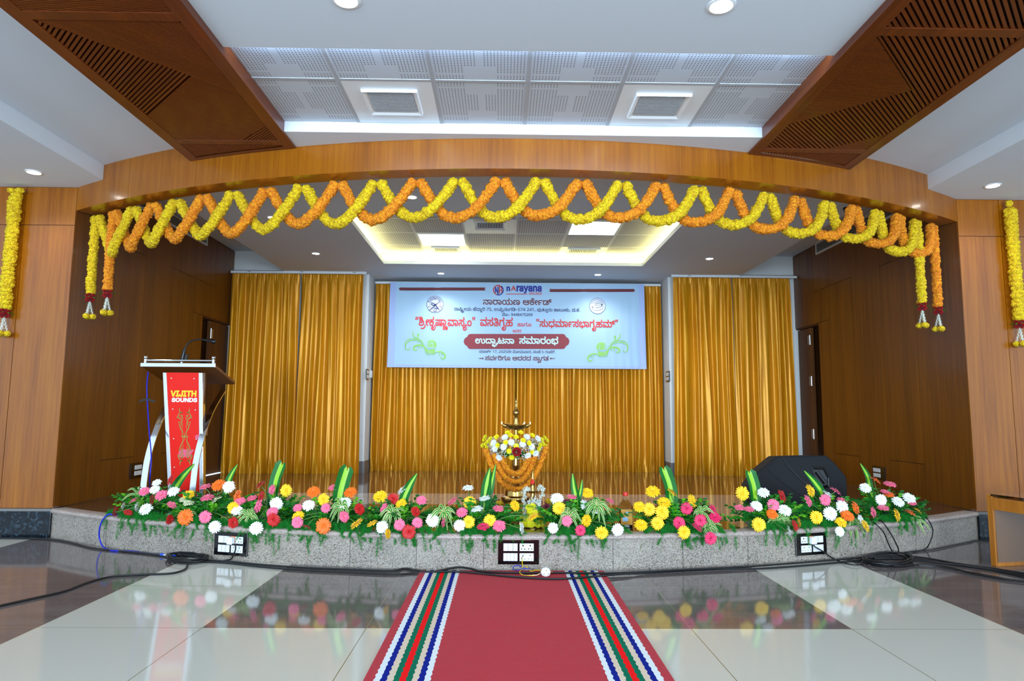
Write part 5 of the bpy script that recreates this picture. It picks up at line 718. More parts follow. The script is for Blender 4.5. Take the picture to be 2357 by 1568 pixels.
[[56,-3,-13,1,-12,4,-10,7,-7,9,-5,11,-1,13,1,10,3,10,6,8,7,6,10,4,11,1,12,-2,9,-4,6,-8,2,-9,0,-4,-1,-4,-1,-4,-1,-3,-17,1,0,2,1,2,0,3,0,1,0,5,-3,4,-3,2,-5,1,-7,-2,-6,-4,-4,-6,-1,-10,2,-10,6,-8,10,-5,13,-2,15,2,11,7,6,10,3,13,19,0,3,-15,7,-10,9,-5,11,-2,12,2,8,7,4,10,2,12,-2,14,-4,13,-6,12,-7,10,-9,8,-10,7,-10,5,-10,2,38,2,12,-9,10,-10,7,-12,6,-12,4,-14,1,-14,-2,-17,-4,-13,-7,-10,-9,-7,-11,-5,-11,-1,-11,1,-9,2,-8,4,-6,6,-6,7,-5,8,8,1,-7,-10,-7,-8,-8,-5,-8,-4,-10,-1],[8,118,0,20,127,0,12,0,7,1,5,1,3,2,3,3,2,3,1,3,0,3,-1,9,-3,8,-5,8,-7,8,16,11,10,-13,6,-11,3,-10,1,-11,0,-5,-2,-7,-3,-6,-5,-6,-7,-5,-8,-3,-10,-2,-13,-1],[227,-3,-18,2,-15,8,-14,10,-12,14,13,13,11,-11,10,-9,12,-5,13,-2,14,2,10,7,6,12,2,14,-1,16,-5,14,-8,13,-10,10,-13,9,-14,5,34,1,11,-8,9,-9,8,-10,5,-12,4,-13,1,-14,-1,-10,-2,-10,-3,-10,-6,-9,-7,-7,-9,-6,-11,-4],[200,118,0,20,52,0,0,-20]],
[[54,-3,-12,1,-11,4,-8,7,-6,7,-4,9,-1,9,1,10,3,8,5,8,7,7,9,7,10,6,8,6,7,6,4,6,2,8,-1,4,-1,5,-3,3,-4,2,-5,2,-6,0,-10,-1,-6,-3,-4,-6,-1,-6,0,-4,1,-4,2,-4,2,-3,-18,-8,-3,6,-3,6,-1,7,-1,6,2,8,3,8,6,7,8,5,10,4,13,1,14,-2,10,-4,7,-6,5,-7,3,-8,1,-8,-1,-9,-3,-7,-5,-7,-6,-7,-8,-6,-9,-6,-10,-8,-7,-6,-5,-6,-1,-9,1,-8,5,-6,8,-3,9,-1,14,2,10,7,7,10,2,13,19,0,4,-15,7,-10,10,-5,11,-2,13,2,9,7,6,12,2,14,-1,16,-5,14,-8,13,-10,10,-12,9,-15,5,34,1,11,-8,10,-9,7,-10,5,-12,4,-13,1,-14,-2,-16,-4,-14,-8,-11,-10,-9,-13,-5,-15,-2,-9,1,-8,2,-8,4,-7,5,-6,8,-6,9,8,0,-6,-10,-7,-8,-7,-5,-8,-3,-10,-2],[87,-36,2,40,19,0,2,-40],[108,118,0,20,56,0,0,-20]],
[[56,-3,-13,1,-12,4,-10,7,-7,9,-5,11,-1,13,1,10,3,10,6,8,7,6,10,4,11,1,12,-2,9,-4,6,-8,2,-9,0,-4,-1,-4,-1,-4,-1,-3,-17,1,0,2,1,2,0,3,0,1,0,5,-3,4,-3,2,-5,1,-7,-2,-6,-4,-4,-6,-1,-10,2,-10,6,-8,10,-5,13,-2,15,2,11,7,6,10,3,13,19,0,3,-15,7,-10,9,-5,11,-2,12,2,8,7,4,10,2,12,-2,14,-4,13,-6,12,-7,10,-9,8,-10,7,-10,5,-10,2,38,2,12,-9,10,-10,7,-12,6,-12,4,-14,1,-14,-2,-17,-4,-13,-7,-10,-9,-7,-11,-5,-11,-1,-11,1,-9,2,-8,4,-6,6,-6,7,-5,8,8,1,-7,-10,-7,-8,-8,-5,-8,-4,-10,-1],[8,118,0,20,127,0,12,0,7,1,5,1,3,2,3,3,2,3,1,3,0,3,-1,9,-3,8,-5,8,-7,8,16,11,10,-13,6,-11,3,-10,1,-11,0,-5,-2,-7,-3,-6,-5,-6,-7,-5,-8,-3,-10,-2,-13,-1],[227,-3,-18,2,-15,8,-14,10,-12,14,13,13,11,-11,10,-9,12,-5,13,-2,14,2,10,7,6,12,2,14,-1,16,-5,14,-8,13,-10,10,-13,9,-14,5,34,1,11,-8,9,-9,8,-10,5,-12,4,-13,1,-14,-1,-10,-2,-10,-3,-10,-6,-9,-7,-7,-9,-6,-11,-4],[200,118,0,20,52,0,0,-20],[327,74,-15,3,-13,8,-8,14,-2,19,0,2,1,16,5,13,8,11,10,8,12,4,15,2,9,-1,8,-1,7,-3,6,-3,-11,-16,-5,3,-6,2,-5,1,-6,0,-7,-1,-8,-2,-6,-5,-4,-6,-4,-10,0,-12,0,-3,1,-11,4,-8,6,-5,9,-2,5,0,5,3,3,4,1,6,0,3,-1,3,-1,2,-2,2,-4,2,-3,2,-5,0,-6,0,-72,0,0,20,69,0,11,-1,9,-1,8,-3,7,-5,4,-5,3,-5,2,-7,0,-7,-2,-13,-7,-10,-11,-5]],
[[95,198,2,-2,-3,-10,-3,-9,-4,-11,-4,-10,-4,-9,-4,-10,-17,0,3,10,2,11,3,10,2,11,2,10,2,9],[48,198,2,-2,-2,-10,-3,-9,-4,-11,-4,-10,-4,-9,-4,-10,-16,0,2,10,3,11,2,10,2,11,2,10,1,9]],
[[80,-3,-15,1,-12,4,-9,6,-7,7,-3,10,-2,10,3,15,9,11,15,7,20,2,14,-1,12,-3,11,-5,10,-6,9,-9,9,-10,6,-10,6,-12,4,-11,3,-13,-21,-4,-4,18,-7,16,-9,13,-12,11,-14,6,-17,2,-11,-1,-9,-3,-5,-6,-2,-7,2,-8,5,-6,9,-4,14,-1,17,1,14,4,11,6,9,8,7,10,4,11,3,12,1,13,-2,18,-6,13,-8,7,-12,2,-10,-2,-8,-6,-6,-9,-3,-12,-19,0,-4,13,-6,9,-8,5,-10,2,-8,-1,-6,-4,-4,-6,-1,-7,0,-5,1,-4,2,-5,1,-3,-19,-6,-2,5,-2,6,-1,6,-1,8,2,10,4,9,6,7,8,5,9,4,10,1,9,-1,8,-2,8,-4,6,-6,6,-7,5,-9,-7,-2,5,11,7,9,7,5,8,3,7,2,8,1,15,-2,12,-7,9,-10,6,-12,3,-14,1,-15,0,-10,-2,-10,-3,-11,-4,-10,-6,-10,-8,-9,-5,-4,-12,-8,-13,-6,-16,-5]],
[[-70,-82,-14,2,-11,6,-8,10,-2,12,2,12,5,8,9,6,12,2,9,-1,7,-4,4,-6,1,-7,0,-3,0,-3,-1,-3,-1,-2,-14,1,0,2,0,1,0,2,0,1,0,2,-1,2,-3,2,-3,0,-3,0,-3,-2,-3,-3,0,-6,1,-7,4,-4,6,-3,8,-1,7,0,5,2,5,3,3,4,2,5,1,5,17,0,2,-8,4,-6,5,-4,7,-1,7,1,4,2,3,3,2,5,1,4,1,5,-1,10,-3,10,-5,11,-7,10,17,9,4,-6,3,-6,3,-5,2,-6,1,-4,2,-6,2,-6,1,-5,0,-6,-2,-17,-8,-11,-11,-6,-15,-2,-7,0,-5,2,-5,2,-5,3,-3,4,-3,4,2,1,-5,-5,-5,-5,-5,-3,-6,-2,-6,-1],[-47,-105,1,27,17,0,1,-27],[32,-32,-8,1,-8,3,-7,7,-7,9,10,8,4,-5,4,-4,4,-3,6,0,5,0,4,3,2,3,1,5,-1,7,-3,5,-4,6,-5,5,14,13,8,-8,5,-9,4,-8,1,-10,-1,-10,-4,-7,-5,-5,-6,-4,-6,-2]],
[[61,-3,-11,1,-10,3,-8,4,-8,7,-6,8,-4,9,-3,12,-1,13,2,17,4,15,8,12,10,10,12,6,15,2,9,-1,9,-3,6,-4,5,-6,4,-8,1,-8,-1,-10,-4,-8,-6,-6,-8,-6,-10,-3,-12,-1,-12,2,-10,4,-8,5,-6,5,6,17,4,-5,6,-5,8,-4,10,-1,11,1,7,3,4,4,1,6,-1,6,-3,5,-5,3,-6,0,-9,-1,-8,-5,-6,-7,-4,-9,-2,-11,-1,-11,0,-3,1,-9,2,-7,3,-6,4,-5,5,-3,5,-3,7,-1,6,0,15,2,10,7,7,10,3,13,20,0,3,-15,7,-10,10,-5,11,-2,12,1,8,6,4,7,2,9,-1,10,-4,8,-5,7,-7,5,-8,4,-8,3,16,11,12,-6,9,-6,7,-8,5,-9,3,-9,1,-11,-2,-17,-9,-13,-14,-9,-20,-3,-10,1,-8,2,-8,4,-7,5,-7,8,-6,9,8,0,-7,-10,-7,-7,-8,-6,-9,-3,-9,-2],[47,103,-11,5,-8,8,-5,9,-2,9,1,7,3,7,5,6,8,5,10,3,14,1,2,-19,-11,-1,-7,-3,-4,-3,-1,-6,1,-5,4,-5,7,-4,9,-3],[124,76,0,19,15,0,9,1,8,1,5,2,4,3,2,2,2,4,1,3,0,4,-1,8,-4,7,-9,6,-14,4,8,19,18,-6,12,-10,8,-12,2,-14,-1,-11,-5,-10,-8,-9,-13,-7,-3,-1,-2,-1,-3,-1,-3,0,-3,0,-5,-1]],
[[54,-3,-12,1,-11,4,-8,7,-6,7,-4,9,-1,9,1,10,3,8,5,8,7,7,9,7,10,6,8,6,7,6,4,6,2,8,-1,4,-1,5,-3,3,-4,2,-5,2,-6,0,-10,-1,-6,-3,-4,-6,-1,-6,0,-4,1,-4,2,-4,2,-3,-18,-8,-3,6,-3,6,-1,7,-1,6,2,8,3,8,6,7,8,5,10,4,13,1,14,-2,10,-4,7,-6,5,-7,3,-8,1,-8,-1,-9,-3,-7,-5,-7,-6,-7,-8,-6,-9,-6,-10,-8,-7,-6,-5,-6,-1,-9,1,-8,5,-6,8,-3,9,-1,14,2,10,7,7,10,2,13,19,0,4,-15,7,-10,10,-5,11,-2,13,2,9,7,6,12,2,14,-1,16,-5,14,-8,13,-10,10,-12,9,-15,5,35,2,10,-8,10,-10,7,-10,5,-12,4,-13,1,-14,-2,-16,-4,-14,-8,-11,-10,-9,-13,-5,-15,-2,-13,2,-12,5,-10,9,-9,13,8,0,-6,-10,-7,-8,-7,-5,-8,-3,-10,-2],[87,-36,2,40,19,0,2,-40],[108,118,0,20,28,0,11,0,8,1,5,1,3,2,3,3,1,3,1,3,0,3,0,9,-4,8,-5,8,-7,8,16,11,10,-13,6,-11,4,-10,1,-11,-1,-5,-1,-7,-3,-6,-6,-6,-7,-5,-8,-3,-10,-2,-13,-1]],
[[140,-3,-9,1,-9,2,-8,4,-7,5,-6,8,-6,9,7,0,-6,-10,-6,-8,-7,-5,-8,-3,-10,-2,-11,-1,-12,1,-11,4,-8,7,-6,7,-4,9,-1,9,1,10,3,8,5,8,7,7,9,7,10,6,8,6,7,6,4,6,2,8,-1,4,-1,5,-3,3,-4,2,-5,2,-6,0,-10,-1,-6,-3,-4,-6,-1,-6,0,-4,1,-4,2,-4,2,-3,-18,-8,-3,6,-3,6,-1,7,-1,6,2,8,3,8,6,7,8,5,10,4,13,1,14,-2,10,-4,7,-6,5,-7,3,-8,1,-8,-1,-9,-3,-7,-5,-7,-6,-7,-8,-6,-9,-6,-10,-8,-7,-6,-5,-6,-1,-9,1,-8,5,-6,8,-3,9,-1,14,2,10,7,7,10,2,13,19,0,4,-15,7,-10,10,-5,11,-2,12,1,8,6,4,7,2,9,-1,8,-3,8,-4,7,-5,6,-7,5,-9,4,14,10,10,-6,9,-7,7,-8,5,-8,3,-9,1,-11,-1,-12,-4,-10,-6,-8,-9,-7,-11,-4],[110,76,0,18,31,0,3,2,2,3,1,3,1,4,-1,4,-1,3,-1,3,-2,3,19,1,3,-3,1,-4,1,-4,1,-3,-1,-4,-1,-3,-1,-3,-1,-2,27,0,0,-18,-11,0,-5,0,-5,1,-5,0,-5,1,-5,-2],[110,118,0,20,52,0,0,-20],[238,74,-16,3,-12,8,-8,14,-2,19,0,2,1,16,5,13,8,11,10,8,12,4,14,2,10,-1,8,-1,7,-3,6,-3,-11,-16,-5,3,-6,2,-5,1,-6,0,-7,-1,-8,-2,-6,-5,-5,-6,-2,-10,-2,-12,0,-3,2,-11,4,-8,6,-5,9,-2,5,0,5,3,3,4,1,6,0,3,-1,3,-1,2,-2,2,-3,2,-4,2,-5,0,-7,0,-71,0,0,20,69,0,11,-1,9,-1,8,-3,6,-5,5,-5,3,-5,2,-7,0,-7,-2,-13,-7,-10,-11,-5]],
[[131,86,-1,-20,-2,-17,-5,-16,-6,-12,-8,-11,-10,-7,-13,-5,-15,-1,-18,3,-15,8,-11,13,-8,17,-5,22,-2,26,2,26,4,22,8,18,11,13,15,8,19,3,19,-3,14,-8,12,-13,8,-18,5,-22],[34,86,1,-21,3,-18,5,-14,7,-9,9,-6,12,-2,12,2,10,6,7,9,5,14,3,18,0,21,0,22,-3,18,-5,13,-7,10,-10,6,-12,2,-12,-2,-9,-6,-7,-10,-5,-13,-3,-18]],
[[121,-3,-12,1,-10,4,-8,6,-7,7,-5,8,-5,8,-6,10,-5,7,-5,4,-4,3,-4,2,-4,0,-8,-1,-6,-4,-3,-7,-1,-8,1,-8,2,-8,4,-9,5,-8,-19,-8,-5,9,-4,10,-3,11,-1,10,1,11,4,10,6,8,7,6,9,4,10,1,14,-2,11,-5,9,-9,8,-13,6,-9,5,-8,5,-6,5,-4,7,-2,8,-1,11,2,7,7,4,10,2,12,-2,16,-6,16,-8,14,-11,11,-14,9,-14,4,-84,0,0,20,98,0,15,0,10,2,6,2,5,4,2,3,2,5,1,4,0,5,-2,9,-5,7,-7,5,-9,1,-9,-1,-8,-4,-5,-6,-1,-7,0,-2,0,-1,0,-1,0,-1,-7,10,2,0,2,1,3,0,1,0,6,0,4,-3,3,-3,1,-5,-1,-5,-3,-3,-5,-3,-5,-1,-8,2,-5,5,-3,6,-1,7,1,8,4,7,5,7,8,6,10,3,12,1,12,-1,11,-4,8,-7,6,-8,4,-10,1,-12,0,-9,-3,-8,-3,-7,-5,-6,-5,-4,-6,-3,-7,-2,-8,-1,-9,-1,-9,-1,-8,0,23,3,12,-9,10,-10,8,-12,5,-12,4,-14,1,-14,-3,-22,-9,-17,-15,-11]],
[[121,-3,-12,1,-10,4,-8,6,-7,7,-5,8,-5,8,-6,10,-5,7,-5,4,-4,3,-4,2,-4,0,-8,-1,-6,-4,-3,-7,-1,-8,1,-8,2,-8,4,-9,5,-8,-19,-8,-5,9,-4,10,-3,11,-1,10,1,11,4,10,6,8,7,6,9,4,10,1,10,-1,8,-2,7,-4,6,-6,6,-7,5,-9,6,-9,5,-8,5,-6,5,-4,7,-2,7,-1,11,2,8,7,5,10,1,12,-1,12,-4,12,-6,12,-10,13,17,12,10,-13,8,-14,5,-15,2,-16,-4,-23,-9,-17,-15,-10],[85,79,-5,1,-5,3,-3,5,-1,6,1,5,3,5,5,3,5,1,6,-1,5,-3,3,-5,1,-5,-1,-6,-3,-5,-5,-3],[8,118,0,20,99,0,14,0,10,2,7,2,4,4,3,3,1,5,1,4,0,5,-1,9,-5,7,-8,5,-9,1,-9,-1,-7,-4,-5,-6,-2,-7,0,-2,0,-1,0,-1,0,-1,-7,10,2,0,3,1,2,0,2,0,5,0,4,-3,3,-3,1,-5,-1,-5,-3,-3,-4,-3,-6,-1,-8,2,-5,5,-3,6,-1,7,1,8,4,7,6,7,7,6,10,3,12,1,13,-1,10,-4,8,-7,6,-8,4,-10,2,-12,-1,-9,-2,-8,-4,-7,-5,-6,-5,-4,-6,-3,-7,-2,-8,-1,-9,-1,-9,-1]],
[[56,-3,-13,1,-12,4,-10,7,-7,9,-5,11,-1,13,1,10,3,10,6,8,7,6,10,4,11,1,12,-2,9,-4,6,-8,2,-9,0,-4,-1,-4,-1,-4,-1,-3,-17,1,0,2,1,2,0,3,0,1,0,5,-3,4,-3,2,-5,1,-7,-2,-6,-4,-4,-6,-1,-10,2,-10,6,-8,10,-5,13,-2,15,2,11,7,6,10,3,13,19,0,3,-15,7,-10,9,-5,11,-2,12,2,8,7,4,10,2,12,-2,14,-4,13,-6,12,-7,10,-9,8,-10,7,-10,5,-10,2,38,2,12,-9,10,-10,7,-12,6,-12,4,-14,1,-14,-2,-17,-4,-13,-7,-10,-9,-7,-11,-5,-11,-1,-11,1,-9,2,-8,4,-6,6,-6,7,-5,8,8,1,-7,-10,-7,-8,-8,-5,-8,-4,-10,-1],[8,118,0,20,127,0,12,0,7,1,5,1,3,2,3,3,2,3,1,3,0,3,-1,9,-3,8,-5,8,-7,8,16,11,10,-13,6,-11,3,-10,1,-11,0,-5,-2,-7,-3,-6,-5,-6,-7,-5,-8,-3,-10,-2,-13,-1],[227,-3,-18,2,-15,8,-14,10,-12,14,13,13,11,-11,10,-9,12,-5,14,-2,13,2,10,7,6,12,2,14,-1,17,-5,14,-7,13,-10,10,-12,9,-14,7,11,19,16,-9,14,-12,12,-13,9,-16,6,-17,2,-20,-2,-16,-4,-13,-7,-12,-11,-9,-13,-5]],
[[140,-3,-14,2,-12,5,-10,9,-9,13,8,0,-6,-10,-7,-8,-7,-5,-8,-3,-10,-2,-11,-1,-12,1,-11,4,-8,7,-6,7,-4,9,-1,9,1,10,3,8,5,8,7,7,9,7,10,6,8,6,7,6,4,6,2,8,-1,4,-1,5,-3,3,-4,2,-5,2,-6,0,-10,-1,-6,-3,-4,-6,-1,-6,0,-4,1,-4,2,-4,2,-3,-18,-8,-3,6,-3,6,-1,7,-1,6,2,8,3,8,6,7,8,5,10,4,13,1,14,-2,10,-3,7,-6,5,-8,3,-8,1,-8,-1,-9,-3,-7,-5,-7,-6,-7,-8,-6,-9,-6,-10,-8,-7,-6,-5,-6,-1,-9,1,-8,5,-6,8,-3,9,-1,14,2,10,7,7,10,2,13,19,0,4,-15,7,-10,10,-5,11,-2,12,1,8,5,4,8,2,8,-1,7,-2,6,-4,7,-4,5,18,12,5,-8,4,-10,3,-10,1,-10,-1,-11,-4,-10,-6,-9,-9,-6,-11,-4],[128,78,-13,1,-12,3,-10,6,-7,6,-7,8,-5,8,-4,7,9,11,12,-16,12,-9,12,-5,11,-2,8,1,7,3,5,5,1,7,-1,6,-2,5,-3,4,-3,3,18,8,5,-5,3,-5,3,-7,1,-9,-2,-10,-3,-8,-6,-7,-8,-5,-9,-3],[106,118,0,20,20,0,14,0,10,2,6,2,5,4,2,3,2,5,1,4,0,5,-2,9,-4,7,-8,5,-9,1,-9,-1,-8,-4,-5,-6,-1,-7,0,-2,0,-1,0,-1,0,-1,-7,10,2,0,3,1,2,0,2,0,5,0,4,-3,3,-3,1,-5,-1,-5,-3,-3,-5,-3,-5,-1,-8,2,-5,5,-3,6,-1,7,1,8,4,7,5,7,8,6,10,3,12,1,12,-1,11,-4,8,-7,6,-8,4,-10,1,-12,0,-9,-3,-8,-3,-7,-6,-6,-4,-4,-6,-3,-7,-2,-8,-1,-9,-1,-10,-1]],
[[61,-3,-11,1,-10,3,-8,4,-8,7,-6,8,-4,9,-3,12,-1,13,2,17,4,15,8,12,10,10,12,6,15,2,9,-1,9,-3,6,-4,5,-6,4,-8,1,-8,-1,-10,-4,-8,-6,-6,-8,-6,-10,-3,-12,-1,-12,2,-10,4,-8,5,-6,5,6,17,4,-5,6,-5,8,-4,10,-1,11,1,7,3,4,4,1,6,-1,6,-3,5,-5,3,-6,0,-9,-1,-8,-5,-6,-7,-4,-9,-2,-11,-1,-11,0,-3,1,-9,2,-7,3,-6,4,-5,5,-3,5,-3,7,-1,6,0,15,2,10,7,7,10,3,13,20,0,3,-15,7,-10,10,-5,11,-2,12,1,8,6,4,7,2,9,-1,10,-4,8,-5,7,-7,5,-8,4,-8,3,16,11,12,-6,9,-6,7,-8,5,-9,3,-9,1,-11,-2,-17,-9,-13,-14,-9,-20,-3,-10,1,-8,2,-8,4,-7,5,-7,8,-6,9,8,0,-7,-10,-7,-7,-8,-6,-9,-3,-9,-2],[47,103,-11,5,-8,8,-5,9,-2,9,1,7,3,7,5,6,8,5,10,3,14,1,2,-19,-11,-1,-7,-3,-4,-3,-1,-6,1,-5,4,-5,7,-4,9,-3],[124,76,0,19,18,0,9,1,7,2,5,3,1,7,0,4,-2,4,-3,3,-4,3,19,8,2,-2,2,-2,2,-2,2,-2,1,-3,1,-3,1,-4,0,-4,-1,-6,-1,-5,-3,-5,-4,-5,-4,-3,-6,-4,-5,-1,-5,-1,-4,-1,-5,-1],[106,118,0,20,29,0,15,0,10,2,6,2,4,4,3,3,2,5,0,4,1,5,-2,9,-5,7,-7,5,-10,1,-8,-1,-8,-4,-5,-6,-1,-7,0,-2,0,-1,0,-1,0,-1,-8,10,3,0,2,1,2,0,2,0,6,0,4,-3,3,-3,0,-5,0,-5,-3,-3,-5,-3,-6,-1,-7,2,-5,5,-3,6,-1,7,1,8,3,7,6,7,8,6,10,3,12,1,12,-1,10,-4,9,-7,6,-8,4,-10,1,-12,-1,-9,-2,-8,-3,-7,-6,-6,-5,-4,-6,-3,-6,-2,-8,-1,-9,-1,-10,-1]],
[[82,119,-11,-1,-8,-4,-7,-6,-6,-8,-5,-9,-4,-10,-2,-7,-1,-7,-1,-8,-1,-9,-1,-11,0,-11,0,-28,-23,0,0,32,1,19,3,18,4,17,7,14,9,13,14,9,4,-4,-42,0,0,20,77,0,14,0,10,2,7,2,4,4,3,3,1,5,1,4,0,5,-1,9,-5,7,-8,5,-9,1,-9,-1,-7,-4,-5,-6,-2,-7,0,-2,0,-1,0,-1,0,-1,-7,10,2,0,3,1,2,0,2,0,5,0,4,-3,3,-3,1,-5,-1,-5,-3,-3,-4,-3,-6,-1,-8,2,-5,5,-3,6,-1,7,1,8,4,7,6,7,7,6,10,3,12,1,13,-1,10,-4,8,-7,6,-8,4,-10,2,-12,-1,-10,-3,-9,-5,-7,-7,-7,-9,-4,-11,-3,1,2,13,-12,10,-13,6,-15,3,-16,2,-17,1,-17,0,-32,-23,0,0,28,0,11,-1,11,-1,10,-1,9,-2,8,-2,7,-7,15,-8,11,-10,7]],
[[121,-3,-12,1,-10,4,-8,6,-7,7,-5,8,-5,8,-6,10,-5,7,-5,4,-4,3,-4,2,-4,0,-8,-1,-6,-4,-3,-7,-1,-8,1,-8,2,-8,4,-9,5,-8,-19,-8,-5,9,-4,10,-3,11,-1,10,1,11,4,10,6,8,7,6,9,4,10,1,10,-1,8,-2,7,-4,6,-6,6,-7,5,-9,6,-9,5,-8,5,-6,5,-4,7,-2,7,-1,11,2,8,7,5,10,1,12,-1,12,-4,12,-6,12,-10,13,17,12,10,-13,8,-14,5,-15,2,-16,-4,-23,-9,-17,-15,-10],[85,79,-5,1,-5,3,-3,5,-1,6,1,5,3,5,5,3,5,1,6,-1,5,-3,3,-5,1,-5,-1,-6,-3,-5,-5,-3],[8,118,0,20,132,0,0,-20]],
[[-62,-92,-14,2,-11,6,-8,10,-2,13,2,11,5,8,9,6,11,2,10,-1,7,-4,4,-5,1,-8,0,-3,0,-3,-1,-2,-1,-3,-14,1,0,2,0,1,0,2,0,1,0,3,-1,2,-3,1,-3,1,-3,-1,-3,-2,-3,-3,0,-6,1,-7,4,-4,6,-3,8,-1,7,1,5,1,5,3,3,4,2,5,1,6,17,0,2,-9,4,-6,6,-4,8,-1,7,1,5,3,3,6,1,7,-2,10,-6,8,-9,7,-12,5,11,9,10,-4,8,-5,7,-6,6,-8,3,-8,1,-10,-2,-14,-7,-9,-11,-6,-13,-2,-7,0,-6,2,-5,2,-5,4,-3,3,-3,5,2,0,-5,-5,-5,-4,-5,-3,-6,-2,-6,-2],[-39,-31,0,16,31,0,7,0,4,1,3,1,3,3,1,1,1,2,0,2,1,2,-1,5,-2,6,-3,6,-4,6,16,6,6,-9,4,-9,2,-7,1,-6,-1,-8,-4,-6,-5,-5,-7,-4,-9,-2,-10,-1]],
[[19,0,0,136,22,0,0,-21,1,0,5,10,8,7,11,5,11,1,3,0,3,0,3,0,3,0,0,-22,-2,0,-3,1,-4,0,-5,0,-9,-1,-8,-3,-7,-5,-5,-6,-4,-8,-1,-9,0,-85]],
[[57,-3,-12,1,-11,4,-9,6,-8,8,-4,10,-2,13,1,10,4,9,5,6,7,5,8,4,9,3,10,2,9,1,11,1,9,1,7,2,4,1,3,3,1,4,0,1,-1,8,-2,7,-4,5,-6,4,-7,2,-8,1,-10,-1,-7,-2,-6,-4,-5,-4,-4,-4,-3,-5,-21,7,6,11,8,8,9,6,11,4,10,2,11,1,7,0,9,-1,8,-3,8,-4,8,-6,6,-8,4,-12,1,-14,0,-90,-22,0,0,19,-1,0,-3,-5,-4,-5,-6,-5,-8,-4,-9,-2],[61,16,12,1,9,4,7,5,6,7,3,8,1,8,0,19,-2,-1,-4,-2,-5,-1,-5,-1,-6,-1,-5,-1,-5,0,-4,-1,-8,-1,-7,-2,-6,-3,-5,-4,-3,-5,-1,-7,1,-7,3,-5,4,-4,6,-3,7,-2]],
[[17,-49,6,19,2,-1,6,-1,6,0,5,2,5,4,4,5,4,9,4,11,-52,137,24,0,29,-80,4,-13,4,-13,3,-12,3,-12,-8,0,4,12,3,12,3,13,5,13,29,80,24,0,-60,-156,-5,-10,-5,-8,-6,-6,-7,-5,-9,-2,-9,-1,-5,0,-5,1,-4,1]],
[[41,82,0,-82,-22,0,0,136,21,0,1,-33,-4,0,8,17,10,10,13,6,14,2,13,-1,11,-4,10,-8,7,-10,4,-12,1,-16,0,-87,-22,0,0,85,-2,14,-6,10,-10,7,-12,2,-10,-1,-8,-3,-7,-5,-5,-7,-4,-9]],
[[6,0,66,182,27,0,67,-182,-24,0,-39,108,-4,11,-4,14,-5,17,-7,21,5,0,-6,-21,-6,-18,-4,-13,-4,-11,-37,-108],[40,51,0,20,93,0,0,-20]],
[[22,0,0,182,62,0,20,-2,15,-5,12,-9,9,-11,5,-14,1,-15,-1,-16,-5,-13,-9,-11,-12,-8,-15,-6,-20,-1,-49,0,0,20,48,0,13,1,10,3,8,5,5,7,3,9,1,10,-1,10,-3,9,-5,7,-8,5,-10,3,-13,1,-38,0,0,-161],[126,0,-43,82,26,0,44,-82]],
[[96,-2,-22,2,-20,9,-16,14,-13,18,-7,23,-3,27,3,27,7,23,13,18,16,14,20,8,22,3,13,-1,13,-3,11,-5,11,-6,9,-9,7,-10,5,-12,4,-13,-23,0,-3,8,-4,8,-5,7,-6,5,-8,4,-7,3,-9,2,-8,1,-16,-2,-14,-6,-12,-11,-9,-14,-6,-18,-2,-21,2,-22,6,-17,9,-15,12,-10,14,-6,16,-2,8,1,9,2,7,3,8,4,6,5,5,7,4,8,3,8,23,0,-3,-13,-6,-12,-7,-10,-9,-8,-11,-7,-11,-5,-13,-3]],
[[79,0,-44,0,0,21,42,0,21,2,16,6,13,10,9,14,5,18,2,20,-2,21,-5,17,-9,14,-12,10,-16,6,-20,2,-45,0,0,21,47,0,25,-3,21,-8,16,-13,12,-18,8,-22,3,-27,-3,-26,-8,-23,-12,-18,-17,-13,-22,-8],[45,182,0,-182,-23,0,0,182]],
[[22,0,0,182,111,0,0,-21,-88,0,0,-59,82,0,0,-20,-82,0,0,-61,89,0,0,-21]],
[[73,0,-67,182,25,0,38,-108,4,-11,4,-14,6,-17,6,-21,-5,0,7,21,5,17,4,14,4,11,37,108,25,0,-66,-182]],
[[11,0,0,21,33,0,0,140,-33,0,0,21,88,0,0,-21,-32,0,0,-140,32,0,0,-21]],
[[67,-2,-22,3,-18,11,-11,17,-4,23,0,10,23,0,0,-10,3,-15,6,-10,10,-7,13,-2,12,2,10,7,6,10,3,15,0,130,23,0,0,-130,-4,-23,-11,-17,-18,-11]],
[[12,161,0,21,137,0,0,-21,-57,0,0,-161,-23,0,0,161]],
[[22,0,0,182,23,0,0,-79,96,0,0,79,23,0,0,-182,-23,0,0,83,-96,0,0,-83]],
[[80,-3,-18,1,-16,5,-13,8,-10,10,-6,12,-3,15,24,0,2,-10,5,-7,7,-6,8,-4,10,-3,10,0,12,1,10,3,9,4,7,7,4,8,2,9,-2,8,-3,6,-6,5,-7,4,-9,4,-9,2,-22,7,-20,7,-15,11,-9,13,-3,16,2,15,7,12,9,10,13,8,15,5,17,1,17,-1,15,-5,12,-8,9,-9,6,-12,3,-13,-23,0,-4,12,-9,9,-12,5,-15,2,-11,-1,-10,-3,-7,-5,-6,-6,-4,-7,-1,-8,1,-8,5,-7,6,-5,8,-4,8,-3,7,-2,18,-5,7,-2,9,-4,9,-4,8,-5,7,-6,6,-8,4,-10,1,-11,-2,-15,-6,-12,-9,-11,-13,-8,-16,-5]],
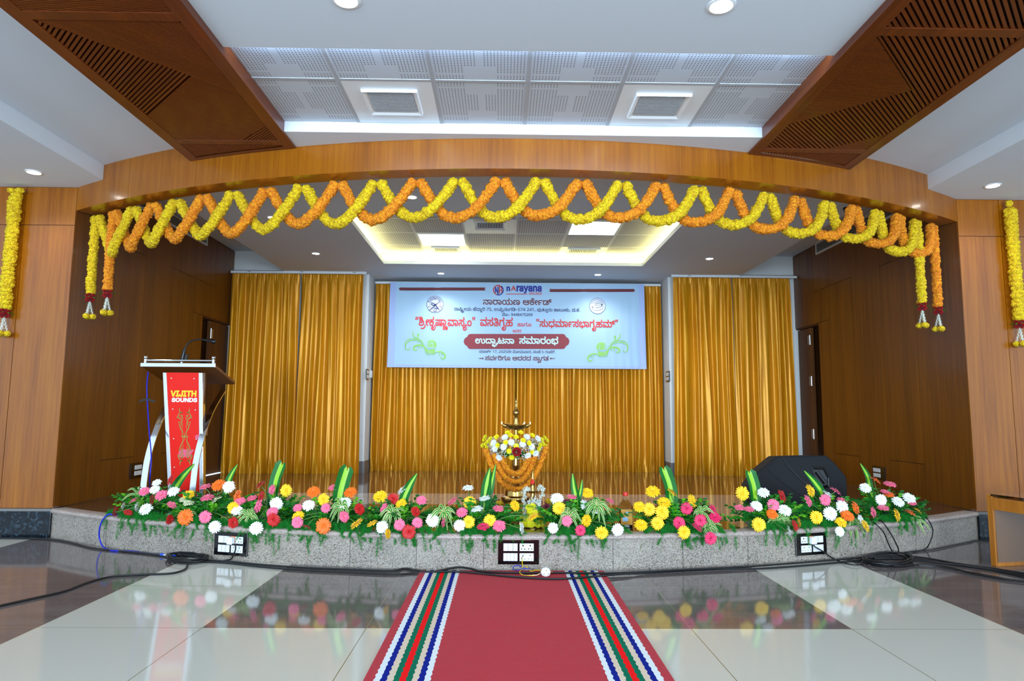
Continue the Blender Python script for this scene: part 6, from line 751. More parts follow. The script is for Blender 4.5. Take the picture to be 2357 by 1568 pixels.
[[96,-2,-22,2,-20,9,-16,14,-13,18,-7,23,-3,27,3,27,7,23,13,18,16,14,20,8,22,3,22,-3,19,-8,16,-14,13,-18,8,-23,2,-27,-2,-27,-8,-23,-13,-18,-16,-14,-19,-9],[96,19,15,2,14,6,12,10,9,15,6,17,2,22,-2,21,-6,18,-9,14,-12,11,-14,6,-15,2,-16,-2,-14,-6,-12,-11,-9,-14,-6,-18,-2,-21,2,-22,6,-17,9,-14,12,-11,14,-6]],
[[93,-3,-20,2,-17,6,-15,10,-10,14,-7,15,-2,18,0,120,23,0,0,-118,2,-13,4,-11,7,-9,10,-7,11,-4,14,-1,14,1,12,4,9,7,7,9,4,11,2,13,0,118,23,0,0,-120,-2,-18,-7,-15,-10,-14,-14,-10,-18,-6]],
[[22,0,0,182,27,0,74,-116,4,-6,3,-6,5,-8,4,-8,5,-9,5,-10,-3,0,-1,10,-1,10,0,9,-1,9,0,7,0,6,0,112,23,0,0,-182,-27,0,-66,104,-5,7,-4,7,-5,9,-6,9,-6,12,-8,14,4,0,1,-13,0,-12,1,-11,0,-9,0,-7,0,-6,0,-104]],
[[27,0,0,20,113,0,0,-20],[99,182,0,-182,-23,0,0,160,-1,0,-44,-32,0,25,40,29]]]
LINES = {'title': [2051, [[0,0,0],[1,178,0],[2,290,0],[1,453,0],[3,565,0],[4,899,0],[5,1187,0],[6,1397,0],[7,1541,0],[8,1643,0],[9,1784,0]]],
'addr': [7050, [[2,0,0],[1,163,0],[10,275,0],[11,474,0],[7,536,0],[3,638,0],[12,1044,0],[13,1245,0],[1,1436,0],[14,1548,0],[15,1564,0],[16,1799,0],[17,1942,0],[18,2085,0],[19,2224,0],[20,2529,0],[21,2726,0],[22,2756,0],[23,2934,0],[24,3071,0],[25,3233,0],[26,3425,0],[17,3550,0],[16,3693,0],[27,3836,0],[28,4051,0],[27,4194,0],[29,4337,0],[18,4480,0],[30,4619,0],[31,4817,0],[32,4880,0],[33,5036,0],[34,5222,0],[35,5238,0],[36,5401,0],[37,5564,0],[1,5720,0],[38,5832,0],[33,6022,0],[39,6208,0],[36,6352,0],[18,6443,0],[40,6582,0],[41,6773,0],[39,6840,0],[41,6984,0]]],
'phone': [2021, [[42,0,0],[41,385,0],[43,452,0],[44,591,0],[27,734,0],[27,877,0],[45,1020,0],[27,1163,0],[16,1306,0],[17,1449,0],[28,1592,0],[46,1735,0],[44,1878,0]]],
'r1': [1710, [[47,0,0],[48,110,0],[49,267,0],[7,300,0],[39,402,0],[50,546,0],[51,577,0],[1,777,0],[52,889,0],[53,918,0],[1,1116,0],[54,1228,0],[55,1406,0],[23,1470,0],[56,1608,0]]],
'r2': [923, [[57,0,0],[54,198,0],[58,376,0],[24,530,0],[50,692,0],[59,722,0]]],
'r3': [661, [[60,0,0],[1,200,0],[24,312,0],[33,474,0]]],
'r4': [2465, [[56,0,0],[54,102,0],[36,279,0],[61,370,0],[62,562,0],[1,850,0],[8,963,0],[54,1104,0],[63,1282,0],[1,1483,0],[24,1595,0],[50,1757,0],[59,1788,0],[64,1988,0],[65,2356,0]]],
'r5': [532, [[66,0,0],[40,178,0],[35,369,0]]],
'p1': [1165, [[19,0,0],[13,306,0],[1,497,0],[67,609,0],[68,671,0],[0,875,0],[1,1052,0]]],
'p2': [1080, [[54,0,0],[62,177,0],[1,466,0],[35,578,0],[23,741,0],[69,879,0]]],
'date': [5070, [[62,0,0],[1,289,0],[70,401,0],[8,680,0],[29,893,0],[16,1036,0],[18,1179,0],[28,1318,0],[71,1461,0],[28,1604,0],[17,1747,0],[72,1890,0],[7,2068,0],[73,2242,0],[33,2419,0],[7,2606,0],[74,2708,0],[53,2997,0],[1,3195,0],[35,3308,0],[18,3470,0],[54,3609,0],[23,3786,0],[75,3924,0],[17,4190,0],[24,4405,0],[23,4567,0],[76,4704,0],[77,4908,0]]],
'wel': [2567, [[54,0,0],[57,177,0],[8,376,0],[15,518,0],[24,680,0],[33,842,0],[5,1101,0],[40,1311,0],[35,1502,0],[40,1665,0],[78,1928,0],[1,2106,0],[79,2218,0],[24,2250,0],[32,2412,0]]],
'ring1': [1498, [[48,0,0],[49,158,0],[7,191,0],[39,293,0],[50,436,0],[51,467,0],[1,668,0],[52,780,0],[53,808,0],[1,1006,0],[54,1119,0],[55,1296,0],[23,1361,0]]],
'ring2': [2254, [[54,0,0],[36,177,0],[61,268,0],[62,460,0],[1,748,0],[8,861,0],[54,1002,0],[63,1180,0],[1,1381,0],[24,1493,0],[50,1655,0],[59,1686,0],[64,1886,0]]],
'ray': [804, [[80,0,0],[81,94,0],[82,234,0],[81,375,0],[83,516,0],[81,663,0]]],
'n': [148, [[83,0,0]]],
'arc': [1019, [[84,0,0],[85,172,0],[86,333,0],[84,516,0],[87,688,0],[88,869,0]]],
'vij': [883, [[89,0,0],[90,172,0],[91,283,0],[90,426,0],[92,536,0],[93,697,0]]],
'snd': [1067, [[94,0,0],[95,160,0],[96,352,0],[97,538,0],[87,726,0],[94,906,0]]],
'N': [188, [[97,0,0]]],
'A': [172, [[84,0,0]]],
'one': [162, [[98,0,0]]]}

def contours(n, dx, dy, bold):
    out = []
    for c in GLY[n]:
        p = []; x = y = 0
        for j in range(0, len(c), 2): x += c[j]; y += c[j+1]; p.append((x, y))
        if len(p) > 2 and p[0] == p[-1]: p.pop()
        k = len(p); q = []
        for j in range(k):
            a, b_, c2 = p[j-1], p[j], p[(j+1) % k]
            t1 = np.array([b_[0]-a[0], b_[1]-a[1]], float); t2 = np.array([c2[0]-b_[0], c2[1]-b_[1]], float)
            t1 /= np.linalg.norm(t1)+1e-9; t2 /= np.linalg.norm(t2)+1e-9; n1 = np.array([-t1[1], t1[0]]); n2 = np.array([-t2[1], t2[0]]); m_ = n1+n2; l = np.linalg.norm(m_)
            m_ = m_/l if l > .3 else n1; s = min(1.6, 1/max(.5, m_@n1))*.25; q.append((b_[0]+m_[0]*bold*s+dx, b_[1]+m_[1]*bold*s+dy))
        out.append(q)
    return out
def area2(p): return sum(p[i-1][0]*p[i][1]-p[i][0]*p[i-1][1] for i in range(len(p)))/2
def inside(pt, poly):
    c = False; x, y = pt
    for i in range(len(poly)):
        (x1, y1), (x2, y2) = poly[i-1], poly[i]
        if (y1 > y) != (y2 > y) and x < (x2-x1)*(y-y1)/(y2-y1)+x1: c = not c
    return c
def fill(cont, fn, b, mi=0):
    """fill outlines by the winding rule, in level slices, and map (x, y) with fn"""
    E = []; ys = set(); hh = max(abs(p[1]-cont[0][0][1]) for c in cont for p in c)+1e-9; q_ = hh*2e-3
    for c in cont:
        for k in range(len(c)):
            (x0, y0), (x1, y1) = c[k-1], c[k]; y0 = round(y0/q_)*q_; y1 = round(y1/q_)*q_; ys.add(y1)
            if y0 != y1: E.append((y0, x0, y1, x1, 1) if y0 < y1 else (y1, x1, y0, x0, -1))
    ys = sorted(ys); V = []; F = []
    for k in range(len(ys)-1):
        lo = ys[k]; hi = ys[k+1]; m_ = (lo+hi)/2; L = []
        for (y0, x0, y1, x1, d) in E:
            if y0 <= m_ < y1:
                g_ = (x1-x0)/(y1-y0); L.append((x0+g_*(m_-y0), x0+g_*(lo-y0), x0+g_*(hi-y0), d))
        L.sort(); wn = 0
        for k in range(len(L)):
            if wn == 0: st_ = L[k]
            wn += L[k][3]
            if wn == 0:
                o_ = len(V); V += [fn(st_[1], lo), fn(L[k][1], lo), fn(L[k][2], hi), fn(st_[2], hi)]; F.append((o_, o_+1, o_+2, o_+3))
    b.add(V, F, mi)
def text(b, key, fn, bold=0, mi=0):
    """fn maps em units (x, y) to the place"""
    for n, x, y in LINES[key][1]: fill(contours(n, x, y, bold), fn, b, mi)
# ---------------------------------------------------------------- banner
YBN = YC-.245
bz = lambda zx, zy: P(880+zx/3.8016, 640+zy/3.8016, 1, YBN)
BX0, BX1 = P(896, 747, 1, YBN)[0], P(1484, 752, 1, YBN)[0]; BZ1 = .5*(P(898, 648, 1, YBN)[2]+P(1484, 655.5, 1, YBN)[2]); BZ0 = .5*(P(893, 845, 1, YBN)[2]+P(1485, 851, 1, YBN)[2])
def cloth_y(x, z):
    t = (BZ1-z)/(BZ1-BZ0); r_ = max(0, (x-.9)/1.2)
    return YBN-.03*t*t+.0025*math.sin(9*x+2*t)+.0022*r_*math.sin(58*x+1.5*math.sin(3*t))*(.3+t)+.002*math.sin(24*x+3*z)*(1-t)
ban = thing('banner', 'wide pale blue printed banner with Kannada lettering hung over the middle curtains', 'banner', ((BX0+BX1)/2, YBN, BZ0))
b = MB(); b.grid(lambda u, v: (lambda x, z: (x, cloth_y(x, z), z))(BX0+(BX1-BX0)*u+(.012*(1-v)*(u-.5)*2), BZ0+(BZ1-BZ0)*v), 220, 30, 0)
for k in range(len(b.f)):
    x = sum(b.v[i][0] for i in b.f[k])/4; z = sum(b.v[i][2] for i in b.f[k])/4
    if x < BX0+.085 or x > BX1-.085 or z < BZ0+.05: b.m[k] = 1
b.build('cloth', ['banner_cloth', 'banner_edge'], ban, smooth=True)
def on(h): return lambda x, z: (x, cloth_y(x, z)-h, z)
def line(key, x0, x1, yb, mat, bold, name, h=.005, keep=1.0):
    a, c = bz(x0, yb), bz(x1, yb); z = (a[2]+c[2])/2; s = (c[0]-a[0])/LINES[key][0]; b = MB(); f = on(h)
    text(b, key, lambda x, y: f(a[0]+x*s, z+y*s*keep), bold); b.build(name, mat, ban)
line('title', 880, 1480, 235, 'ink_maroon', 16, 'lettering'); line('addr', 628, 1732, 290, 'ink_navy', 12, 'lettering'); line('phone', 1047, 1315, 333, 'ink_navy', 18, 'lettering')
line('r1', 285, 815, 419, 'ink_red', 22, 'lettering', keep=1.25); line('r2', 855, 1143, 421, 'ink_red', 22, 'lettering', keep=1.25); line('r3', 1180, 1305, 425, 'ink_red', 14, 'lettering'); line('r4', 1345, 2065, 430, 'ink_scarlet', 22, 'lettering', keep=1.15)
line('r5', 1138, 1216, 477, 'ink_red', 16, 'lettering'); line('date', 847, 1508, 658, 'ink_plum', 12, 'lettering'); line('wel', 898, 1455, 723, 'ink_maroon', 18, 'lettering')
line('p1', 812, 1155, 575, 'ink_white', 30, 'lettering', .010); line('p2', 1197, 1540, 577, 'ink_white', 30, 'lettering', .010)
line('n', 1085, 1119, 113, 'ink_blue', 60, 'lettering', keep=1.1); line('ray', 1172, 1396, 116, 'ink_blue', 52, 'lettering', keep=1.15); line('arc', 1281, 1397, 147, 'ink_scarlet', 20, 'lettering')
def flatshape(name, mat, polys, h=.004):
    b = MB(); f = on(h)
    for p in polys: fill([[tuple(bz(*q)[[0, 2]]) for q in p]], f, b)
    b.build(name, mat, ban)
def strip(p, wd):
    """tapered stroke outline through zoom-pixel points"""
    c = curve(p, 6); n = len(c); L_, R_ = [], []
    for i in range(n):
        t_ = c[min(i+1, n-1)]-c[max(i-1, 0)]; t_ = t_/(np.linalg.norm(t_)+1e-9); nn = np.array([-t_[1], t_[0]]); u = i/(n-1)
        ww = wd(u) if callable(wd) else wd
        L_.append(c[i]+nn*ww); R_.append(c[i]-nn*ww)
    return [L_[i] for i in range(n)]+R_[::-1]
def strokes(name, mat, S, h=.004, fm=None):
    b = MB(); f = on(h)
    for p, wd in S:
        o_ = strip(p, wd); n = len(o_)//2
        pts = [tuple((fm or (lambda q: bz(*q)[[0, 2]]))(q)) for q in o_]
        V = [f(*q) for q in pts]; F = []
        for i in range(n-1):
            q = (i, i+1, 2*n-2-i, 2*n-1-i); a, c, d = (pts[j] for j in q[:3])
            F.append(q if (c[0]-a[0])*(d[1]-a[1])-(c[1]-a[1])*(d[0]-a[0]) > 0 else q[::-1])
        b.add(V, F)
    return b.build(name, mat, ban)
def bars(x0, x1, y, round_left):
    s = []
    n = 24
    r_ = 13
    pts = []
    if round_left: pts = [(x0+r_-r_*math.sin(t_*PI/12), y-r_*math.cos(t_*PI/12)) for t_ in range(13)]; pts = pts+[(x1-(x1-x0)*(1-k/n), y+13) for k in range(1, n)]+[(x1, y+13), (x1-5, y), (x1, y-13)]+[(x1-(x1-x0)*k/n, y-13) for k in range(1, n)]
    else: pts = [(x1-r_+r_*math.sin(t_*PI/12), y+r_*math.cos(t_*PI/12)) for t_ in range(12, -1, -1)]; pts = [(x0, y-13)]+[(x0+(x1-x0)*k/n, y-13) for k in range(1, n)]+[(x1-r_+r_*math.sin(t_*PI/12), y-r_*math.cos(t_*PI/12)) for t_ in range(13)]+[(x1-(x1-x0)*k/n, y+13) for k in range(1, n)]+[(x0, y+13), (x0+5, y)]
    return pts
flatshape('printed_bar', 'ink_maroon', [bars(147, 902, 97, True)]); flatshape('printed_bar', 'ink_maroon', [bars(1462, 2208, 110, False)])
# plaque behind the white headline, cut in upright slices so that it follows the cloth
def plaque_half(x):                                                   # half height of the scalloped plaque at zoom x
    if x < 765: t_ = (x-712)/53; return 44*math.sqrt(max(0, 1-(1-min(1, max(0, t_)))**2)) if x < 748 else 46+20*math.sqrt(max(0, 1-((785-x)/40)**2))
    if x > 1585: t_ = (1637-x)/52; return 44*math.sqrt(max(0, 1-(1-min(1, max(0, t_)))**2)) if x > 1602 else 46+20*math.sqrt(max(0, 1-((x-1565)/40)**2))
    return 66
b = MB(); f = on(.004); ns = 120
for k in range(ns):
    xa_, xb2 = 712+925*k/ns, 712+925*(k+1)/ns
    for yy in (-1, -.33, .33):
        q = [(xa_, 557-plaque_half(xa_)*yy), (xb2, 557-plaque_half(xb2)*yy), (xb2, 557-plaque_half(xb2)*(yy+.67)), (xa_, 557-plaque_half(xa_)*(yy+.67))]
        b.quad(*[f(*bz(*p)[[0, 2]]) for p in q])
b.build('headline_plaque', 'ink_plaque', ban)
# round mark and the red A of the name
circ = lambda cx, cy, r_, a0, a1, n=14: [(cx+r_*math.cos(math.radians(a0+(a1-a0)*k/n)), cy+r_*math.sin(math.radians(a0+(a1-a0)*k/n))) for k in range(n+1)]
strokes('round_mark', 'ink_scarlet', [(circ(1016, 107, 42, 110, 290), 4.5), ([(1024, 70), (1024, 140)], 4.5), ([(1024, 72), (1036, 78), (1044, 92), (1046, 130)], 4.5), ([(1024, 108), (1046, 108)], 4)])
strokes('round_mark', 'ink_blue', [(circ(1016, 107, 42, -60, 110), 4.5), ([(990, 130), (990, 82)], 4.5), ([(989, 82), (1011, 134)], 5), ([(1012, 76), (1012, 146)], 4.5)])
strokes('lettering', 'ink_scarlet', [([(1128, 112), (1148, 70)], 3.5), ([(1146, 70), (1164, 112)], 5), ([(1130, 104), (1150, 96), (1162, 86)], 3)]); strokes('lettering', 'ink_scarlet', [([(1085, 141), (1180, 141), (1268, 141)], 3)])
for cx, sg in ((862, 1), (1490, -1)): flatshape('printed_dots', 'ink_maroon', [circ(cx+sg*16, 706, 8, 0, 345, 12), circ(cx-sg*2, 706, 6, 0, 345, 12), circ(cx-sg*16, 706, 4, 0, 345, 12)])
# two round emblems
def emblem(cx, cy, r_, key, inner):
    flatshape('emblem_ground', 'ink_lilac', [circ(cx, cy, r_, 0, 350, 35)], .0035)
    S = [(circ(cx, cy, r_-1, 0, 360, 40), 1.6)]
    if inner: S += [(circ(cx, cy, r_*.62, 0, 360, 30), 1.3)]
    strokes('emblem_ring', 'ink_navy', S, .0055)
    b = MB(); f = on(.006); T = LINES[key][0]; a0, a1 = (math.radians(198), math.radians(342)); rr = r_*.74; sc = rr*(a1-a0)/T
    for n, x, y in LINES[key][1]:
        for c in [contours(n, 0, 0, 10)]:
            am = a0+(x/T)*(a1-a0)
            def mp(px, py, am=am, y=y):
                th = am+(px/T)*(a1-a0); q = rr+(py+y)*sc*.8; return f(*bz(cx+q*math.cos(th), cy+q*math.sin(th))[[0, 2]])
            fill(c, mp, b)
    b.build('emblem_lettering', 'ink_navy', ban)
emblem(462, 232, 73, 'ring1', True); emblem(1882, 246, 70, 'ring2', False)
strokes('emblem_drawing', 'ink_navy', [([(415, 282), (470, 236), (505, 205)], lambda u: 4*(1-.7*u)), ([(425, 215), (450, 226), (475, 250), (502, 286)], lambda u: 2+5*u*(1-u)*2), ([(428, 226), (440, 240), (458, 240), (470, 228)], 4), ([(440, 255), (455, 268), (480, 272)], 2), ([(450, 246), (466, 262), (490, 264)], 2)] + [(circ(408, 254, 3, 0, 360, 8), 2), (circ(516, 254, 3, 0, 360, 8), 2), ([(445, 289), (462, 294), (480, 289)], 3)], .006)
strokes('emblem_drawing', 'ink_navy', [([(1832, 262), (1855, 238), (1885, 222), (1915, 232), (1922, 246)], 2), ([(1832, 262), (1870, 262), (1905, 256), (1924, 240)], 2), ([(1848, 256), (1875, 238), (1905, 240)], 1.6), ([(1850, 226), (1880, 210), (1910, 214), (1932, 238)], 1.6), ([(1840, 275), (1875, 286), (1915, 275), (1934, 250)], 1.6), ([(1914, 232), (1922, 236), (1918, 246)], 4)], .006)
# green rose scrolls, one in each lower corner
def scroll(fm):
    t2 = lambda w0: (lambda u: w0*math.sin(PI*min(1, max(0, .08+.9*u)))+.6)
    S = [([(270, 465), (272, 500), (300, 530), (340, 548), (372, 590)], t2(5)), ([(318, 488), (312, 508), (314, 525), (330, 540)], lambda u: 9*(1-u)+1), ([(205, 600), (200, 570), (225, 540), (270, 532), (330, 545), (380, 600)], t2(3)),
         ([(245, 605), (238, 628), (215, 628), (204, 605), (212, 572), (245, 550), (300, 548), (350, 575), (378, 640), (384, 656)], t2(4.5)), ([(384, 655), (372, 610), (345, 590), (312, 590), (285, 600), (276, 622), (290, 634), (308, 630)], lambda u: 4+9*u*(1-u)*2), ([(330, 596), (320, 612), (322, 622)], 4), ([(352, 602), (340, 618)], 4),
         ([(440, 676), (470, 652), (505, 646), (535, 658), (552, 685), (540, 708), (518, 706), (512, 692)], lambda u: 3+9*u*(1-u)*2), ([(500, 655), (505, 672), (500, 680)], 4), ([(520, 660), (528, 678)], 4)]
    R_ = [circ(432, 588, 44, 150, 395, 20)+[(468, 612), (440, 618), (410, 612)], [(384, 600), (392, 622), (420, 630), (466, 620), (462, 648), (440, 668), (418, 672), (392, 655), (380, 628)], [(380, 640), (388, 662), (410, 676), (400, 678), (380, 664)]]
    strokes('rose_scroll', 'ink_green', S, .0045, fm); b = MB(); f = on(.0045)
    for p in R_: fill([[tuple(fm(q)) for q in p]], f, b)
    b.build('rose_scroll', 'ink_green', ban)
    strokes('rose_petal_line', 'banner_cloth', [(circ(430, 590, 26, 20, 330, 16), 2), (circ(432, 590, 14, 200, 520, 12), 2), ([(384, 604), (410, 614), (440, 622), (470, 612)], 2), ([(402, 630), (414, 650), (430, 664)], 2), ([(400, 560), (392, 585), (398, 605)], 2)], .006, fm)
scroll(lambda q: bz(*q)[[0, 2]]); scroll(lambda q: bz(2348-q[0], q[1]+19)[[0, 2]])
# ================================================================ marigold garlands
def marigold_templates(nv=4, nu=26, nw=13):
    out = []
    for k in range(nv):
        r_ = np.random.default_rng(40+k); V = []
        for j in range(1, nw):
            th = PI*j/nw
            for i in range(nu):
                ph = 2*PI*(i+(.5 if j % 2 else 0))/nu; rr = 1+.07*math.sin(5*ph+k)+r_.uniform(-.13, .09)
                V.append((rr*math.sin(th)*math.cos(ph), rr*math.sin(th)*math.sin(ph), (.70+.05*math.sin(4*ph+k))*math.cos(th)*(1+r_.uniform(-.14, .14))))
        n = len(V); V += [(0, 0, .5), (0, 0, -.5)]; F = []
        for j in range(nw-2):
            for i in range(nu):
                a, b_, c, d = j*nu+i, j*nu+(i+1) % nu, (j+1)*nu+(i+1) % nu, (j+1)*nu+i; F += [(a, d, b_), (b_, d, c)]
        for i in range(nu): F += [(n, i, (i+1) % nu), (n+1, (nw-2)*nu+(i+1) % nu, (nw-2)*nu+i)]
        out.append((np.array(V), np.array(F)))
    return out
MT = marigold_templates()
def frame(t):
    t = t/np.linalg.norm(t); a = np.array([0, 0, 1.0]) if abs(t[2]) < .9 else np.array([1.0, 0, 0]); x = np.cross(a, t); x /= np.linalg.norm(x); return np.stack([x, np.cross(t, x), t], 1)
def bead_string(path, rad, pitch, name, mat, parent, jitter=.12, pos=None):
    """marigold heads threaded side by side along a path"""
    path = np.array(path, float); d = np.r_[0, np.cumsum(np.linalg.norm(np.diff(path, axis=0), axis=1))]; n = max(1, int(d[-1]/pitch)); VV, FF = [], []; o_ = 0
    for k in range(n):
        s = (k+.5)*d[-1]/n; c = np.array([np.interp(s, d, path[:, i]) for i in range(3)]); c2 = np.array([np.interp(min(s+.01, d[-1]), d, path[:, i]) for i in range(3)]); c1 = np.array([np.interp(max(s-.01, 0), d, path[:, i]) for i in range(3)])
        t_ = c2-c1; t_ = t_/np.linalg.norm(t_)+rng.normal(0, jitter, 3); V, F = MT[rng.integers(len(MT))]; R_ = frame(t_); q = rng.uniform(0, 2*PI); Rz = np.array([[math.cos(q), -math.sin(q), 0], [math.sin(q), math.cos(q), 0], [0, 0, 1]])
        VV.append((V*rad*rng.uniform(.92, 1.1))@(R_@Rz).T+c+rng.normal(0, rad*.05, 3)); FF.append(F+o_); o_ += len(V)
    return mesh_obj(name, np.concatenate(VV), np.concatenate(FF), mat, None, parent, pos=pos)
def rose_shape(b, c, r_, mi=0, axis=(0, -1, 0)):
    R_ = frame(np.array(axis, float))
    for lay, (n, rr, hh, tilt) in enumerate(((6, 1.0, .25, .9), (5, .72, .45, .55), (4, .45, .6, .3), (3, .22, .66, .1))):
        for k in range(n):
            q0 = 2*PI*(k+.3*lay)/n; V = []
            for i in range(4):
                q = q0+(i/3-.5)*2*PI/n*1.35
                for h_, s in ((-.35, .35), (hh*.4, .9), (hh, 1.0+.12*tilt)): V.append(c+R_@(np.array([math.cos(q)*rr*s, math.sin(q)*rr*s, h_])*r_))
            b.add(V, [(i*3+j, (i+1)*3+j, (i+1)*3+j+1, i*3+j+1) for i in range(3) for j in range(2)], mi)
def leaf_shape(b, c, d, ln, wd, mi=0, up=(0, 0, 1), curl=.2):
    d = np.array(d, float); d /= np.linalg.norm(d); s = np.cross(d, np.array(up, float)); l = np.linalg.norm(s); s = s/l if l > 1e-4 else np.array([1.0, 0, 0]); u = np.cross(s, d); c = np.array(c, float)
    b.add([c, c+d*ln*.35+s*wd/2+u*wd*.12, c+d*ln*.40-u*0, c+d*ln*.35-s*wd/2+u*wd*.12, c+d*ln*.75+s*wd*.32-u*ln*curl*.3, c+d*ln*.75-s*wd*.32-u*ln*curl*.3, c+d*ln-u*ln*curl], [(0, 1, 2), (0, 2, 3), (2, 1, 4), (3, 2, 5), (2, 4, 6), (2, 6, 5)], mi)
def tassel(parent, p, colour='marigold_yellow', s=1.0):
    """rose collar, jasmine strands and marigold ends below a hanging garland"""
    p = np.array(p, float); b = MB()
    for lev, n in ((0, 6), (-.036*s, 6)):
        for k in range(n):
            q = 2*PI*(k+.5*(lev < 0))/n; rose_shape(b, p+np.array([math.cos(q)*.026*s, math.sin(q)*.026*s, lev-.016*s]), .019*s, 0, (math.cos(q), math.sin(q), .15))
    col_ = b.build('rose_collar', 'petal_rose', parent, smooth=True); b = MB()
    for k in range(9):
        q = 2*PI*k/9+.2; leaf_shape(b, p+np.array([math.cos(q)*.032*s, math.sin(q)*.032*s, -.030*s]), (math.cos(q), math.sin(q), random.uniform(-.4, .2)), .04*s, .018*s)
    b.build('collar_leaves', 'leaf_mid', parent)
    top = p+np.array([0, 0, -.066*s]); b = MB(); ends = []
    for k in range(3):
        q = 2*PI*k/3+.35; e = top+np.array([math.cos(q)*.030*s, math.sin(q)*.030*s, -.125*s]); ends.append(e); b.tube([top, e], .0022*s, 5)
        for j in range(9):
            c = top+(e-top)*(j+.6)/9.5
            for a in range(4):
                w_ = 2*PI*(a+.5*(j % 2))/4+k; d = np.array([math.cos(w_), math.sin(w_), -.7]); leaf_shape(b, c, d, .021*s, .008*s, 0, (0, 0, 1), .1)
    b.build('jasmine_strands', 'jasmine', parent); V_, F_ = [], []; o_ = 0
    for e in ends:
        V, F = MT[0]; V_.append(V*np.array([.027, .027, .034])*s+e+np.array([0, 0, -.012*s])); F_.append(F+o_); o_ += len(V)
    mesh_obj('marigold_ends', np.concatenate(V_), np.concatenate(F_), 'marigold_yellow', None, parent)
RG = R0-.14; ZG = ZB-.035
YP = [(224, 499), (308, 476), (407, 456), (539, 438), (696, 424), (868, 412), (1055, 407), (1244, 408), (1431, 415), (1607, 428), (1765, 445), (1904.5, 464), (2019, 488), (2108, 512)]
YLo = [(263, 583), (350, 560), (463, 541), (610, 527), (776, 515), (957, 500), (1150, 500), (1340, 505), (1521, 509), (1696, 518), (1845, 538), (1971, 550), (2064, 578)]
OP = [(264, 487), (354, 466), (471, 447), (616, 430.5), (779, 417), (959, 409), (1152, 407), (1338.6, 410.6), (1518, 421), (1686, 436), (1836, 454), (1965, 475), (2068, 500), (2145, 524)]
OLo = [(300, 570), (400, 551), (528, 538), (690, 515), (862, 505), (1043.5, 501), (1248, 496), (1426, 501), (1610, 512), (1768, 528), (1904.5, 543), (2023, 562), (2099, 581)]
def festoon(label, peaks, lows, mat, tails, tl, cat='garland'):
    A_ = [ang(cyl(x, y+8, RG)) for x, y in peaks]; r = thing('marigold_garland', label, cat, (*arc(A_[len(A_)//2], RG), ZB), 'marigold garlands looped along the beam')
    for i in range(len(A_)-1):
        zl = cyl(lows[i][0], lows[i][1], RG)[2]; a0, a1 = A_[i]+.0036, A_[i+1]-.0036; pts = []
        for k in range(41):
            u = -1+2*k/40; z = zl+(ZG-zl)*abs(u)**2.3; a = (a0+a1)/2+(a1-a0)/2*(u*.93+.07*u**5); pts.append((*arc(a, RG+.040*math.sin(PI*u)), z))
        bead_string(pts, .0405, .0265, 'flower_string', mat, r)
    for a, (px, py), sg in ((A_[0], tails[0], -1), (A_[-1], tails[1], 1)):
        aa = a+sg*.0036; zl = cyl(px, py, RG)[2]; x, y = arc(aa, RG); bead_string([(x, y, ZG), (x, y-.004, (ZG+zl)/2), (x, y, zl)], .039, .028, 'hanging_tail', mat, r)
        tassel(r, (x, y, zl+.004))
    return r
festoon('yellow marigold garland looped along the beam with a tail at each end', YP, YLo, 'marigold_yellow', [(208, 677), (2122, 697)], 0)
festoon('orange marigold garland looped along the beam with a tail at each end', OP, OLo, 'marigold_orange', [(243, 668), (2157, 706)], 0)
def wall_garland(label, top, low, plane):
    p, q = P(*top, 1, plane), P(*low, 1, plane); r = thing('wall_garland', label, 'garland', (p[0], plane, p[2])); x = p[0]
    bead_string([(p[0], plane, p[2]), (p[0]+(q[0]-p[0])*.5, plane, (p[2]+q[2])/2), (q[0], plane, q[2])], .050, .036, 'flower_string', 'marigold_yellow', r); tassel(r, (q[0], plane, q[2]), s=1.05); return r
a = wall_garland('long yellow marigold garland hanging on the left front wall, outside the stage', (37, 445), (11, 711), YL-.062)
c = P(27, 439, 1, YL-.06); d = P(46, 439, 1, YL-.06); mesh_obj('top_bloom', np.concatenate([MT[0][0]*.036+c, MT[1][0]*.036+d]), np.concatenate([MT[0][1], MT[1][1]+len(MT[0][0])]), 'marigold_yellow', None, a)
a = wall_garland('long yellow marigold garland hanging on the right front wall, outside the stage', (2325, 482), (2346, 736), YR-.062)
c = P(2323, 469, 1, YR-.06); mesh_obj('top_bloom', (MT[2][0]@np.array([[1, 0, 0], [0, 0, 1], [0, -1, 0]]))*.034+c, MT[2][1], 'marigold_yellow', None, a)
# ================================================================ lectern
LY = 6.2
lx = lambda px, py: P(px, py, 1, LY)
lec = thing('lectern', 'red and chrome lectern with gold tribal ornament, at the left of the stage', 'lectern', (-2.92, LY+.05, DZ))
t0, t1 = lx(384, 862), lx(458, 862); b0, b1 = lx(396.5, 1140), lx(460, 1140); zt_, zb_ = 1.405, DZ+.03
def lxs(z):                                             # panel edges at height z
    u = (z-b0[2])/(t0[2]-b0[2]); return b0[0]+(t0[0]-b0[0])*u, b1[0]+(t1[0]-b1[0])*u
a0, a1 = lxs(zt_); c0, c1 = lxs(zb_)
b = MB(); b.add([(c0, LY, zb_), (c1, LY, zb_), (a1, LY, zt_), (a0, LY, zt_), (c0, LY+.012, zb_), (c1, LY+.012, zb_), (a1, LY+.012, zt_), (a0, LY+.012, zt_)], [(0, 1, 2, 3), (5, 4, 7, 6), (0, 3, 7, 4), (1, 5, 6, 2), (3, 2, 6, 7), (0, 4, 5, 1)])
fp = b.build('front_panel', 'red_acrylic', lec)
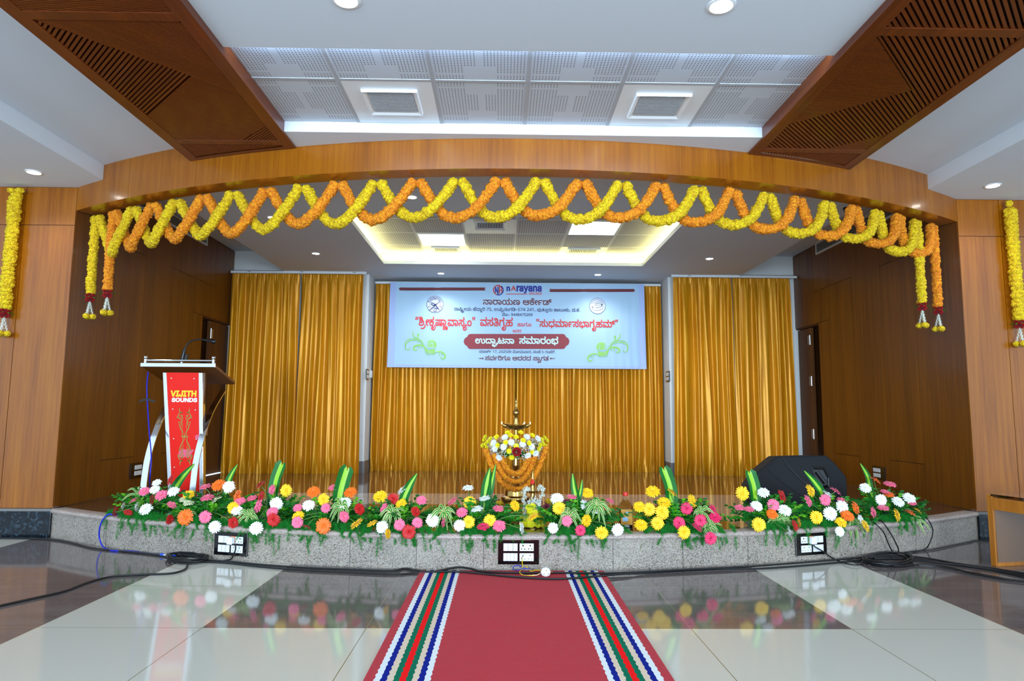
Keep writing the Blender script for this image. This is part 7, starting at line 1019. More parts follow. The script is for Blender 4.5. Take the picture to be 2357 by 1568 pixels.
for sg, (e0, e1) in ((-1, (c0, a0)), (1, (c1, a1))):
    b = MB(); w_ = .034*sg; V = []
    for y in (LY-.008, LY+.05): V += [(e0, y, zb_), (e0+w_, y, zb_), (e1+w_, y, zt_), (e1, y, zt_)]
    b.add(V, [(0, 1, 2, 3), (5, 4, 7, 6), (0, 3, 7, 4), (1, 5, 6, 2), (3, 2, 6, 7), (0, 4, 5, 1)]); b.build('side_strip', 'chrome', lec, bevel=.003)
b = MB(); b.obox((c0+.02, LY+.013, zb_), (c1-c0-.04, 0, 0), (0, .03, 0), (0, 0, zt_-zb_)); b.build('column', 'wood_dark_and_shaded', lec)
# sloping top, its chrome edge and rail
F0, F1 = lx(329, 856), lx(497, 858); xf0, xf1 = F0[0], F1[0]; zf = 1.452; zbk = 1.318; yb1 = LY+.46; th = .03
b = MB(); V = [(xf0, LY-.03, zf), (xf1, LY-.03, zf), (xf1, yb1, zbk), (xf0, yb1, zbk)]; b.add(V+[(x, y, z+th) for x, y, z in V], [(0, 3, 2, 1), (4, 5, 6, 7), (0, 1, 5, 4), (2, 3, 7, 6), (1, 2, 6, 5), (3, 0, 4, 7)], 0); b.build('top_board', 'wood_dark_and_shaded', lec, bevel=.004)
b = MB(); b.box(xf0-.008, xf1+.008, LY-.042, LY-.029, zf+.0, zf+.038); b.build('front_edge', 'chrome', lec, bevel=.004)
b = MB(); b.tube([(xf0+.02, LY-.02, zf+.062), (xf1-.02, LY-.02, zf+.062)], .011, 12); b.build('rail', 'chrome', lec, smooth=True)
for x in (xf0+.025, xf1-.02):
    b = MB(); b.lathe([(.014, 0), (.014, .03), (.017, .032), (.017, .036), (.011, .04), (.017, .05), (.018, .058), (.014, .068), (.001, .073)], (x, LY-.02, zf+.032), 16); b.build('rail_knob', 'chrome', lec, smooth=True)
# bowed flat bars
def arm(X, pts, name='arm'):
    c = curve([P(x, y, 0, X)[[1, 2]] for x, y in pts], 6); b = MB(); w_ = .026; n = len(c); V = []
    for i in range(n):
        t_ = c[min(i+1, n-1)]-c[max(i-1, 0)]; t_ = t_/np.linalg.norm(t_); nn = np.array([-t_[1], t_[0]])*.006
        for sx, s in ((-1, -1), (1, -1), (1, 1), (-1, 1)): V.append((X+sx*w_, c[i][0]+nn[0]*s, c[i][1]+nn[1]*s))
    F = [(i*4+j, i*4+(j+1) % 4, i*4+4+(j+1) % 4, i*4+4+j) for i in range(n-1) for j in range(4)]+[(0, 1, 2, 3), ((n-1)*4+3, (n-1)*4+2, (n-1)*4+1, (n-1)*4)]
    b.add(V, F); return b.build(name, 'chrome', lec, smooth=True)
XR_ = -2.70; XLm = XR_-.43; R_pts = [(515, 897), (487, 945), (467, 1000), (453, 1055), (446, 1105), (442, 1150)]
arm(XR_, R_pts)
cc = [P(x, y, 0, XR_) for x, y in R_pts]; arm(XLm, [proj((XLm, q[1], q[2])) for q in cc])
b = MB(); b.box(XLm-.04, XR_+.04, LY-.32, LY+.22, DZ, DZ+.03); b.build('base_plate', 'black_plastic', lec, bevel=.008)
for px, py in ((394.7, 871), (447, 872), (398, 942), (450, 944), (400, 1010), (452, 1011.5), (401.5, 1076), (455.5, 1142)):
    p = lx(px, py); b = MB(); b.lathe([(.007, 0), (.006, .004), (.001, .006)], (0, 0, 0), 10); b.v = [(p[0]+x, LY-.0005-z, p[2]+y) for x, y, z in b.v]; b.build('screw', 'chrome', lec, smooth=True)
def lline(key, x0, x1, ybase, hgt, mat, bold):
    a = lx(x0, ybase); c = lx(x1, ybase); s = (c[0]-a[0])/LINES[key][0]; sz = hgt/FPX*LY/(728/1000); b = MB()
    text(b, key, lambda x, y: (a[0]+x*s, LY-.0015, (a[2]+c[2])/2+y/250*sz), bold); b.build('lettering', mat, fp)
lline('vij', 393, 452.5, 912.5, 12.2, 'yellow_print', 62); lline('snd', 395, 454, 925.2, 8.4, 'white_print', 62)
# gold ornament: strokes mirrored left-right and top-bottom
b = MB(); oc = (234, 655)
S = [([(172, 305), (176, 345), (192, 372), (212, 362)], lambda u: 1+7*math.sin(PI*u)), ([(212, 362), (180, 372), (160, 400), (150, 428), (172, 428), (200, 470), (212, 560)], lambda u: 3+5*math.sin(PI*u)), ([(190, 395), (205, 425), (214, 470)], lambda u: 8*(1-u)+1.5), ([(160, 470), (172, 510), (190, 560), (208, 590), (212, 620), (200, 650)], lambda u: 2+6*math.sin(PI*u)), ([(166, 490), (186, 480), (198, 500), (186, 520)], 4), ([(222, 400), (206, 402), (218, 440)], 3)]
for sx in (1, -1):
    for sy in (1, -1):
        for p, wd in S:
            q = [(oc[0]+(x-oc[0])*sx+(0 if sy > 0 else 6), oc[1]+(y-oc[1])*sy) for x, y in p]; o_ = strip(q, wd); n = len(o_)//2; pts = [lx(380+x/5.23, 880+y/5.23) for x, y in o_]; F = []
            V = [(r_[0], LY-.0015, r_[2]) for r_ in pts]
            for i in range(n-1):
                f_ = (i, i+1, 2*n-2-i, 2*n-1-i); A3 = [V[j] for j in f_[:3]]; F.append(f_ if (A3[1][0]-A3[0][0])*(A3[2][2]-A3[0][2])-(A3[1][2]-A3[0][2])*(A3[2][0]-A3[0][0]) > 0 else f_[::-1])
            b.add(V, F)
star = [(234, 600), (243, 640), (290, 655), (243, 668), (236, 704), (228, 668), (188, 655), (228, 640)]; fill([[tuple(lx(380+x/5.23, 880+y/5.23)[[0, 2]]) for x, y in star]], lambda x, z: (x, LY-.0015, z), b)
b.build('ornament', 'gold_print', fp)
for poly in ([(152, 880), (172, 830), (205, 800), (250, 810), (352, 812), (318, 860), (300, 900), (154, 905)], [(362, 650), (380, 634), (412, 632), (414, 684), (376, 684), (360, 668)]):
    b = MB(); fill([[tuple(lx(380+x/5.23, 880+y/5.23)[[0, 2]]) for x, y in poly]], lambda x, z: (x, LY-.0012, z), b); b.build('torn_sticker', 'pink_film', fp)
# microphone on the top board
MY = LY+.03; mp = lambda x, y: P(x, y, 1, MY)
mic = thing('gooseneck_microphone', 'black gooseneck microphone clipped on top of the red lectern', 'microphone', mp(418, 838))
p = mp(418, 838); b = MB(); b.tube([mp(417, 842), mp(418.5, 831)], .014, 12); b.build('plug_base', 'aluminium', mic, smooth=True)
b = MB(); b.tube([mp(418.5, 832), mp(421, 822), mp(424, 808), mp(426, 800)], [.017, .018, .016, .009], 12); b.obox(mp(424, 831)-np.array([0, .012, 0]), (.024, 0, .004), (0, .024, 0), (.012, 0, .055)); b.build('clip_body', 'black_plastic', mic, smooth=True)
b = MB(); b.tube(curve([mp(426, 801), mp(429, 796), mp(435, 789), mp(445, 783.5), mp(458, 781.5), mp(472, 783)], 6), .0075, 10); b.build('gooseneck', 'black_rubber', mic, smooth=True)
b = MB(); b.tube([mp(471, 783), mp(476, 783.5), mp(486, 785.5), mp(489, 786), mp(494, 787), mp(497, 788)], [.010, .013, .014, .021, .022, .012], 14); b.build('head', 'black_plastic', mic, smooth=True)
# ================================================================ brass lamps
LPY = 5.75; lamp_x = P(1187, 1100, 1, LPY)[0]
def lz(py): return P(1187, py, 1, LPY)[2]
lamp = thing('brass_oil_lamp', 'tall brass oil lamp with lit wicks, dressed with flowers, in the middle of the stage', 'oil lamp', (lamp_x, LPY, DZ)); u_ = LPY/FPX
c = (lamp_x, LPY, 0)
b = MB(); b.lathe([(.150, DZ), (.155, DZ+.012), (.150, DZ+.02), (.10, DZ+.032), (.085, DZ+.05), (.12, lz(1148)-.01), (.125, lz(1146)), (.120, lz(1143)), (.092, lz(1140)), (.086, lz(1128)), (.05, lz(1122)), (.03, lz(1112))], c, 36); b.build('base', 'brass', lamp, smooth=True)
b = MB(); k = [(.03, 1113), (.022, 1106), (.04, 1101), (.04, 1099), (.022, 1096), (.018, 1086), (.024, 1080), (.031, 1074), (.033, 1068), (.027, 1064), (.030, 1060), (.022, 1052), (.016, 1030), (.016, 1000), (.018, 985)]
b.lathe([(r_, lz(y)) for r_, y in k], c, 28); b.build('stem', 'brass', lamp, smooth=True)
b = MB(); b.lathe([(.018, lz(990)), (.06, lz(988)), (.085, lz(984)), (.10, lz(979.5)), (.102, lz(978)), (.095, lz(979)), (.05, lz(984)), (.02, lz(985))], c, 36)
for q in range(5):
    an = PI/2+2*PI*q/5+PI; e = np.array([lamp_x+math.cos(an)*.125, LPY+math.sin(an)*.125, lz(977.5)]); i_ = np.array([lamp_x+math.cos(an)*.085, LPY+math.sin(an)*.085, lz(981)]); b.tube([i_, e], [.02, .009], 10)
b.build('oil_bowl', 'brass', lamp, smooth=True)
for an in (PI, .0, .9):
    e = np.array([lamp_x+math.cos(an)*.120, LPY+math.sin(an)*.120, lz(976.5)]); MB().lathe([(.001, 0), (.005, .006), (.004, .012), (.001, .02)], e, 8).build('wick_flame', 'flame', lamp, smooth=True)
b = MB(); k = [(.026, 980), (.024, 974), (.020, 966), (.020, 962), (.015, 960), (.019, 958), (.028, 952), (.029, 949), (.021, 945), (.013, 942), (.010, 935), (.008, 928), (.012, 926), (.009, 922), (.003, 918), (.001, 916.5)]
b.lathe([(r_, lz(y)) for r_, y in k], c, 28); b.build('finial', 'brass', lamp, smooth=True)
lp = lambda x, y, d: P(x, y, 1, LPY+d)
def mum(b, c, d, r_, n1=16, mi=0):
    """many-petalled bloom"""
    R_ = frame(np.array(d, float)); c = np.array(c, float)
    for lay, (n, rr, el) in enumerate(((n1, 1, .12), (n1-3, .8, .4), (n1-6, .55, .8), (5, .3, 1.1))):
        for k in range(n):
            q = 2*PI*(k+.4*lay)/n; h = np.array([math.cos(q)*math.cos(el), math.sin(q)*math.cos(el), math.sin(el)]); s = np.array([-math.sin(q), math.cos(q), 0]); w_ = rr*2.2/n*r_*1.15; L_ = rr*r_*random.uniform(.9, 1.08)
            b.add([c+R_@(s*w_*.3), c+R_@(h*L_*.6+s*w_), c+R_@(h*L_), c+R_@(h*L_*.6-s*w_), c-R_@(s*w_*.3)], [(0, 1, 2, 3, 4)], mi)
bq = thing('lamp_flower_ring', 'ring of white and yellow chrysanthemums tied round the tall brass lamp', 'flower arrangement', (lamp_x, LPY, lz(1040)))
def bloom(px, py, mat, r_, name, n1=16):
    dx = (px-1185)/78; dpt = -.16*math.sqrt(max(0, 1-min(1, abs(dx))**2))-.01; b = MB(); cpt = lp(px, py, dpt); mum(b, (0, 0, 0), (dx*.9, -.8, (1026-py)/40+.25), r_, n1); b.v = [tuple(np.array(v)+cpt) for v in b.v]; o = b.build(name, mat, bq); return o
for px, py in ((1162.4, 1007), (1177, 1018.7), (1159.6, 1029), (1202.6, 1022.5), (1223.7, 1029), (1213, 1006), (1238, 1010), (1139.5, 1033), (1149, 1054), (1215, 1049), (1233, 1044.5), (1136, 1020)): bloom(px, py, 'petal_white', .034, 'white_chrysanthemum', 18)
for px, py in ((1164, 1018.7), (1145, 1026), (1175, 1002.4), (1188, 1006), (1168, 995.7), (1199, 995.7), (1225.6, 1002.4), (1218, 1020.6), (1224.6, 1040.7), (1172, 1038.8), (1188, 1027), (1178, 1053), (1143, 1006), (1204.5, 1014)): bloom(px, py, 'chrysanthemum_yellow', .027, 'yellow_chrysanthemum')
for px, py in ((1114.6, 1012), (1124, 1016), (1110.8, 1025.4), (1118, 1022), (1129, 1010), (1120, 1031), (1132, 1022), (1246.6, 1012), (1254, 1008), (1259, 1014), (1250, 1021.6), (1256, 1027), (1243, 1025), (1240, 1034), (1117, 1006)): bloom(px, py, 'chrysanthemum_lime', .024, 'yellow_button_bloom', 14)
b = MB(); cpt = lp(1189, 1040.3, -.19); rose_shape(b, cpt, .034, 0, (.1, -1, .15)); b.build('red_rose', 'petal_rose', bq, smooth=True)
b = MB(); lv = MB(); stt = MB()
for k in range(230):
    q = random.uniform(0, 2*PI); rr = random.uniform(.8, 1.02); cpt = np.array([lamp_x+math.cos(q)*rr*.24*(.9+.1*random.random()), LPY+math.sin(q)*rr*.17, lz(1032)+random.uniform(-.085, .085)]); cpt[0] += 0; i_ = np.array([lamp_x, LPY, lz(1036)])
    stt.tube([i_+(cpt-i_)*.6, cpt], .0008, 3, cap=False)
    for j in range(5):
        e = cpt+np.array([random.gauss(0, .012), random.gauss(0, .010), random.gauss(0, .012)]); s = random.uniform(.003, .0055)
        b.add([e+np.array(v)*s for v in ((1, 0, 0), (0, 1, 0), (-1, 0, 0), (0, -1, 0), (0, 0, 1), (0, 0, -1))], [(0, 1, 4), (1, 2, 4), (2, 3, 4), (3, 0, 4), (1, 0, 5), (2, 1, 5), (3, 2, 5), (0, 3, 5)])
for k in range(150):
    q = random.uniform(0, 2*PI); d = (math.cos(q), math.sin(q)*.8, random.uniform(-.5, .6)); leaf_shape(lv, np.array([lamp_x, LPY, lz(1036)])+np.array(d)*np.array([.15, .11, .07]), d, .055, .024)
b.build('babys_breath', 'petal_white', bq); lv.build('foliage', 'leaf_mid', bq); stt.build('fine_stems', 'stem_green', bq)
def ugar(label, p0, pl, p1, d):
    r = thing('lamp_garland', label, 'garland', lp(pl[0], pl[1], d)); A_, B_, C_ = lp(*p0, d*.7), lp(*pl, d), lp(*p1, d*.7); pts = []
    for k in range(31):
        u = -1+k/15; s = abs(u)**2.1; e = A_ if u < 0 else C_; pts.append((B_[0]+(e[0]-B_[0])*abs(u)**.92*(1 if True else 1), B_[1]+(e[1]-B_[1])*s, B_[2]+(e[2]-B_[2])*s))
    bead_string(pts, .0245, .0145, 'flower_string', 'marigold_orange', r); return r
ugar('longest orange marigold garland looped on the tall brass lamp, reaching down to its base', (1117, 1034), (1188, 1126), (1258, 1030), -.13)
ugar('middle orange marigold garland looped on the tall brass lamp, between the other two', (1137, 1046), (1187, 1109), (1233, 1046), -.16)
ugar('shortest orange marigold garland looped on the tall brass lamp, just under its flowers', (1154, 1054), (1187, 1091), (1218, 1052), -.18)
# ring of blooms on the deck round the lamp foot
for k, (px, py, kd) in enumerate([(1085, 1141, 'plum'), (1095, 1136, 'plum'), (1143, 1136, 'plum'), (1132, 1141, 'plum'), (1150, 1147, 'plum'), (1108, 1140, 'plum'), (1262, 1140, 'plum'), (1278, 1136, 'plum'), (1293, 1138, 'plum'), (1304, 1143, 'plum'), (1310, 1153, 'plum'), (1316, 1162, 'plum'), (1270, 1168, 'plum'), (1258, 1165, 'plum'), (1168, 1162, 'plum'), (1196, 1168, 'plum'), (1240, 1134, 'plum'),
                                  (1176, 1158, 'yellow'), (1160, 1155, 'yellow'), (1220, 1148, 'yellow'), (1150, 1160, 'yellow'), (1265, 1150, 'yellow'), (1200, 1160, 'orange')]):
    p = P(px, py, 2, DZ+.022); p[1] = min(p[1], 6.25); p[0] = P(px, py, 1, p[1])[0]; V, F = MT[k % 3]
    if kd == 'plum':
        b = MB(); mum(b, (0, 0, 0), (random.gauss(0, .3), -.5, 1), .045, 18); o = b.build('chrysanthemum', 'petal_plum', None, pos=None); o.location = (p[0], p[1], DZ+.016); tag(o, 'deep plum chrysanthemum lying in the ring of blooms round the tall brass lamp', 'flower', 'plum blooms round the lamp foot')
    else:
        o = mesh_obj('marigold', V*np.array([.042, .042, .04]), F, 'marigold_'+kd); o.location = (p[0], p[1], DZ+.022); tag(o, kd+' marigold lying in the ring of blooms round the foot of the tall brass lamp', 'flower', kd+' marigolds round the lamp foot')
# small brass lamp at the stage edge
SY = 5.0; sx_ = P(1226, 1130, 1, SY)[0]; sz_ = lambda y: P(1226, y, 1, SY)[2]; c = (sx_, SY, 0)
sl = thing('small_brass_lamp', 'small brass oil lamp with a red marked finial, wrapped in jasmine at the stage edge', 'oil lamp', (sx_, SY, DZ))
b = MB(); b.lathe([(.07, DZ), (.072, DZ+.01), (.05, DZ+.02), (.03, DZ+.035)], c); b.build('base', 'brass', sl, smooth=True)
b = MB(); b.lathe([(.03, DZ+.034), (.014, DZ+.06), (.022, DZ+.09), (.012, DZ+.12), (.011, sz_(1150)), (.016, sz_(1142)), (.012, sz_(1136)), (.03, sz_(1133))], c); b.build('stem', 'brass', sl, smooth=True)
b = MB(); b.lathe([(.02, sz_(1135)), (.045, sz_(1133)), (.058, sz_(1130)), (.059, sz_(1128.5)), (.05, sz_(1129.5)), (.02, sz_(1131))], c); b.build('oil_bowl', 'brass', sl, smooth=True)
b = MB(); b.lathe([(.020, sz_(1131)), (.017, sz_(1123)), (.013, sz_(1119)), (.016, sz_(1115)), (.018, sz_(1111)), (.013, sz_(1104)), (.008, sz_(1096)), (.007, sz_(1087)), (.002, sz_(1084))], c); b.build('finial', 'brass', sl, smooth=True)
b = MB(); k = [(.0085, 1100), (.0145, 1106), (.0187, 1111), (.0174, 1114)]; n = 8
b.grid(lambda u, v: (lambda r_, y, q: (sx_+r_*math.sin(q), SY-r_*math.cos(q), sz_(y)))(np.interp(v*3, range(4), [z[0] for z in k])+.001, np.interp(v*3, range(4), [z[1] for z in k]), (u-.5)*1.9*(.2+.8*min(1, v*1.6)*min(1, 1.25-v*.6))-.15), 8, 8); b.build('kumkum_mark', 'kumkum', sl)
jg = thing('jasmine_garland', 'white jasmine string draped over the small brass lamp', 'garland', (sx_, SY-.03, sz_(1150)))
def jas(pts, r_, n):
    b = MB(); c_ = curve([P(x, y, 1, SY-.045) for x, y in pts], 8)
    for k in range(n):
        p = c_[int(k/n*len(c_))]+np.array([random.gauss(0, r_*.5), random.gauss(0, r_*.4), random.gauss(0, r_*.5)])
        for j in range(5): d = np.array([random.gauss(0, 1), random.gauss(-.5, .8), random.gauss(0, 1)]); leaf_shape(b, p, d, .017, .0065, 0, (0, .1, 1), .1)
    return b.build('jasmine_strand', 'jasmine', jg)
jas([(1218, 1124), (1209, 1126), (1206, 1140), (1207, 1160), (1208, 1178), (1209, 1195)], .012, 110); jas([(1240, 1124), (1247, 1122), (1250, 1130), (1244, 1148), (1236, 1172)], .012, 90); jas([(1218, 1158), (1230, 1152), (1240, 1158), (1232, 1175), (1222, 1168)], .02, 110)
yg = thing('chrysanthemum_garland', 'lime yellow chrysanthemum garland wound round the foot of the small brass lamp', 'garland', (sx_, SY-.03, DZ))
b = MB()
for k in range(60):
    q = 2*PI*k/20+random.random()*.2; lv_ = k//20; rr = (.085, .07, .05)[lv_]*random.uniform(.7, 1.1); mum(b, (sx_-.01+math.cos(q)*rr, SY-.01+math.sin(q)*rr*.8, DZ+.028+lv_*.045), (math.cos(q), math.sin(q)-.3, .4), .028, 12)
for px, py in ((1216, 1168), (1226, 1166), (1220, 1176), (1232, 1180)): mum(b, P(px, py, 1, SY-.09), (0, -1, .4), .026, 12)
b.build('bloom_string', 'chrysanthemum_lime', yg)
# ================================================================ flower arrangements along the stage edge
def gerbera_mesh(seed):
    r_ = random.Random(seed); b = MB()
    for lay, (n, L0, z0, droop) in enumerate(((19, 1.0, 0, .06), (17, .86, .035, -.04), (14, .36, .05, -.08))):
        for k in range(n):
            q = 2*PI*(k+.5*lay+r_.uniform(-.18, .18))/n; L_ = L0*r_.uniform(.9, 1.04); wd = .118*(1 if lay < 2 else .7)*r_.uniform(.9, 1.1); d = np.array([math.cos(q), math.sin(q), 0]); s = np.array([-math.sin(q), math.cos(q), 0]); dr = droop+r_.uniform(-.05, .05); zz = np.array([0, 0, 1.0]); V = []
            for t_, w_ in ((.14, .4), (.45, .85), (.78, 1.0), (.94, .7)):
                h = z0+.10*math.sin(t_*PI)*.6-dr*t_*t_*2; c = d*L_*t_+zz*h; V += [c-s*wd*w_+zz*.012, c+s*wd*w_+zz*.012]
            V.append(d*L_+zz*(z0-dr*2)); b.add(V, [(0, 2, 3, 1), (2, 4, 5, 3), (4, 6, 7, 5), (6, 8, 7)])
    return b
GB = [gerbera_mesh(k) for k in range(4)]; GM = {}
def disc_mesh():
    b = MB(); b.lathe([(.21, .05), (.22, .10), (.18, .125), (.10, .115), (.05, .10), (.001, .095)], (0, 0, 0), 18); r_ = random.Random(3)
    for k in range(70): q = r_.uniform(0, 6.28); rr = math.sqrt(r_.random())*.2; c = np.array([rr*math.cos(q), rr*math.sin(q), .112]); b.add([c+np.array(v) for v in ((.014, 0, 0), (-.008, .012, 0), (-.008, -.012, 0), (0, 0, .035))], [(0, 1, 3), (1, 2, 3), (2, 0, 3)])
    return b
DB = disc_mesh()
CN = dict(w='white', p='pink', r='red', o='orange', y='yellow', m='magenta', c='cream')
DIR = dict(f=(0, -1, .12), u=(0, -.30, 1), v=(0, -.75, .75), l=(-.75, -.7, .35), r=(.75, -.7, .35), L=(-.6, -.25, .9), R=(.6, -.25, .9), d=(0, -.95, -.25), b=(.3, .35, .9), s=(-1, -.25, .1), t=(1, -.25, .1))
def gerbera(arr, base, px, py, col, dr, size):
    cn = CN[col]; a = math.asin(max(-1, min(1, ((px-1155)/FPX*5.0-CX)/R0)))
    for _ in range(4):
        X = P(px, py, 1, arc(a)[1])[0]; a = math.asin((X-CX)/R0)
    ey = arc(a)[1]; pe = proj((X, ey, DZ))[1]; k = max(-.3, min(1, (pe-14-py)/105)); Y = ey-.045+k*.31; p = P(px, py, 1, Y); rad = size/FPX*Y
    var = random.randrange(4)
    if (cn, var) not in GM:
        me = mesh_obj('gerbera_'+cn, GB[var].v, GB[var].f, 'petal_'+cn); GM[(cn, var)] = me.data; bpy.data.objects.remove(me)
        if ('d', cn) not in GM: me = mesh_obj('flower_center', DB.v, DB.f, 'disc_'+cn, smooth=True); GM[('d', cn)] = me.data; bpy.data.objects.remove(me)
    d = np.array(DIR[dr], float)+np.array([random.gauss(0, .08), 0, random.gauss(0, .08)]); d /= np.linalg.norm(d); R_ = frame(d); q = random.uniform(0, 6.28); Rz = np.array([[math.cos(q), -math.sin(q), 0], [math.sin(q), math.cos(q), 0], [0, 0, 1]]); R_ = R_@Rz
    o = bpy.data.objects.new(cn+'_gerbera', GM[(cn, var)]); COL.objects.link(o); o.parent = arr; o.rotation_mode = 'QUATERNION'; o.rotation_quaternion = Matrix(R_.tolist()).to_quaternion(); o.scale = (rad,)*3; o.location = tuple(p-wloc(arr)); o['label'] = cn+' gerbera'
    e = bpy.data.objects.new('flower_center', GM[('d', cn)]); COL.objects.link(e); e.parent = o
    bs = np.array([base[0]+random.gauss(0, .03), base[1]+random.gauss(0, .02), DZ+.05]); mid = p*.5+bs*.5+d*-.05*np.array([1, 1, 0])+np.array([0, 0, .03]); back = p-d*rad*.3
    pts = [R_.T@((np.array(v)-p)/rad) for v in curve([p-d*rad*.02, back, mid, bs], 5)]; b = MB(); b.tube(pts, .0032/rad, 6); b.tube([pts[0], pts[0]+np.array([0, 0, -.14])], [.17, .05], 10); sm_ = mesh_obj('stem', b.v, b.f, 'stem_green', smooth=True); sm_.parent = o
def blade(b, pts, wd, mats=(0, 1), n=10, cup=.25, tw=0, mid=.36, notch=0):
    """long leaf with a differently coloured stripe: mats = (outside, middle)"""
    c = curve(pts, n); k = len(c); V = []; prev = None
    for i in range(k):
        t_ = c[min(i+1, k-1)]-c[max(i-1, 0)]; t_ /= np.linalg.norm(t_)+1e-9; s = np.cross(t_, np.array([math.sin(tw), -math.cos(tw), .15])); s /= np.linalg.norm(s)+1e-9; nn = np.cross(s, t_); u = i/(k-1)
        w_ = wd*(math.sin(PI*min(1, .10+.88*u))**.75 if not notch else min(1, .35+1.6*u))*.5
        for f_, h in ((-1, cup), (-mid, .05), (.0, 0), (mid, .05), (1, cup)):
            e = c[i]+s*w_*f_+nn*w_*h
            if notch and i == k-1: e = c[i]+s*w_*f_*.55+t_*(0 if f_ == 0 else notch*(1.0 if f_ < 0 else .55)*abs(f_)-.0)-t_*(notch*1.2 if f_ == 0 else 0)
            V.append(e)
    F = []; M_ = []; o_ = len(b.v); b.v += [tuple(v) for v in V]
    for i in range(k-1):
        for j in range(4): b.f.append((o_+i*5+j, o_+i*5+j+1, o_+(i+1)*5+j+1, o_+(i+1)*5+j)); b.m.append(mats[1] if j in (1, 2) else mats[0])
def sprigs(bl, base, n, spread, h, seed, clip):
    r_ = random.Random(seed)
    for k in range(n):
        q = r_.uniform(0, 2*PI); el = r_.uniform(.1, 1.3); L_ = r_.uniform(.13, .27)*h; d = np.array([math.cos(q)*math.cos(el)*spread, math.sin(q)*math.cos(el)*(.7 if math.sin(q) > 0 else .35), math.sin(el)*.8]); s = np.array([base[0]+r_.gauss(0, .05), base[1]+.03+r_.gauss(0, .025), DZ+.03]); mi = r_.choice((0, 0, 0, 1, 1, 2)); n_ = r_.randint(7, 11)
        for j in range(n_):
            u = (j+1)/n_; p = s+d*L_*u+np.array([0, 0, -.10*u*u*L_*(1.4-el)]); p[2] = max(p[2], DZ+.012)
            for sg in (-1, 1):
                w_ = q+sg*r_.uniform(.6, 1.3); ld = np.array([math.cos(w_), math.sin(w_)*.8, r_.uniform(-.15, .5)]); leaf_shape(bl, p, ld, r_.uniform(.026, .046), r_.uniform(.015, .023), mi, (r_.gauss(0, .5), -1+r_.gauss(0, .35), .55), .15)
def fern(arr, a0, n, seed, width):
    """fluffy fronds trailing over the stage edge: fine stems carrying hair-thin needles"""
    r_ = np.random.default_rng(seed); V = []
    for k in range(n):
        aa = a0+r_.normal(0, width*.75); over = r_.random() < .74; e0 = np.array([*arc(aa, R0-.04-r_.random()*.06), DZ+.03]); rd = np.array([math.sin(aa), -math.cos(aa), 0]); tn = np.array([math.cos(aa), math.sin(aa), 0]); sw = r_.normal(0, .045)
        if over: h = r_.uniform(.02, .15)*(1.25 if r_.random() < .25 else .8); pts = [e0, e0+rd*.045+tn*sw*.4+np.array([0, 0, .0]), e0+rd*(.055+.02*r_.random())+tn*sw+np.array([0, 0, -.03]), e0+rd*(.06+.02*r_.random())+tn*sw*1.7+np.array([0, 0, -.03-h])]
        else: e0 = e0-rd*.10; pts = [e0, e0+tn*sw-rd*.03+np.array([0, 0, .05]), e0+tn*sw*3+np.array([0, 0, .05+.08*r_.random()]), e0+tn*sw*5+np.array([0, 0, .04+.11*r_.random()])]
        c = np.array(curve(pts, 6)); m = len(c)
        K = 26; i = r_.integers(2, m, (m-2)*K); u = r_.random((len(i), 1)); p = c[i-1]+(c[i]-c[i-1])*u; ax = c[i]-c[i-1]; ax /= np.linalg.norm(ax, axis=1, keepdims=True)
        d = r_.normal(0, 1, (len(i), 3)); d[:, 1] *= .7; d += ax*.5; d /= np.linalg.norm(d, axis=1, keepdims=True); L_ = r_.uniform(.010, .028, (len(i), 1))*(1.25-.6*(i/m))[:, None]; e = p+d*L_
        s = np.cross(d, r_.normal(0, 1, (len(i), 3))); s = s/(np.linalg.norm(s, axis=1, keepdims=True)+1e-9)*.0009; V += list(np.stack([p-s, p+s, e], 1).reshape(-1, 3))
        for q in range(3):
            t_ = r_.uniform(.3, .9, (len(i), 1)); b_ = p+d*L_*t_; d2 = d*.6+r_.normal(0, .6, d.shape); V += list(np.stack([b_-s*.8, b_+s*.8, b_+d2*L_*.4], 1).reshape(-1, 3))
    V = np.array(V); return mesh_obj('asparagus_fern', V, np.arange(len(V)).reshape(-1, 3), 'fern', None, arr)
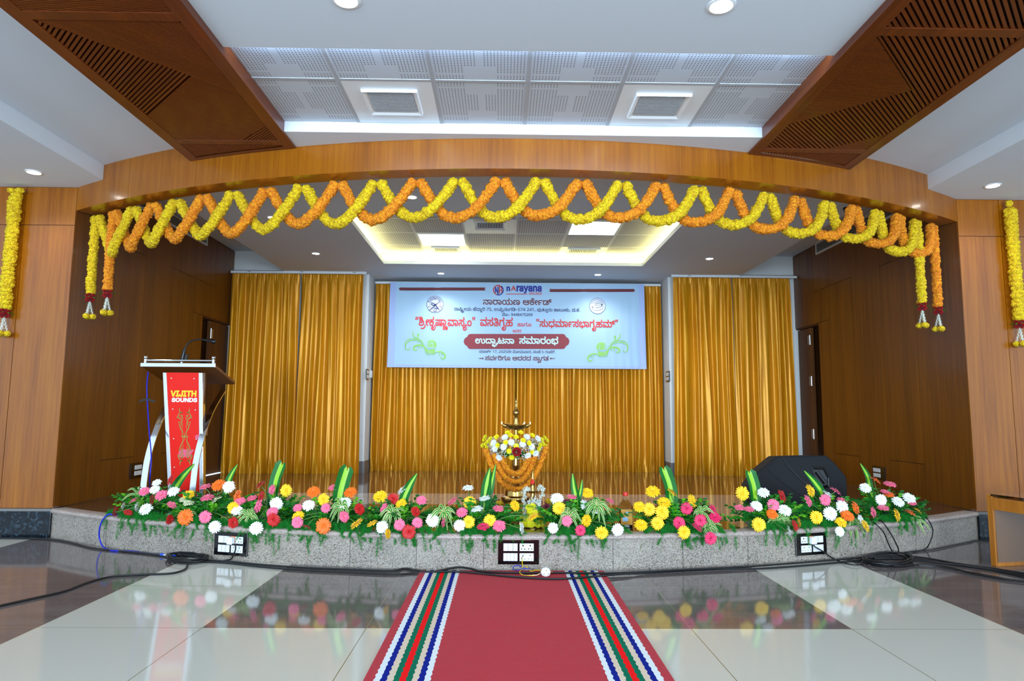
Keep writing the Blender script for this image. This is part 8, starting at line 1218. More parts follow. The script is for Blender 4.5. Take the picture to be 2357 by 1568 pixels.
ARR = [
 ('flower arrangement at the far left end of the stage edge', 350, '360.7 1110.9 w v 11,356 1126.5 w v 12,332.7 1130.7 p v 13,371 1139 p v 15,350 1150 r s 13,392 1105.5 r l 13,399 1131 w v 14,307 1152 p L 12,283 1165 w s 9,315 1167 w s 12,335 1172 w v 16,265 1178 r s 13,295 1180 r R 11,396 1162 p R 12', [((400, 1132), (420, 1100), (448, 1068), 20)], [(318, 1138, 5)]),
 ('flower arrangement in front of the red lectern, with a big orange gerbera hung low', 480, '434 1139 y v 14,426 1150 c u 14,434 1158 c u 13,426 1190.7 o f 19,391 1196.5 r t 12,471.5 1190.7 p f 15,472.7 1120 p u 14,503 1116 o v 17,526.4 1121 w f 15,477.4 1145.6 p u 17,498 1150 c L 14,546 1142 o l 16,552 1154.5 p v 14,536 1170 y f 15,546 1175 w v 14,493.7 1213 w f 15,537 1203.5 r r 13', [((524, 1118), (532, 1095), (547, 1069), 15)], [(437, 1192, 12)]),
 ('flower arrangement just right of the lectern, with a red gerbera under a pink one', 618, '598.7 1116 r L 14,600 1144 r l 14,580 1146 p u 13,625.6 1127.7 p l 13,658 1129 y f 15,594 1165 p l 16,635 1160 w f 16,626.7 1179 p v 14,629 1197 r f 16,589.4 1216 w f 16', [((628, 1148), (636, 1105), (650, 1066), 26)], [(575, 1188, 16)]),
 ('flower arrangement below the left pair of curtains with three orange gerberas', 765, '721.6 1132 o v 16,744 1150.5 y f 15,768 1122.5 p u 14,805.6 1133 o v 16,710 1162.7 w v 15,749.6 1170 p f 12,792.5 1158 w v 17,685 1169 p v 11,686 1188 y v 15,684 1203 p f 14,706 1213 r b 12,744 1211 o f 19,792.5 1189 p r 14,828 1172 r r 14,820.5 1205.6 y L 18', [((781, 1150), (788, 1115), (800, 1076), 30)], [(786, 1168, 12)]),
 ('flower arrangement with striped leaves under the left edge of the banner, red gerbera hung lowest', 920, '874.7 1142 y v 17,926 1127 w L 15,904.5 1148.7 r f 14,923 1160 y v 15,883 1170 p l 13,970 1151.5 p v 13,957 1177.6 r r 13,856 1204.7 y L 14,879 1214 w f 15,919.5 1209 p f 14,960.5 1203.7 p f 13,941 1225 r f 17,893 1229 y t 13,995 1198 w f 16', [((928, 1155), (942, 1120), (960, 1090), 20)], [(903, 1182, 16)]),
 ('flower arrangement left of the middle socket plate, with four yellow gerberas and leaning white ones', 1100, '1077 1122.7 w u 14,1124 1133.7 p v 13,1081.5 1158 y f 16,1115 1147 w u 14,1041 1153.7 p L 14,1063 1179 p v 14,1097.6 1171 w u 15,1079 1202 y f 15,1057.4 1210 w f 14,1127.4 1198.5 y f 15,1147 1170 p u 14,1112 1212 m u 16,1149 1210 p v 16,1020.7 1203 p s 13,1186 1164 y r 14,1201 1216 w t 15,1226 1189 y L 15', [((1117, 1150), (1121, 1112), (1128, 1078), 22), ((1124, 1150), (1132, 1110), (1141, 1069), 14)], [(1022, 1180, 14)]),
 ('flower arrangement between the small brass lamp and the oil bottle', 1335, '1282 1148 w v 17,1317 1143 p u 13,1351 1134 y v 16,1287 1170 y f 16,1346.7 1163 w r 14,1305 1199.6 p f 13,1349 1198.5 y l 15,1273 1216 w f 13,1336 1221.5 m f 13,1385 1227 y f 16,1422 1220 w f 15,1404.4 1152.7 p R 12,1370 1178 w u 10', [((1328, 1158), (1321, 1120), (1318, 1090), 16), ((1330, 1158), (1336, 1130), (1340, 1104), 12)], [(1308, 1188, 14), (1374, 1166, 16)]),
 ('flower arrangement of only yellow and magenta gerberas beside the oil bottle', 1570, '1502 1131 y v 18,1548 1133 y R 16,1529 1156.6 y v 17,1471.7 1166 y v 15,1495 1173 y f 16,1524.4 1179 y f 18,1513.7 1205 y f 16,1475.7 1208 y v 16,1593.7 1154.6 y r 17,1581 1171 m f 15,1563.5 1204 m f 15,1612 1198.6 m f 15,1641.5 1173 m r 13,1645.5 1190.8 m v 15,1604.5 1214 m R 15,1575 1226 y f 16,1635.7 1239.5 m f 15', [((1547, 1165), (1542, 1120), (1527, 1077), 27)], [(1628, 1214, 14), (1612, 1180, 8)]),
 ('flower arrangement left of the black stage monitor with striped leaves hung over the edge', 1770, '1709.6 1136 y f 17,1757 1133.6 w v 15,1801 1142.4 r r 16,1702 1168 p u 13,1724 1172 p u 13,1741.6 1164.5 w v 15,1780 1163 p f 15,1777 1183 o v 14,1806.7 1174 w v 17,1747 1208 y f 17,1830 1210 r r 14,1838.7 1203 y t 13,1815.5 1222 w t 14', [((1740, 1158), (1735, 1120), (1724, 1085), 26)], [(1788, 1200, 18)]),
 ('flower arrangement in front of the black stage monitor', 1905, '1866 1129 y r 16,1905 1137 w R 14,1923.6 1130 p R 15,1861 1153.5 p r 15,1900.5 1151 p f 14,1938 1151 p u 13,1911.5 1182.6 w f 17,1939 1166.7 w f 16,1970 1169 o r 16,1879.5 1191 y f 16,1951 1187 o v 16,1936 1202 y v 14,1933.5 1224 w f 12,1982 1196.5 w r 13,1993 1211 y r 15', [((1892, 1140), (1876, 1112), (1851, 1084), 17)], [(1964, 1208, 15)]),
 ('flower arrangement at the far right end of the stage edge, below the right wall sockets', 2050, '2015 1105 o R 15,2048 1114 p u 15,1992 1123 w v 14,2037 1131.4 p u 11,2046 1138.5 o u 13,2028.4 1151 w f 14,2068 1154.6 w v 15,2093.5 1147 w v 16,2009.7 1177.7 p r 15,2033 1169 p u 14,2065 1186 y r 16,2096 1180 o R 14,2112 1175.5 y R 12,2099 1158 p u 11', [((2003, 1125), (1996, 1095), (1980, 1067), 14)], [(2104, 1200, 10)])]
for k, (lab, bpx, fl, leaves, tufts) in enumerate(ARR):
    x = (bpx-1155)/FPX*4.95
    for _ in range(4): x = (bpx-1155)/FPX*(arc_y(x)+.12)
    base = np.array([P(bpx, 1150, 1, arc_y(x)+.13)[0], arc_y(x)+.13, DZ]); a0 = ang(base)
    arr = thing('flower_arrangement', lab, 'flower arrangement', base, 'flower arrangements along the stage edge')
    MB().box(base[0]-.085, base[0]+.085, base[1]-.045, base[1]+.045, DZ, DZ+.055).build('foam_block', 'foam', arr, bevel=.01)
    for s in fl.split(','): px, py, c, d, r_ = s.split(); gerbera(arr, base, float(px), float(py), c, d, float(r_))
    b = MB(); sprigs(b, base, 104, 1.3, 1.0, 100+k, None); b.build('foliage', ['leaf_dark', 'leaf_mid', 'leaf_light'], arr)
    fern(arr, a0, 46, 200+k, .030)
    for l in leaves:
        *pp, wpx = l; Y = base[1]+.05; pts = [P(*p, 1, Y) for p in pp]; b = MB(); pts = [np.array([base[0]*.3+pts[0][0]*.7, Y, DZ+.04])]+pts; blade(b, pts, wpx/FPX*Y*1.05, (0, 1), 8, .35, random.uniform(-.3, .3), notch=.018 if len(leaves) == 1 and wpx > 24 else 0); b.build('tall_leaf', ['leaf_deep', 'leaf_stripe'], arr, smooth=True)
    for tx, ty, n in tufts:
        Y = base[1]-.07 if ty > 1160 else base[1]; p = P(tx, ty, 1, Y); b = MB(); r_ = random.Random(k*7+tx)
        for j in range(n):
            q = 2*PI*j/n+r_.uniform(-.3, .3); L_ = r_.uniform(.06, .115); d = np.array([math.cos(q), -.35-.25*r_.random(), math.sin(q)*.9+.15]); d /= np.linalg.norm(d); e = p+d*L_+np.array([0, -.0, -.035*r_.random()-.02]); blade(b, [p, p+d*L_*.5+np.array([0, 0, .012]), e], .015, (1, 0), 4, .15, 0, .62)
        b.build('striped_leaf_tuft', ['leaf_mid', 'leaf_cream'], arr)
# ================================================================ oil bottle
BY = 5.02; bc = P(1440, 1170, 1, BY); bh = lambda y: P(1440, y, 1, BY)[2]
bot = thing('oil_bottle', 'half full lamp oil bottle with a red cap and gold label on the stage edge', 'bottle', (bc[0], BY, DZ)); hw = .046
def rr(w_, d_, z, r_=.012):
    o_ = []
    for cx, cy, a in ((1, 1, 0), (-1, 1, 90), (-1, -1, 180), (1, -1, 270)):
        for k in range(4): q = math.radians(a+30*k); o_.append((bc[0]+cx*(w_-r_)+r_*math.cos(q), BY+cy*(d_-r_)+r_*math.sin(q), z))
    return o_
def loft(b, rings, mi=0):
    n = len(rings[0]); o_ = len(b.v)
    for r_ in rings: b.v += [tuple(map(float, v)) for v in r_]
    for i in range(len(rings)-1):
        for j in range(n): b.f.append((o_+i*n+j, o_+i*n+(j+1) % n, o_+(i+1)*n+(j+1) % n, o_+(i+1)*n+j)); b.m.append(mi)
    b.f.append(tuple(o_+j for j in range(n))[::-1]); b.m.append(mi); b.f.append(tuple(o_+(len(rings)-1)*n+j for j in range(n))); b.m.append(mi)
zsh = bh(1166); b = MB(); loft(b, [rr(hw-.003, .036, DZ), rr(hw, .039, DZ+.008), rr(hw, .039, zsh), rr(hw*.8, .034, bh(1159)), rr(hw*.36, .017, bh(1150)), rr(.016, .016, bh(1147)), rr(.014, .014, bh(1140))]); b.build('body', 'bottle_plastic', bot, smooth=True)
b = MB(); loft(b, [rr(hw-.003, .037, DZ+.003), rr(hw-.002, .037, DZ+.01), rr(hw-.002, .037, bh(1170))]); b.build('oil', 'oil', bot, smooth=True)
b = MB(); b.box(bc[0]-hw+.004, bc[0]+hw-.004, BY-.0402, BY-.0394, DZ+.02, bh(1171)); b.box(bc[0]+hw+.0004, bc[0]+hw+.0012, BY-.034, BY+.034, DZ+.02, bh(1171)); lb = b.build('label', 'label_gold', bot)
b = MB(); b.box(bc[0]-.030, bc[0]+.008, BY-.0409, BY-.0402, DZ+.045, bh(1189)); b.box(bc[0]-.006, bc[0]+.010, BY-.0409, BY-.0402, bh(1180), bh(1176)); b.build('label_window', 'label_blue', lb)
b = MB(); b.lathe([(.018, bh(1141.5)), (.0185, bh(1140.5)), (.0185, bh(1134)), (.016, bh(1133)), (.001, bh(1133))], (bc[0], BY, 0), 20); b.build('cap', 'cap_red', bot, smooth=True)
# ================================================================ stage monitor
SPY = 6.0; sp_ = lambda x, y, d=0: P(x, y, 1, SPY+d)
mon = thing('stage_monitor', 'black cloth covered wedge stage monitor at the right of the stage', 'loudspeaker', (2.75, SPY+.2, DZ))
NF = np.array([0, -1, .34]); NF /= np.linalg.norm(NF); OF = np.array([0, SPY, DZ])
def on_front(px, py, off=.0):
    """point of the leaning flat front of the cabinet under a photo pixel"""
    o_ = np.array([0, 0, CAMZ]); d = P(px, py, 1, 5.0)-o_; t_ = ((OF-o_)@NF)/(d@NF); return o_+d*t_+NF*off
op = [(1724, 1160), (1720, 1124), (1742, 1085), (1787, 1048), (1905, 1046), (1927, 1066), (1953, 1098), (1954, 1160)]
face = [on_front(*p) for p in op]; face[0][2] = face[-1][2] = DZ; face[0][1] = face[-1][1] = SPY
ctr = np.mean(face, 0); n = len(face); inset = [ctr+(v-ctr)*.955+NF*.0 for v in face]; inset[0][2] = inset[-1][2] = DZ+.004
rim = [v-NF*.045 for v in face]; rim[0][2] = rim[-1][2] = DZ; back = [v+np.array([(.10 if v[0] < ctr[0] else -.05), .40, -.02 if v[2] > .4 else 0]) for v in rim]
b = MB(); V = inset+rim+back; F = [tuple(range(n))]+[(i, n+i, n+(i+1) % n, (i+1) % n) for i in range(n)]+[(n+i, 2*n+i, 2*n+(i+1) % n, n+(i+1) % n) for i in range(n)]+[tuple(range(2*n, 3*n))[::-1]]
b.add(V, F); bmm = b.build('cabinet', 'speaker_cloth', mon, bevel=.014); bmm.modifiers['bevel'].segments = 3
b = MB(); b.tube([on_front(*q, .002) for q in ((1799, 1051), (1812, 1072), (1838, 1100), (1862, 1118), (1890, 1136))], .0045, 6); b.tube([on_front(*q, .002) for q in ((1784, 1064), (1760, 1088), (1748, 1104))], .003, 5); b.tube([on_front(*q, .001) for q in ((1764, 1080), (1812, 1120), (1846, 1142))], .0022, 5); b.build('seam_piping', 'black_rubber', mon)
hp = [(1866, 1074), (1895, 1075), (1908, 1100), (1908, 1122), (1894, 1126), (1876, 1105)]; q = [on_front(*p, .004) for p in hp]; k = len(q); m_ = np.mean(q, 0); q3 = [m_+(v-m_)*.78+NF*.006 for v in q]; q2 = [m_+(v-m_)*.72+NF*.001 for v in q]
b = MB(); b.add(q+q3+q2, [(i, (i+1) % k, k+(i+1) % k, k+i) for i in range(k)]+[(k+i, k+(i+1) % k, 2*k+(i+1) % k, 2*k+i) for i in range(k)]+[tuple(2*k+i for i in range(k))]); b.build('handle_recess', 'black_gloss', mon)
b = MB(); b.tube([on_front(1878, 1086, .012), on_front(1899, 1114, .012)], .016, 8); b.build('handle_bar', 'black_rubber', mon)
# ================================================================ socket plates
def plate(name, label, group, o, ax, az, nrm, Wd, Hh, mods, screws=False, frame_mat='black_gloss'):
    """plate centred at o; ax, az unit axes across and up, nrm outward; mods: (x0,x1,z0,z1,kind) in 0..1"""
    o, ax, az, nrm = (np.array(v, float) for v in (o, ax, az, nrm)); r = thing(name, label, 'socket plate', o, group)
    bx = lambda b, x0, x1, z0, z1, h0, h1, mi=0: b.obox(o+ax*(x0-.5)*Wd+az*(z0-.5)*Hh+nrm*h0, ax*(x1-x0)*Wd, nrm*(h1-h0), az*(z1-z0)*Hh, mi)
    b = MB(); bx(b, 0, 1, 0, 1, 0, .012); b.build('plate', frame_mat, r, bevel=.002)
    for x0, x1, z0, z1, kd in mods:
        b = MB(); bx(b, x0, x1, z0, z1, .008, .016); md = b.build('switch_module' if kd[0] == 's' else 'socket_module', 'white_gloss', r, bevel=.001)
        d = MB()
        if kd[0] == 's':
            for k in range(1, int(kd[1])): x = x0+(x1-x0)*k/int(kd[1]); bx(d, x-.003, x+.003, z0, z1, .0162, .0166)
        else:
            n_ = int(kd[1])
            for k in range(n_):
                c = x0+(x1-x0)*(k+.5)/n_; w_ = (x1-x0)/n_
                for dx, dz, s in ((0, .72, 1.3), (-.22, .28, 1), (.22, .28, 1)): zc_ = z0+(z1-z0)*dz; s2 = .012*s*(1.4 if kd[0] == 'S' else 1); bx(d, c+dx*w_-s2*.7, c+dx*w_+s2*.7, zc_-s2*1.4, zc_+s2*1.4, .0162, .0167)
        if d.v: d.build('rocker_line' if kd[0] == 's' else 'pin_hole', 'groove', md)
    if screws:
        b = MB()
        for z in (.33, .72): bx(b, .06, .085, z-.012, z+.012, .012, .0135)
        b.build('screw', 'chrome', r)
    return r
def on_riser(px, py): p = cyl(px, py, R0+.001); a = ang(p); return p, np.array([math.cos(a), math.sin(a), 0]), np.array([math.sin(a), -math.cos(a), 0])
quadm = lambda l1, l2, r1, r2: [(.13, .475, .54, .84, l1), (.525, .87, .54, .84, r1), (.13, .475, .14, .45, l2), (.525, .87, .14, .45, r2)]
gsk = 'black socket plates set in the stage riser'
p, t_, n_ = on_riser(533.5, 1252); plate('socket_plate', 'black socket plate on the stage riser below the lectern, holding a white plug', gsk, p, t_, (0, 0, 1), n_, .278, .160, quadm('s2', 's3', 'S2', 'h2'))
pL, tL, nL = p, t_, n_
p, t_, n_ = on_riser(1193.5, 1270); plate('socket_plate', 'black socket plate in the middle of the stage riser, above the red carpet', gsk, p, t_, (0, 0, 1), n_, .275, .164, quadm('s3', 's4', 'S2', 'h2')); pM = p
p, t_, n_ = on_riser(1865, 1251.5); plate('socket_plate', 'black socket plate on the stage riser below the stage monitor, holding a white plug', gsk, p, t_, (0, 0, 1), n_, .272, .158, [(.16, .49, .54, .84, 'S2'), (.545, .88, .54, .84, 's2'), (.16, .49, .14, .45, 'h2'), (.545, .88, .14, .45, 's1')])
pR, tR, nR = p, t_, n_
two = [(.32, .90, .56, .84, 'h2'), (.32, .90, .18, .46, 'h2')]
p = P(312, 1083, 0, XL); plate('wall_socket_plate', 'black socket plate low on the left stage wall beside the lectern', 'socket plates on the stage side walls', p, (0, 1, 0), (0, 0, 1), (1, 0, 0), .225, .155, two, True)
p = P(2024, 1089, 0, XR); plate('wall_socket_plate', 'black socket plate low on the right stage wall behind the last flower arrangement', 'socket plates on the stage side walls', p, (0, -1, 0), (0, 0, 1), (-1, 0, 0), .235, .145, [(.10, .68, .56, .84, 'h2'), (.10, .68, .18, .46, 'h2')], True)
sw = [(.16, .48, .55, .88, 's2'), (.54, .86, .55, .88, 's2'), (.16, .48, .12, .45, 's2'), (.54, .86, .12, .45, 's2')]
p = P(844.5, 862, 0, XA); plate('switch_plate', 'brown switch plate on the white return left of the banner', 'switch plates on the white returns', p, (0, 1, 0), (0, 0, 1), (1, 0, 0), .16, .145, sw)
p = P(1538, 867, 0, XB); plate('switch_plate', 'brown switch plate on the white return right of the banner', 'switch plates on the white returns', p, (0, -1, 0), (0, 0, 1), (-1, 0, 0), .20, .145, sw)
p = P(850, 861, 0, XA); o = thing('wall_sensor', 'small white box beside the left switch plate, at the curtain edge', 'sensor', p); MB().box(XA, XA+.03, p[1]-.03+.06, p[1]+.04+.06, p[2]-.05, p[2]+.05).build('housing', 'white_gloss', o, bevel=.004); MB().box(XA+.03, XA+.032, p[1]+.05, p[1]+.08, p[2]-.035, p[2]-.02).build('indicator', 'leaf_light', o)
# ================================================================ cables and plugs
def plug(label, p, t_, n_, off):
    o = thing('power_plug', label, 'plug', p+n_*.02); c = p+t_*off[0]+np.array([0, 0, off[1]]); b = MB(); b.obox(c-t_*.018+n_*.017-np.array([0, 0, .022]), t_*.036, n_*.008, (0, 0, .05)); b.build('orange_ring', 'petal_orange', o, bevel=.003)
    b = MB(); b.obox(c-t_*.024+n_*.025-np.array([0, 0, .026]), t_*.046, n_*.034, (0, 0, .052)); b.build('body', 'white_gloss', o, bevel=.006); return c+n_*.042-np.array([0, 0, .024])
eL = plug('white plug in the left socket plate of the stage riser', pL, tL, nL, (.022, .030)); eR = plug('white plug in the right socket plate of the stage riser', pR, tR, nR, (-.010, .030))
def fl(x, y, z=.007):
    p = P(x, y, 2, z); ymax = arc_y(max(XL, min(XR, p[0])))-.012
    if XL < p[0] < XR and p[1] > ymax: p[1] = ymax; p[0] = P(x, y, 1, ymax)[0]
    return np.array([p[0], p[1], z])
def cable(label, pts, r_=.0065, mat='black_rubber', name='cable', n=6, group=None):
    b = MB(); c = curve(pts, n); c[0] = np.array(c[0]); b.tube(c, r_, 8); m_ = np.array(pts[0]); o = b.build(name, mat, smooth=True, pos=m_); return tag(o, label, 'cable', group)
F_ = lambda s, z=.007: [fl(*map(float, q.split()), z) for q in s.split(',')]
cable('black cable along the foot of the left wall and stage riser, left of the coil', F_('-20 1239,60 1240,125 1243,170 1251,215 1262,280 1269,340 1275,390 1282,420 1287'))
cable('black cable running along the riser foot from the left coil over the carpet end', F_('450 1291,480 1290,540 1294,600 1300,700 1307,800 1311,900 1314,932 1309,960 1314,1000 1316')+[fl(x, y, z) for x, y, z in ((1040, 1308, .02), (1062, 1305, .022), (1085, 1310, .018), (1110, 1316, .016))]+F_('1180 1319,1300 1319,1400 1320,1480 1317,1600 1311,1700 1306,1800 1299,1900 1291,1990 1283', .016))
cable('second black cable, loose across the end of the red carpet', F_('455 1293,520 1296,600 1305,700 1313,800 1318,900 1322,960 1319')+F_('1040 1316,1100 1320,1180 1328,1280 1333,1370 1327,1440 1321', .017)+F_('1480 1320,1560 1315,1650 1311,1750 1309,1850 1302,1950 1293,2000 1287', .008))
cable('black cable curving over the floor from the left coil to the left edge', F_('432 1300,427 1310,410 1317,385 1321,330 1323,255 1328,200 1342,150 1361,90 1375,0 1395,-30 1402'))
def coil(label, cx, cy, rx, ry, turns, seed, tail):
    r_ = random.Random(seed); pts = []
    ph = r_.uniform(0, 6); n_ = turns*14
    for k in range(n_):
        q = 2*PI*k/14+ph; j = k//14; s = .72+.30*((j*.618) % 1)+r_.uniform(-.04, .04); p = P(cx+rx*s*math.cos(q)+r_.uniform(-2, 2), cy+ry*s*math.sin(q), 2, .0); pts.append((p[0], min(p[1], arc_y(p[0])-.02), .007+.0055*(j % 5)+.003*math.sin(2.0*q+j)))
    pts += [np.array(v) for v in tail]; b = MB(); b.tube(curve(pts, 3), .0055, 7); o = b.build('cable_coil', 'black_rubber', smooth=True, pos=pts[0]); tag(o, label, 'cable coil')
coil('coiled black microphone cable on the floor left of the left riser socket plate', 432, 1289, 50, 12, 8, 2, F_('470 1291,480 1292'))
coil('large messy coil of black cable on the floor near the right end of the riser', 2045, 1293, 58, 14, 11, 5, F_('2110 1301,2150 1304,2200 1312,2300 1330,2357 1340,2390 1346'))
# blue microphone cable
xb_ = XLm-.03
edge = lambda x, y, d=0: (lambda p: p)(cyl(x, y, R0+.03+d))
pts = [P(341, 856, 1, LY+.02), P(338, 890, 1, LY-.02), P(340, 940, 1, LY-.06), P(344, 1000, 1, LY-.16), P(348, 1050, 1, LY-.27), P(345, 1100, 1, LY-.33), P(342, 1150, 2, DZ+.012), P(300, 1172, 2, DZ+.01), P(272, 1179, 2, DZ+.01)]
pts[-2] = np.array([pts[-2][0], max(pts[-2][1], arc_y(pts[-2][0])+.02), DZ+.01]); pts[-1] = cyl(266, 1181, R0+.0); pts[-1][2] = DZ+.014
pts += [edge(250, 1184, .02), edge(236, 1198, .035), edge(229, 1218, .035), edge(229, 1240, .02), edge(236, 1257, .015)]+F_('246 1264,262 1268,300 1269,335 1274,372 1278')
cable('blue microphone cable from the lectern, over the stage edge, to the left coil', pts, .0055, 'blue_cable', n=8)
o = thing('cable_connector', 'silver and blue connector between the blue cable and the black coil', 'connector', fl(385, 1277, .013)); a, c = fl(371, 1277, .012), fl(402, 1281, .012); MB().tube([a, a+(c-a)*.25], .012, 12).build('blue_sleeve', 'blue_plug', o, smooth=True); MB().tube([a+(c-a)*.25, a+(c-a)*.72], .0125, 12).build('barrel', 'aluminium', o, smooth=True); MB().tube([a+(c-a)*.72, c], .012, 12).build('blue_sleeve', 'blue_plug', o, smooth=True)
o = thing('tape_strip', 'black tape stuck across the blue cable beside the lectern', 'tape', P(339, 921, 1, LY-.045)); b = MB(); q = [P(x, y, 1, LY-.047) for x, y in ((320, 925), (328, 921), (338, 919), (346, 921), (357, 924))]
for i in range(4): a, c = q[i], q[i+1]; b.quad(a-np.array([0, 0, .010]), c-np.array([0, 0, .010]), c+np.array([0, 0, .008]), a+np.array([0, 0, .008])); b.quad(a+np.array([0, .002, .008]), c+np.array([0, .002, .008]), c+np.array([0, .002, -.010]), a+np.array([0, .002, -.010]))
b.build('strip', 'black_plastic', o)
cable('short black plug lead hanging from the left socket plate', [eL, edge(541, 1255, .03), edge(542, 1266, .03), edge(537, 1277, .02)]+F_('530 1287,500 1293'), .005)
cable('black plug lead running from the right socket plate to the right coil', [eR, edge(1876, 1259, .03), edge(1895, 1270, .03)]+F_('1920 1287,1950 1298,1972 1301,1985 1296,1960 1290,1930 1288', .012), .005)
cable('thin black cable hanging over the stage edge in a loop, left of the last arrangement', [cyl(2005, 1203, R0-.03)*np.array([1, 1, 0])+np.array([0, 0, DZ+.012]), edge(2016, 1207, .015), edge(2034, 1226, .03), edge(2044, 1250, .03), edge(2055, 1270, .02)]+F_('2072 1281,2085 1284'), .0045)
cable('thin black cable hanging over the stage edge beside the looped one', [cyl(2022, 1198, R0-.03)*np.array([1, 1, 0])+np.array([0, 0, DZ+.012]), edge(2032, 1203, .015), edge(2050, 1228, .03), edge(2064, 1255, .03), edge(2068, 1268, .025), edge(2062, 1277, .02)]+F_('2056 1284', .02), .0045)
cable('black cable dropping from the far right arrangement to the floor', [cyl(2124, 1186, R0-.02)*np.array([1, 1, 0])+np.array([0, 0, DZ+.012]), edge(2134, 1194, .015), edge(2145, 1212, .03), edge(2147, 1228, .03), edge(2140, 1250, .025)]+F_('2128 1265,2100 1270,2085 1276,2094 1280'), .0045)
cable('black cable along the right foot of the stage riser to the right wall', F_('2082 1272,2110 1270,2150 1265,2200 1254,2232 1248,2250 1244,2300 1246,2370 1247'), .005)
for k, (lab, s) in enumerate((('black cable of the right floor bundle, the one nearest the table', '2010 1282,2080 1280,2130 1285,2200 1297,2280 1308,2357 1320,2390 1325'), ('black cable of the right floor bundle, second from the table', '2010 1284,2080 1284,2140 1292,2220 1302,2300 1313,2357 1324,2390 1329'), ('black cable of the right floor bundle, third from the table', '2012 1286,2090 1288,2160 1296,2240 1306,2310 1318,2357 1328,2390 1333'), ('black cable lying alone below the right floor bundle', '2005 1290,2060 1303,2110 1300,2170 1304,2230 1318,2300 1331,2357 1338,2390 1342'))): cable(lab, F_(s, .007+.004*(k % 2)))
# loose plug with bare wires on the carpet end
o = thing('loose_plug', 'white plug with bare wires lying at the carpet end under the middle socket plate', 'plug', fl(1256, 1318, .03)); c = np.array(fl(1256, 1317, .035)); b = MB(); b.lathe([(.030, -.014), (.034, 0), (.033, .012), (.024, .02)], (0, 0, 0), 8); b.v = [(c[0]+x, c[1]-z, c[2]+y*.95) for x, y, z in b.v]; b.build('body', 'white_gloss', o, bevel=.004)
b = MB()
for dx, dz in ((.004, .014), (-.012, -.008), (.016, -.006)): b.tube([c+np.array([dx, -.018, dz]), c+np.array([dx, -.024, dz])], .003, 6)
b.tube([c+np.array([.03, -.01, 0]), c+np.array([.046, -.014, .002])], .004, 6); b.build('pin', 'brass', o); 
w3 = lambda s, z=.012: [np.array(fl(float(q.split()[0]), float(q.split()[1]), z)) for q in s.split(',')]
rs = lambda x, y, d=.012: cyl(x, y, R0+d)
b = MB(); b.tube(curve([rs(1203, 1286, .022), rs(1202, 1296, .02), rs(1203, 1304, .02)]+w3('1199 1312,1196 1318,1200 1322,1206 1324', .02)+w3('1230 1325,1246 1319', .02), 6), .0028, 6); b.build('yellow_wire', 'yellow_wire', o, smooth=True)
b = MB(); b.tube(curve([rs(1209, 1302, .02), rs(1215, 1308, .02)]+w3('1222 1315,1232 1313,1248 1313', .024), 6), .0026, 6); b.build('yellow_wire', 'yellow_wire', o, smooth=True)
b = MB(); b.tube(curve([rs(1203, 1306, .025), rs(1192, 1302, .028), rs(1182, 1305, .028), rs(1182, 1311, .028)]+w3('1192 1313,1203 1309,1220 1310', .028), 6), .0026, 6); b.build('blue_wire', 'blue_cable', o, smooth=True)
b = MB(); b.tube(curve([rs(1199.5, 1289, .014), rs(1202, 1282, .018), rs(1205, 1279, .014)], 4), .0022, 6); b.tube(curve(w3('1204 1323,1215 1324,1226 1324', .022), 4), .0034, 6); b.build('taped_joint', 'black_rubber', o, smooth=True)
b = MB(); b.tube(curve(w3('1224 1324,1236 1324,1248 1318', .022), 5), .0028, 6); b.build('cream_wire', 'cream_wire', o, smooth=True)
# ================================================================ carpet
b = MB(); st_ = [(.0, .040, 0), (.040, .066, 1), (.066, .090, 2), (.090, .116, 3), (.116, .140, 4), (.140, .166, 5), (.166, .190, 4), (.190, .214, 3), (.214, .238, 2), (.238, .262, 1)]
cx0, cx1 = -.535, .69; cols = [(cx0+a, cx0+c, m_) for a, c, m_ in st_]+[(cx0+.262, cx1-.262, 0)]+[(cx1-c, cx1-a, m_) for a, c, m_ in st_[::-1]]; cy0, cy1 = .8, 4.655; zc_ = .008
ny = 260
def wob(x, j, k): return x+(.0022*math.sin(j*1.9+k)+.0014*math.sin(j*4.7+2*k) if 0 < k < len(cols) else 0)
for k, (xa_, xb2, m_) in enumerate(cols):
    for j in range(ny):
        ya, yc2 = cy0+(cy1-cy0)*j/ny, cy0+(cy1-cy0)*(j+1)/ny; b.quad((wob(xa_, j, k), ya, zc_), (wob(xb2, j, k+1), ya, zc_), (wob(xb2, j+1, k+1), yc2, zc_), (wob(xa_, j+1, k), yc2, zc_), m_)
for x0, x1, y0, y1 in ((cx0, cx0, cy0, cy1), (cx1, cx1, cy0, cy1)): b.quad((x0, y0, 0.0005), (x1, y1, 0.0005), (x1, y1, zc_), (x0, y0, zc_))
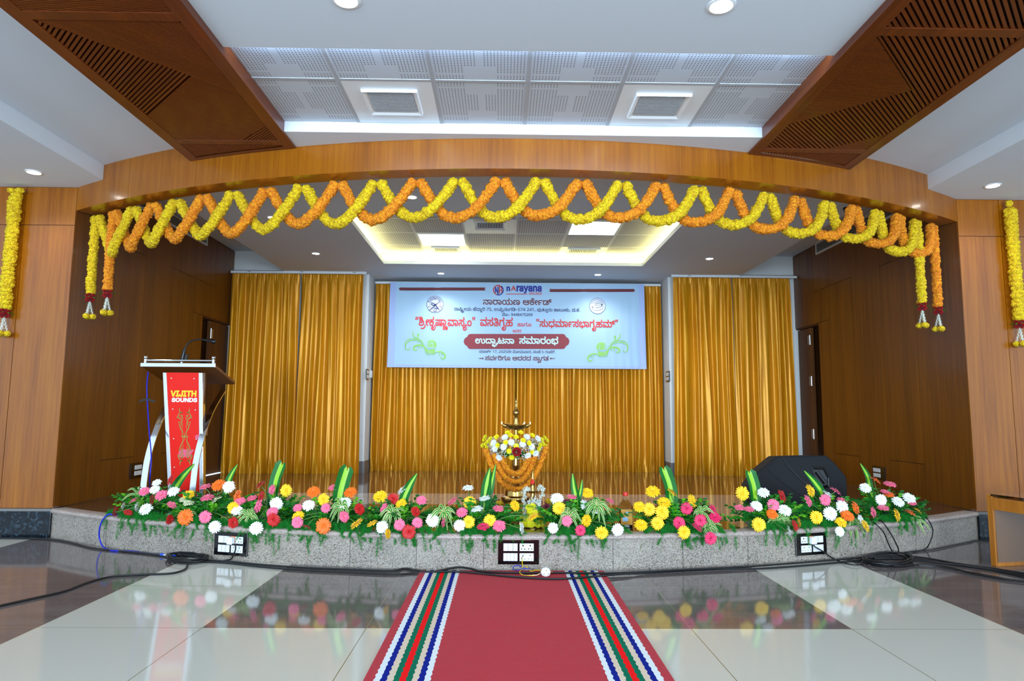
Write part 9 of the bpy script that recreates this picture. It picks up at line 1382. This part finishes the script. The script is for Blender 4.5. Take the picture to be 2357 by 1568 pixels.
b.quad((cx0, cy1, .0005), (cx1, cy1, .0005), (cx1, cy1, zc_), (cx0, cy1, zc_)); b.quad((cx0, cy0, .0005), (cx1, cy0, .0005), (cx1, cy0, zc_), (cx0, cy0, zc_))
o = b.build('carpet_runner', ['carpet_red', 'carpet_white', 'carpet_blue', 'carpet_cream', 'carpet_green', 'carpet_scarlet'], pos=((cx0+cx1)/2, 2.7, 0)); tag(o, 'red carpet runner with striped borders leading up to the stage', 'carpet')
# ================================================================ table at the right edge
A3 = P(2281, 1302, 2, 0.0); d1 = P(2357, 1293, 2, 0)-P(2302, 1301, 2, 0); d1 = d1/np.linalg.norm(d1); d2 = np.array([d1[1], -d1[0], 0])
tt0, tt1 = P(2273, 1137, 2, .50), P(2357, 1148, 2, .50); d2 = (tt1-tt0); d2[2] = 0; d2 /= np.linalg.norm(d2); d1 = np.array([-d2[1], d2[0], 0]); W2, D2, HT = .95, .55, .50
tb = thing('side_table', 'light wood side table with a dark glass top by the right wall', 'table', A3)
A3 = np.array([A3[0], A3[1], 0]); z1 = np.array([0, 0, 1.0])
def slab_leg(o_):
    b = MB(); b.obox(o_, d2*.045, d1*D2, z1*HT); return b.build('leg', 'wood_table', tb, bevel=.003)
slab_leg(A3); slab_leg(A3+d2*(W2-.045))
for nm, o_, dd in (('apron', A3+d2*.045+z1*(HT-.105), .03), ('apron', A3+d2*.045+d1*(D2-.03)+z1*(HT-.105), .03)): MB().obox(o_, d2*(W2-.09), d1*dd, z1*.085).build(nm, 'wood_table', tb, bevel=.002)
MB().obox(A3+d2*.045+d1*.04+z1*(HT-.02), d2*(W2-.09), d1*(D2-.08), z1*.012).build('top_rail', 'wood_table', tb)
MB().obox(A3+d2*.035+d1*.0+z1*(HT-.012), d2*(W2-.08), d1*(D2-.02), z1*.016).build('glass_top', 'glass_top', tb)
MB().obox(A3+d2*.0455+d1*.012+z1*.03, d2*.004, d1*(D2-.024), z1*(HT-.14)).build('inner_facing', 'laminate', tb)
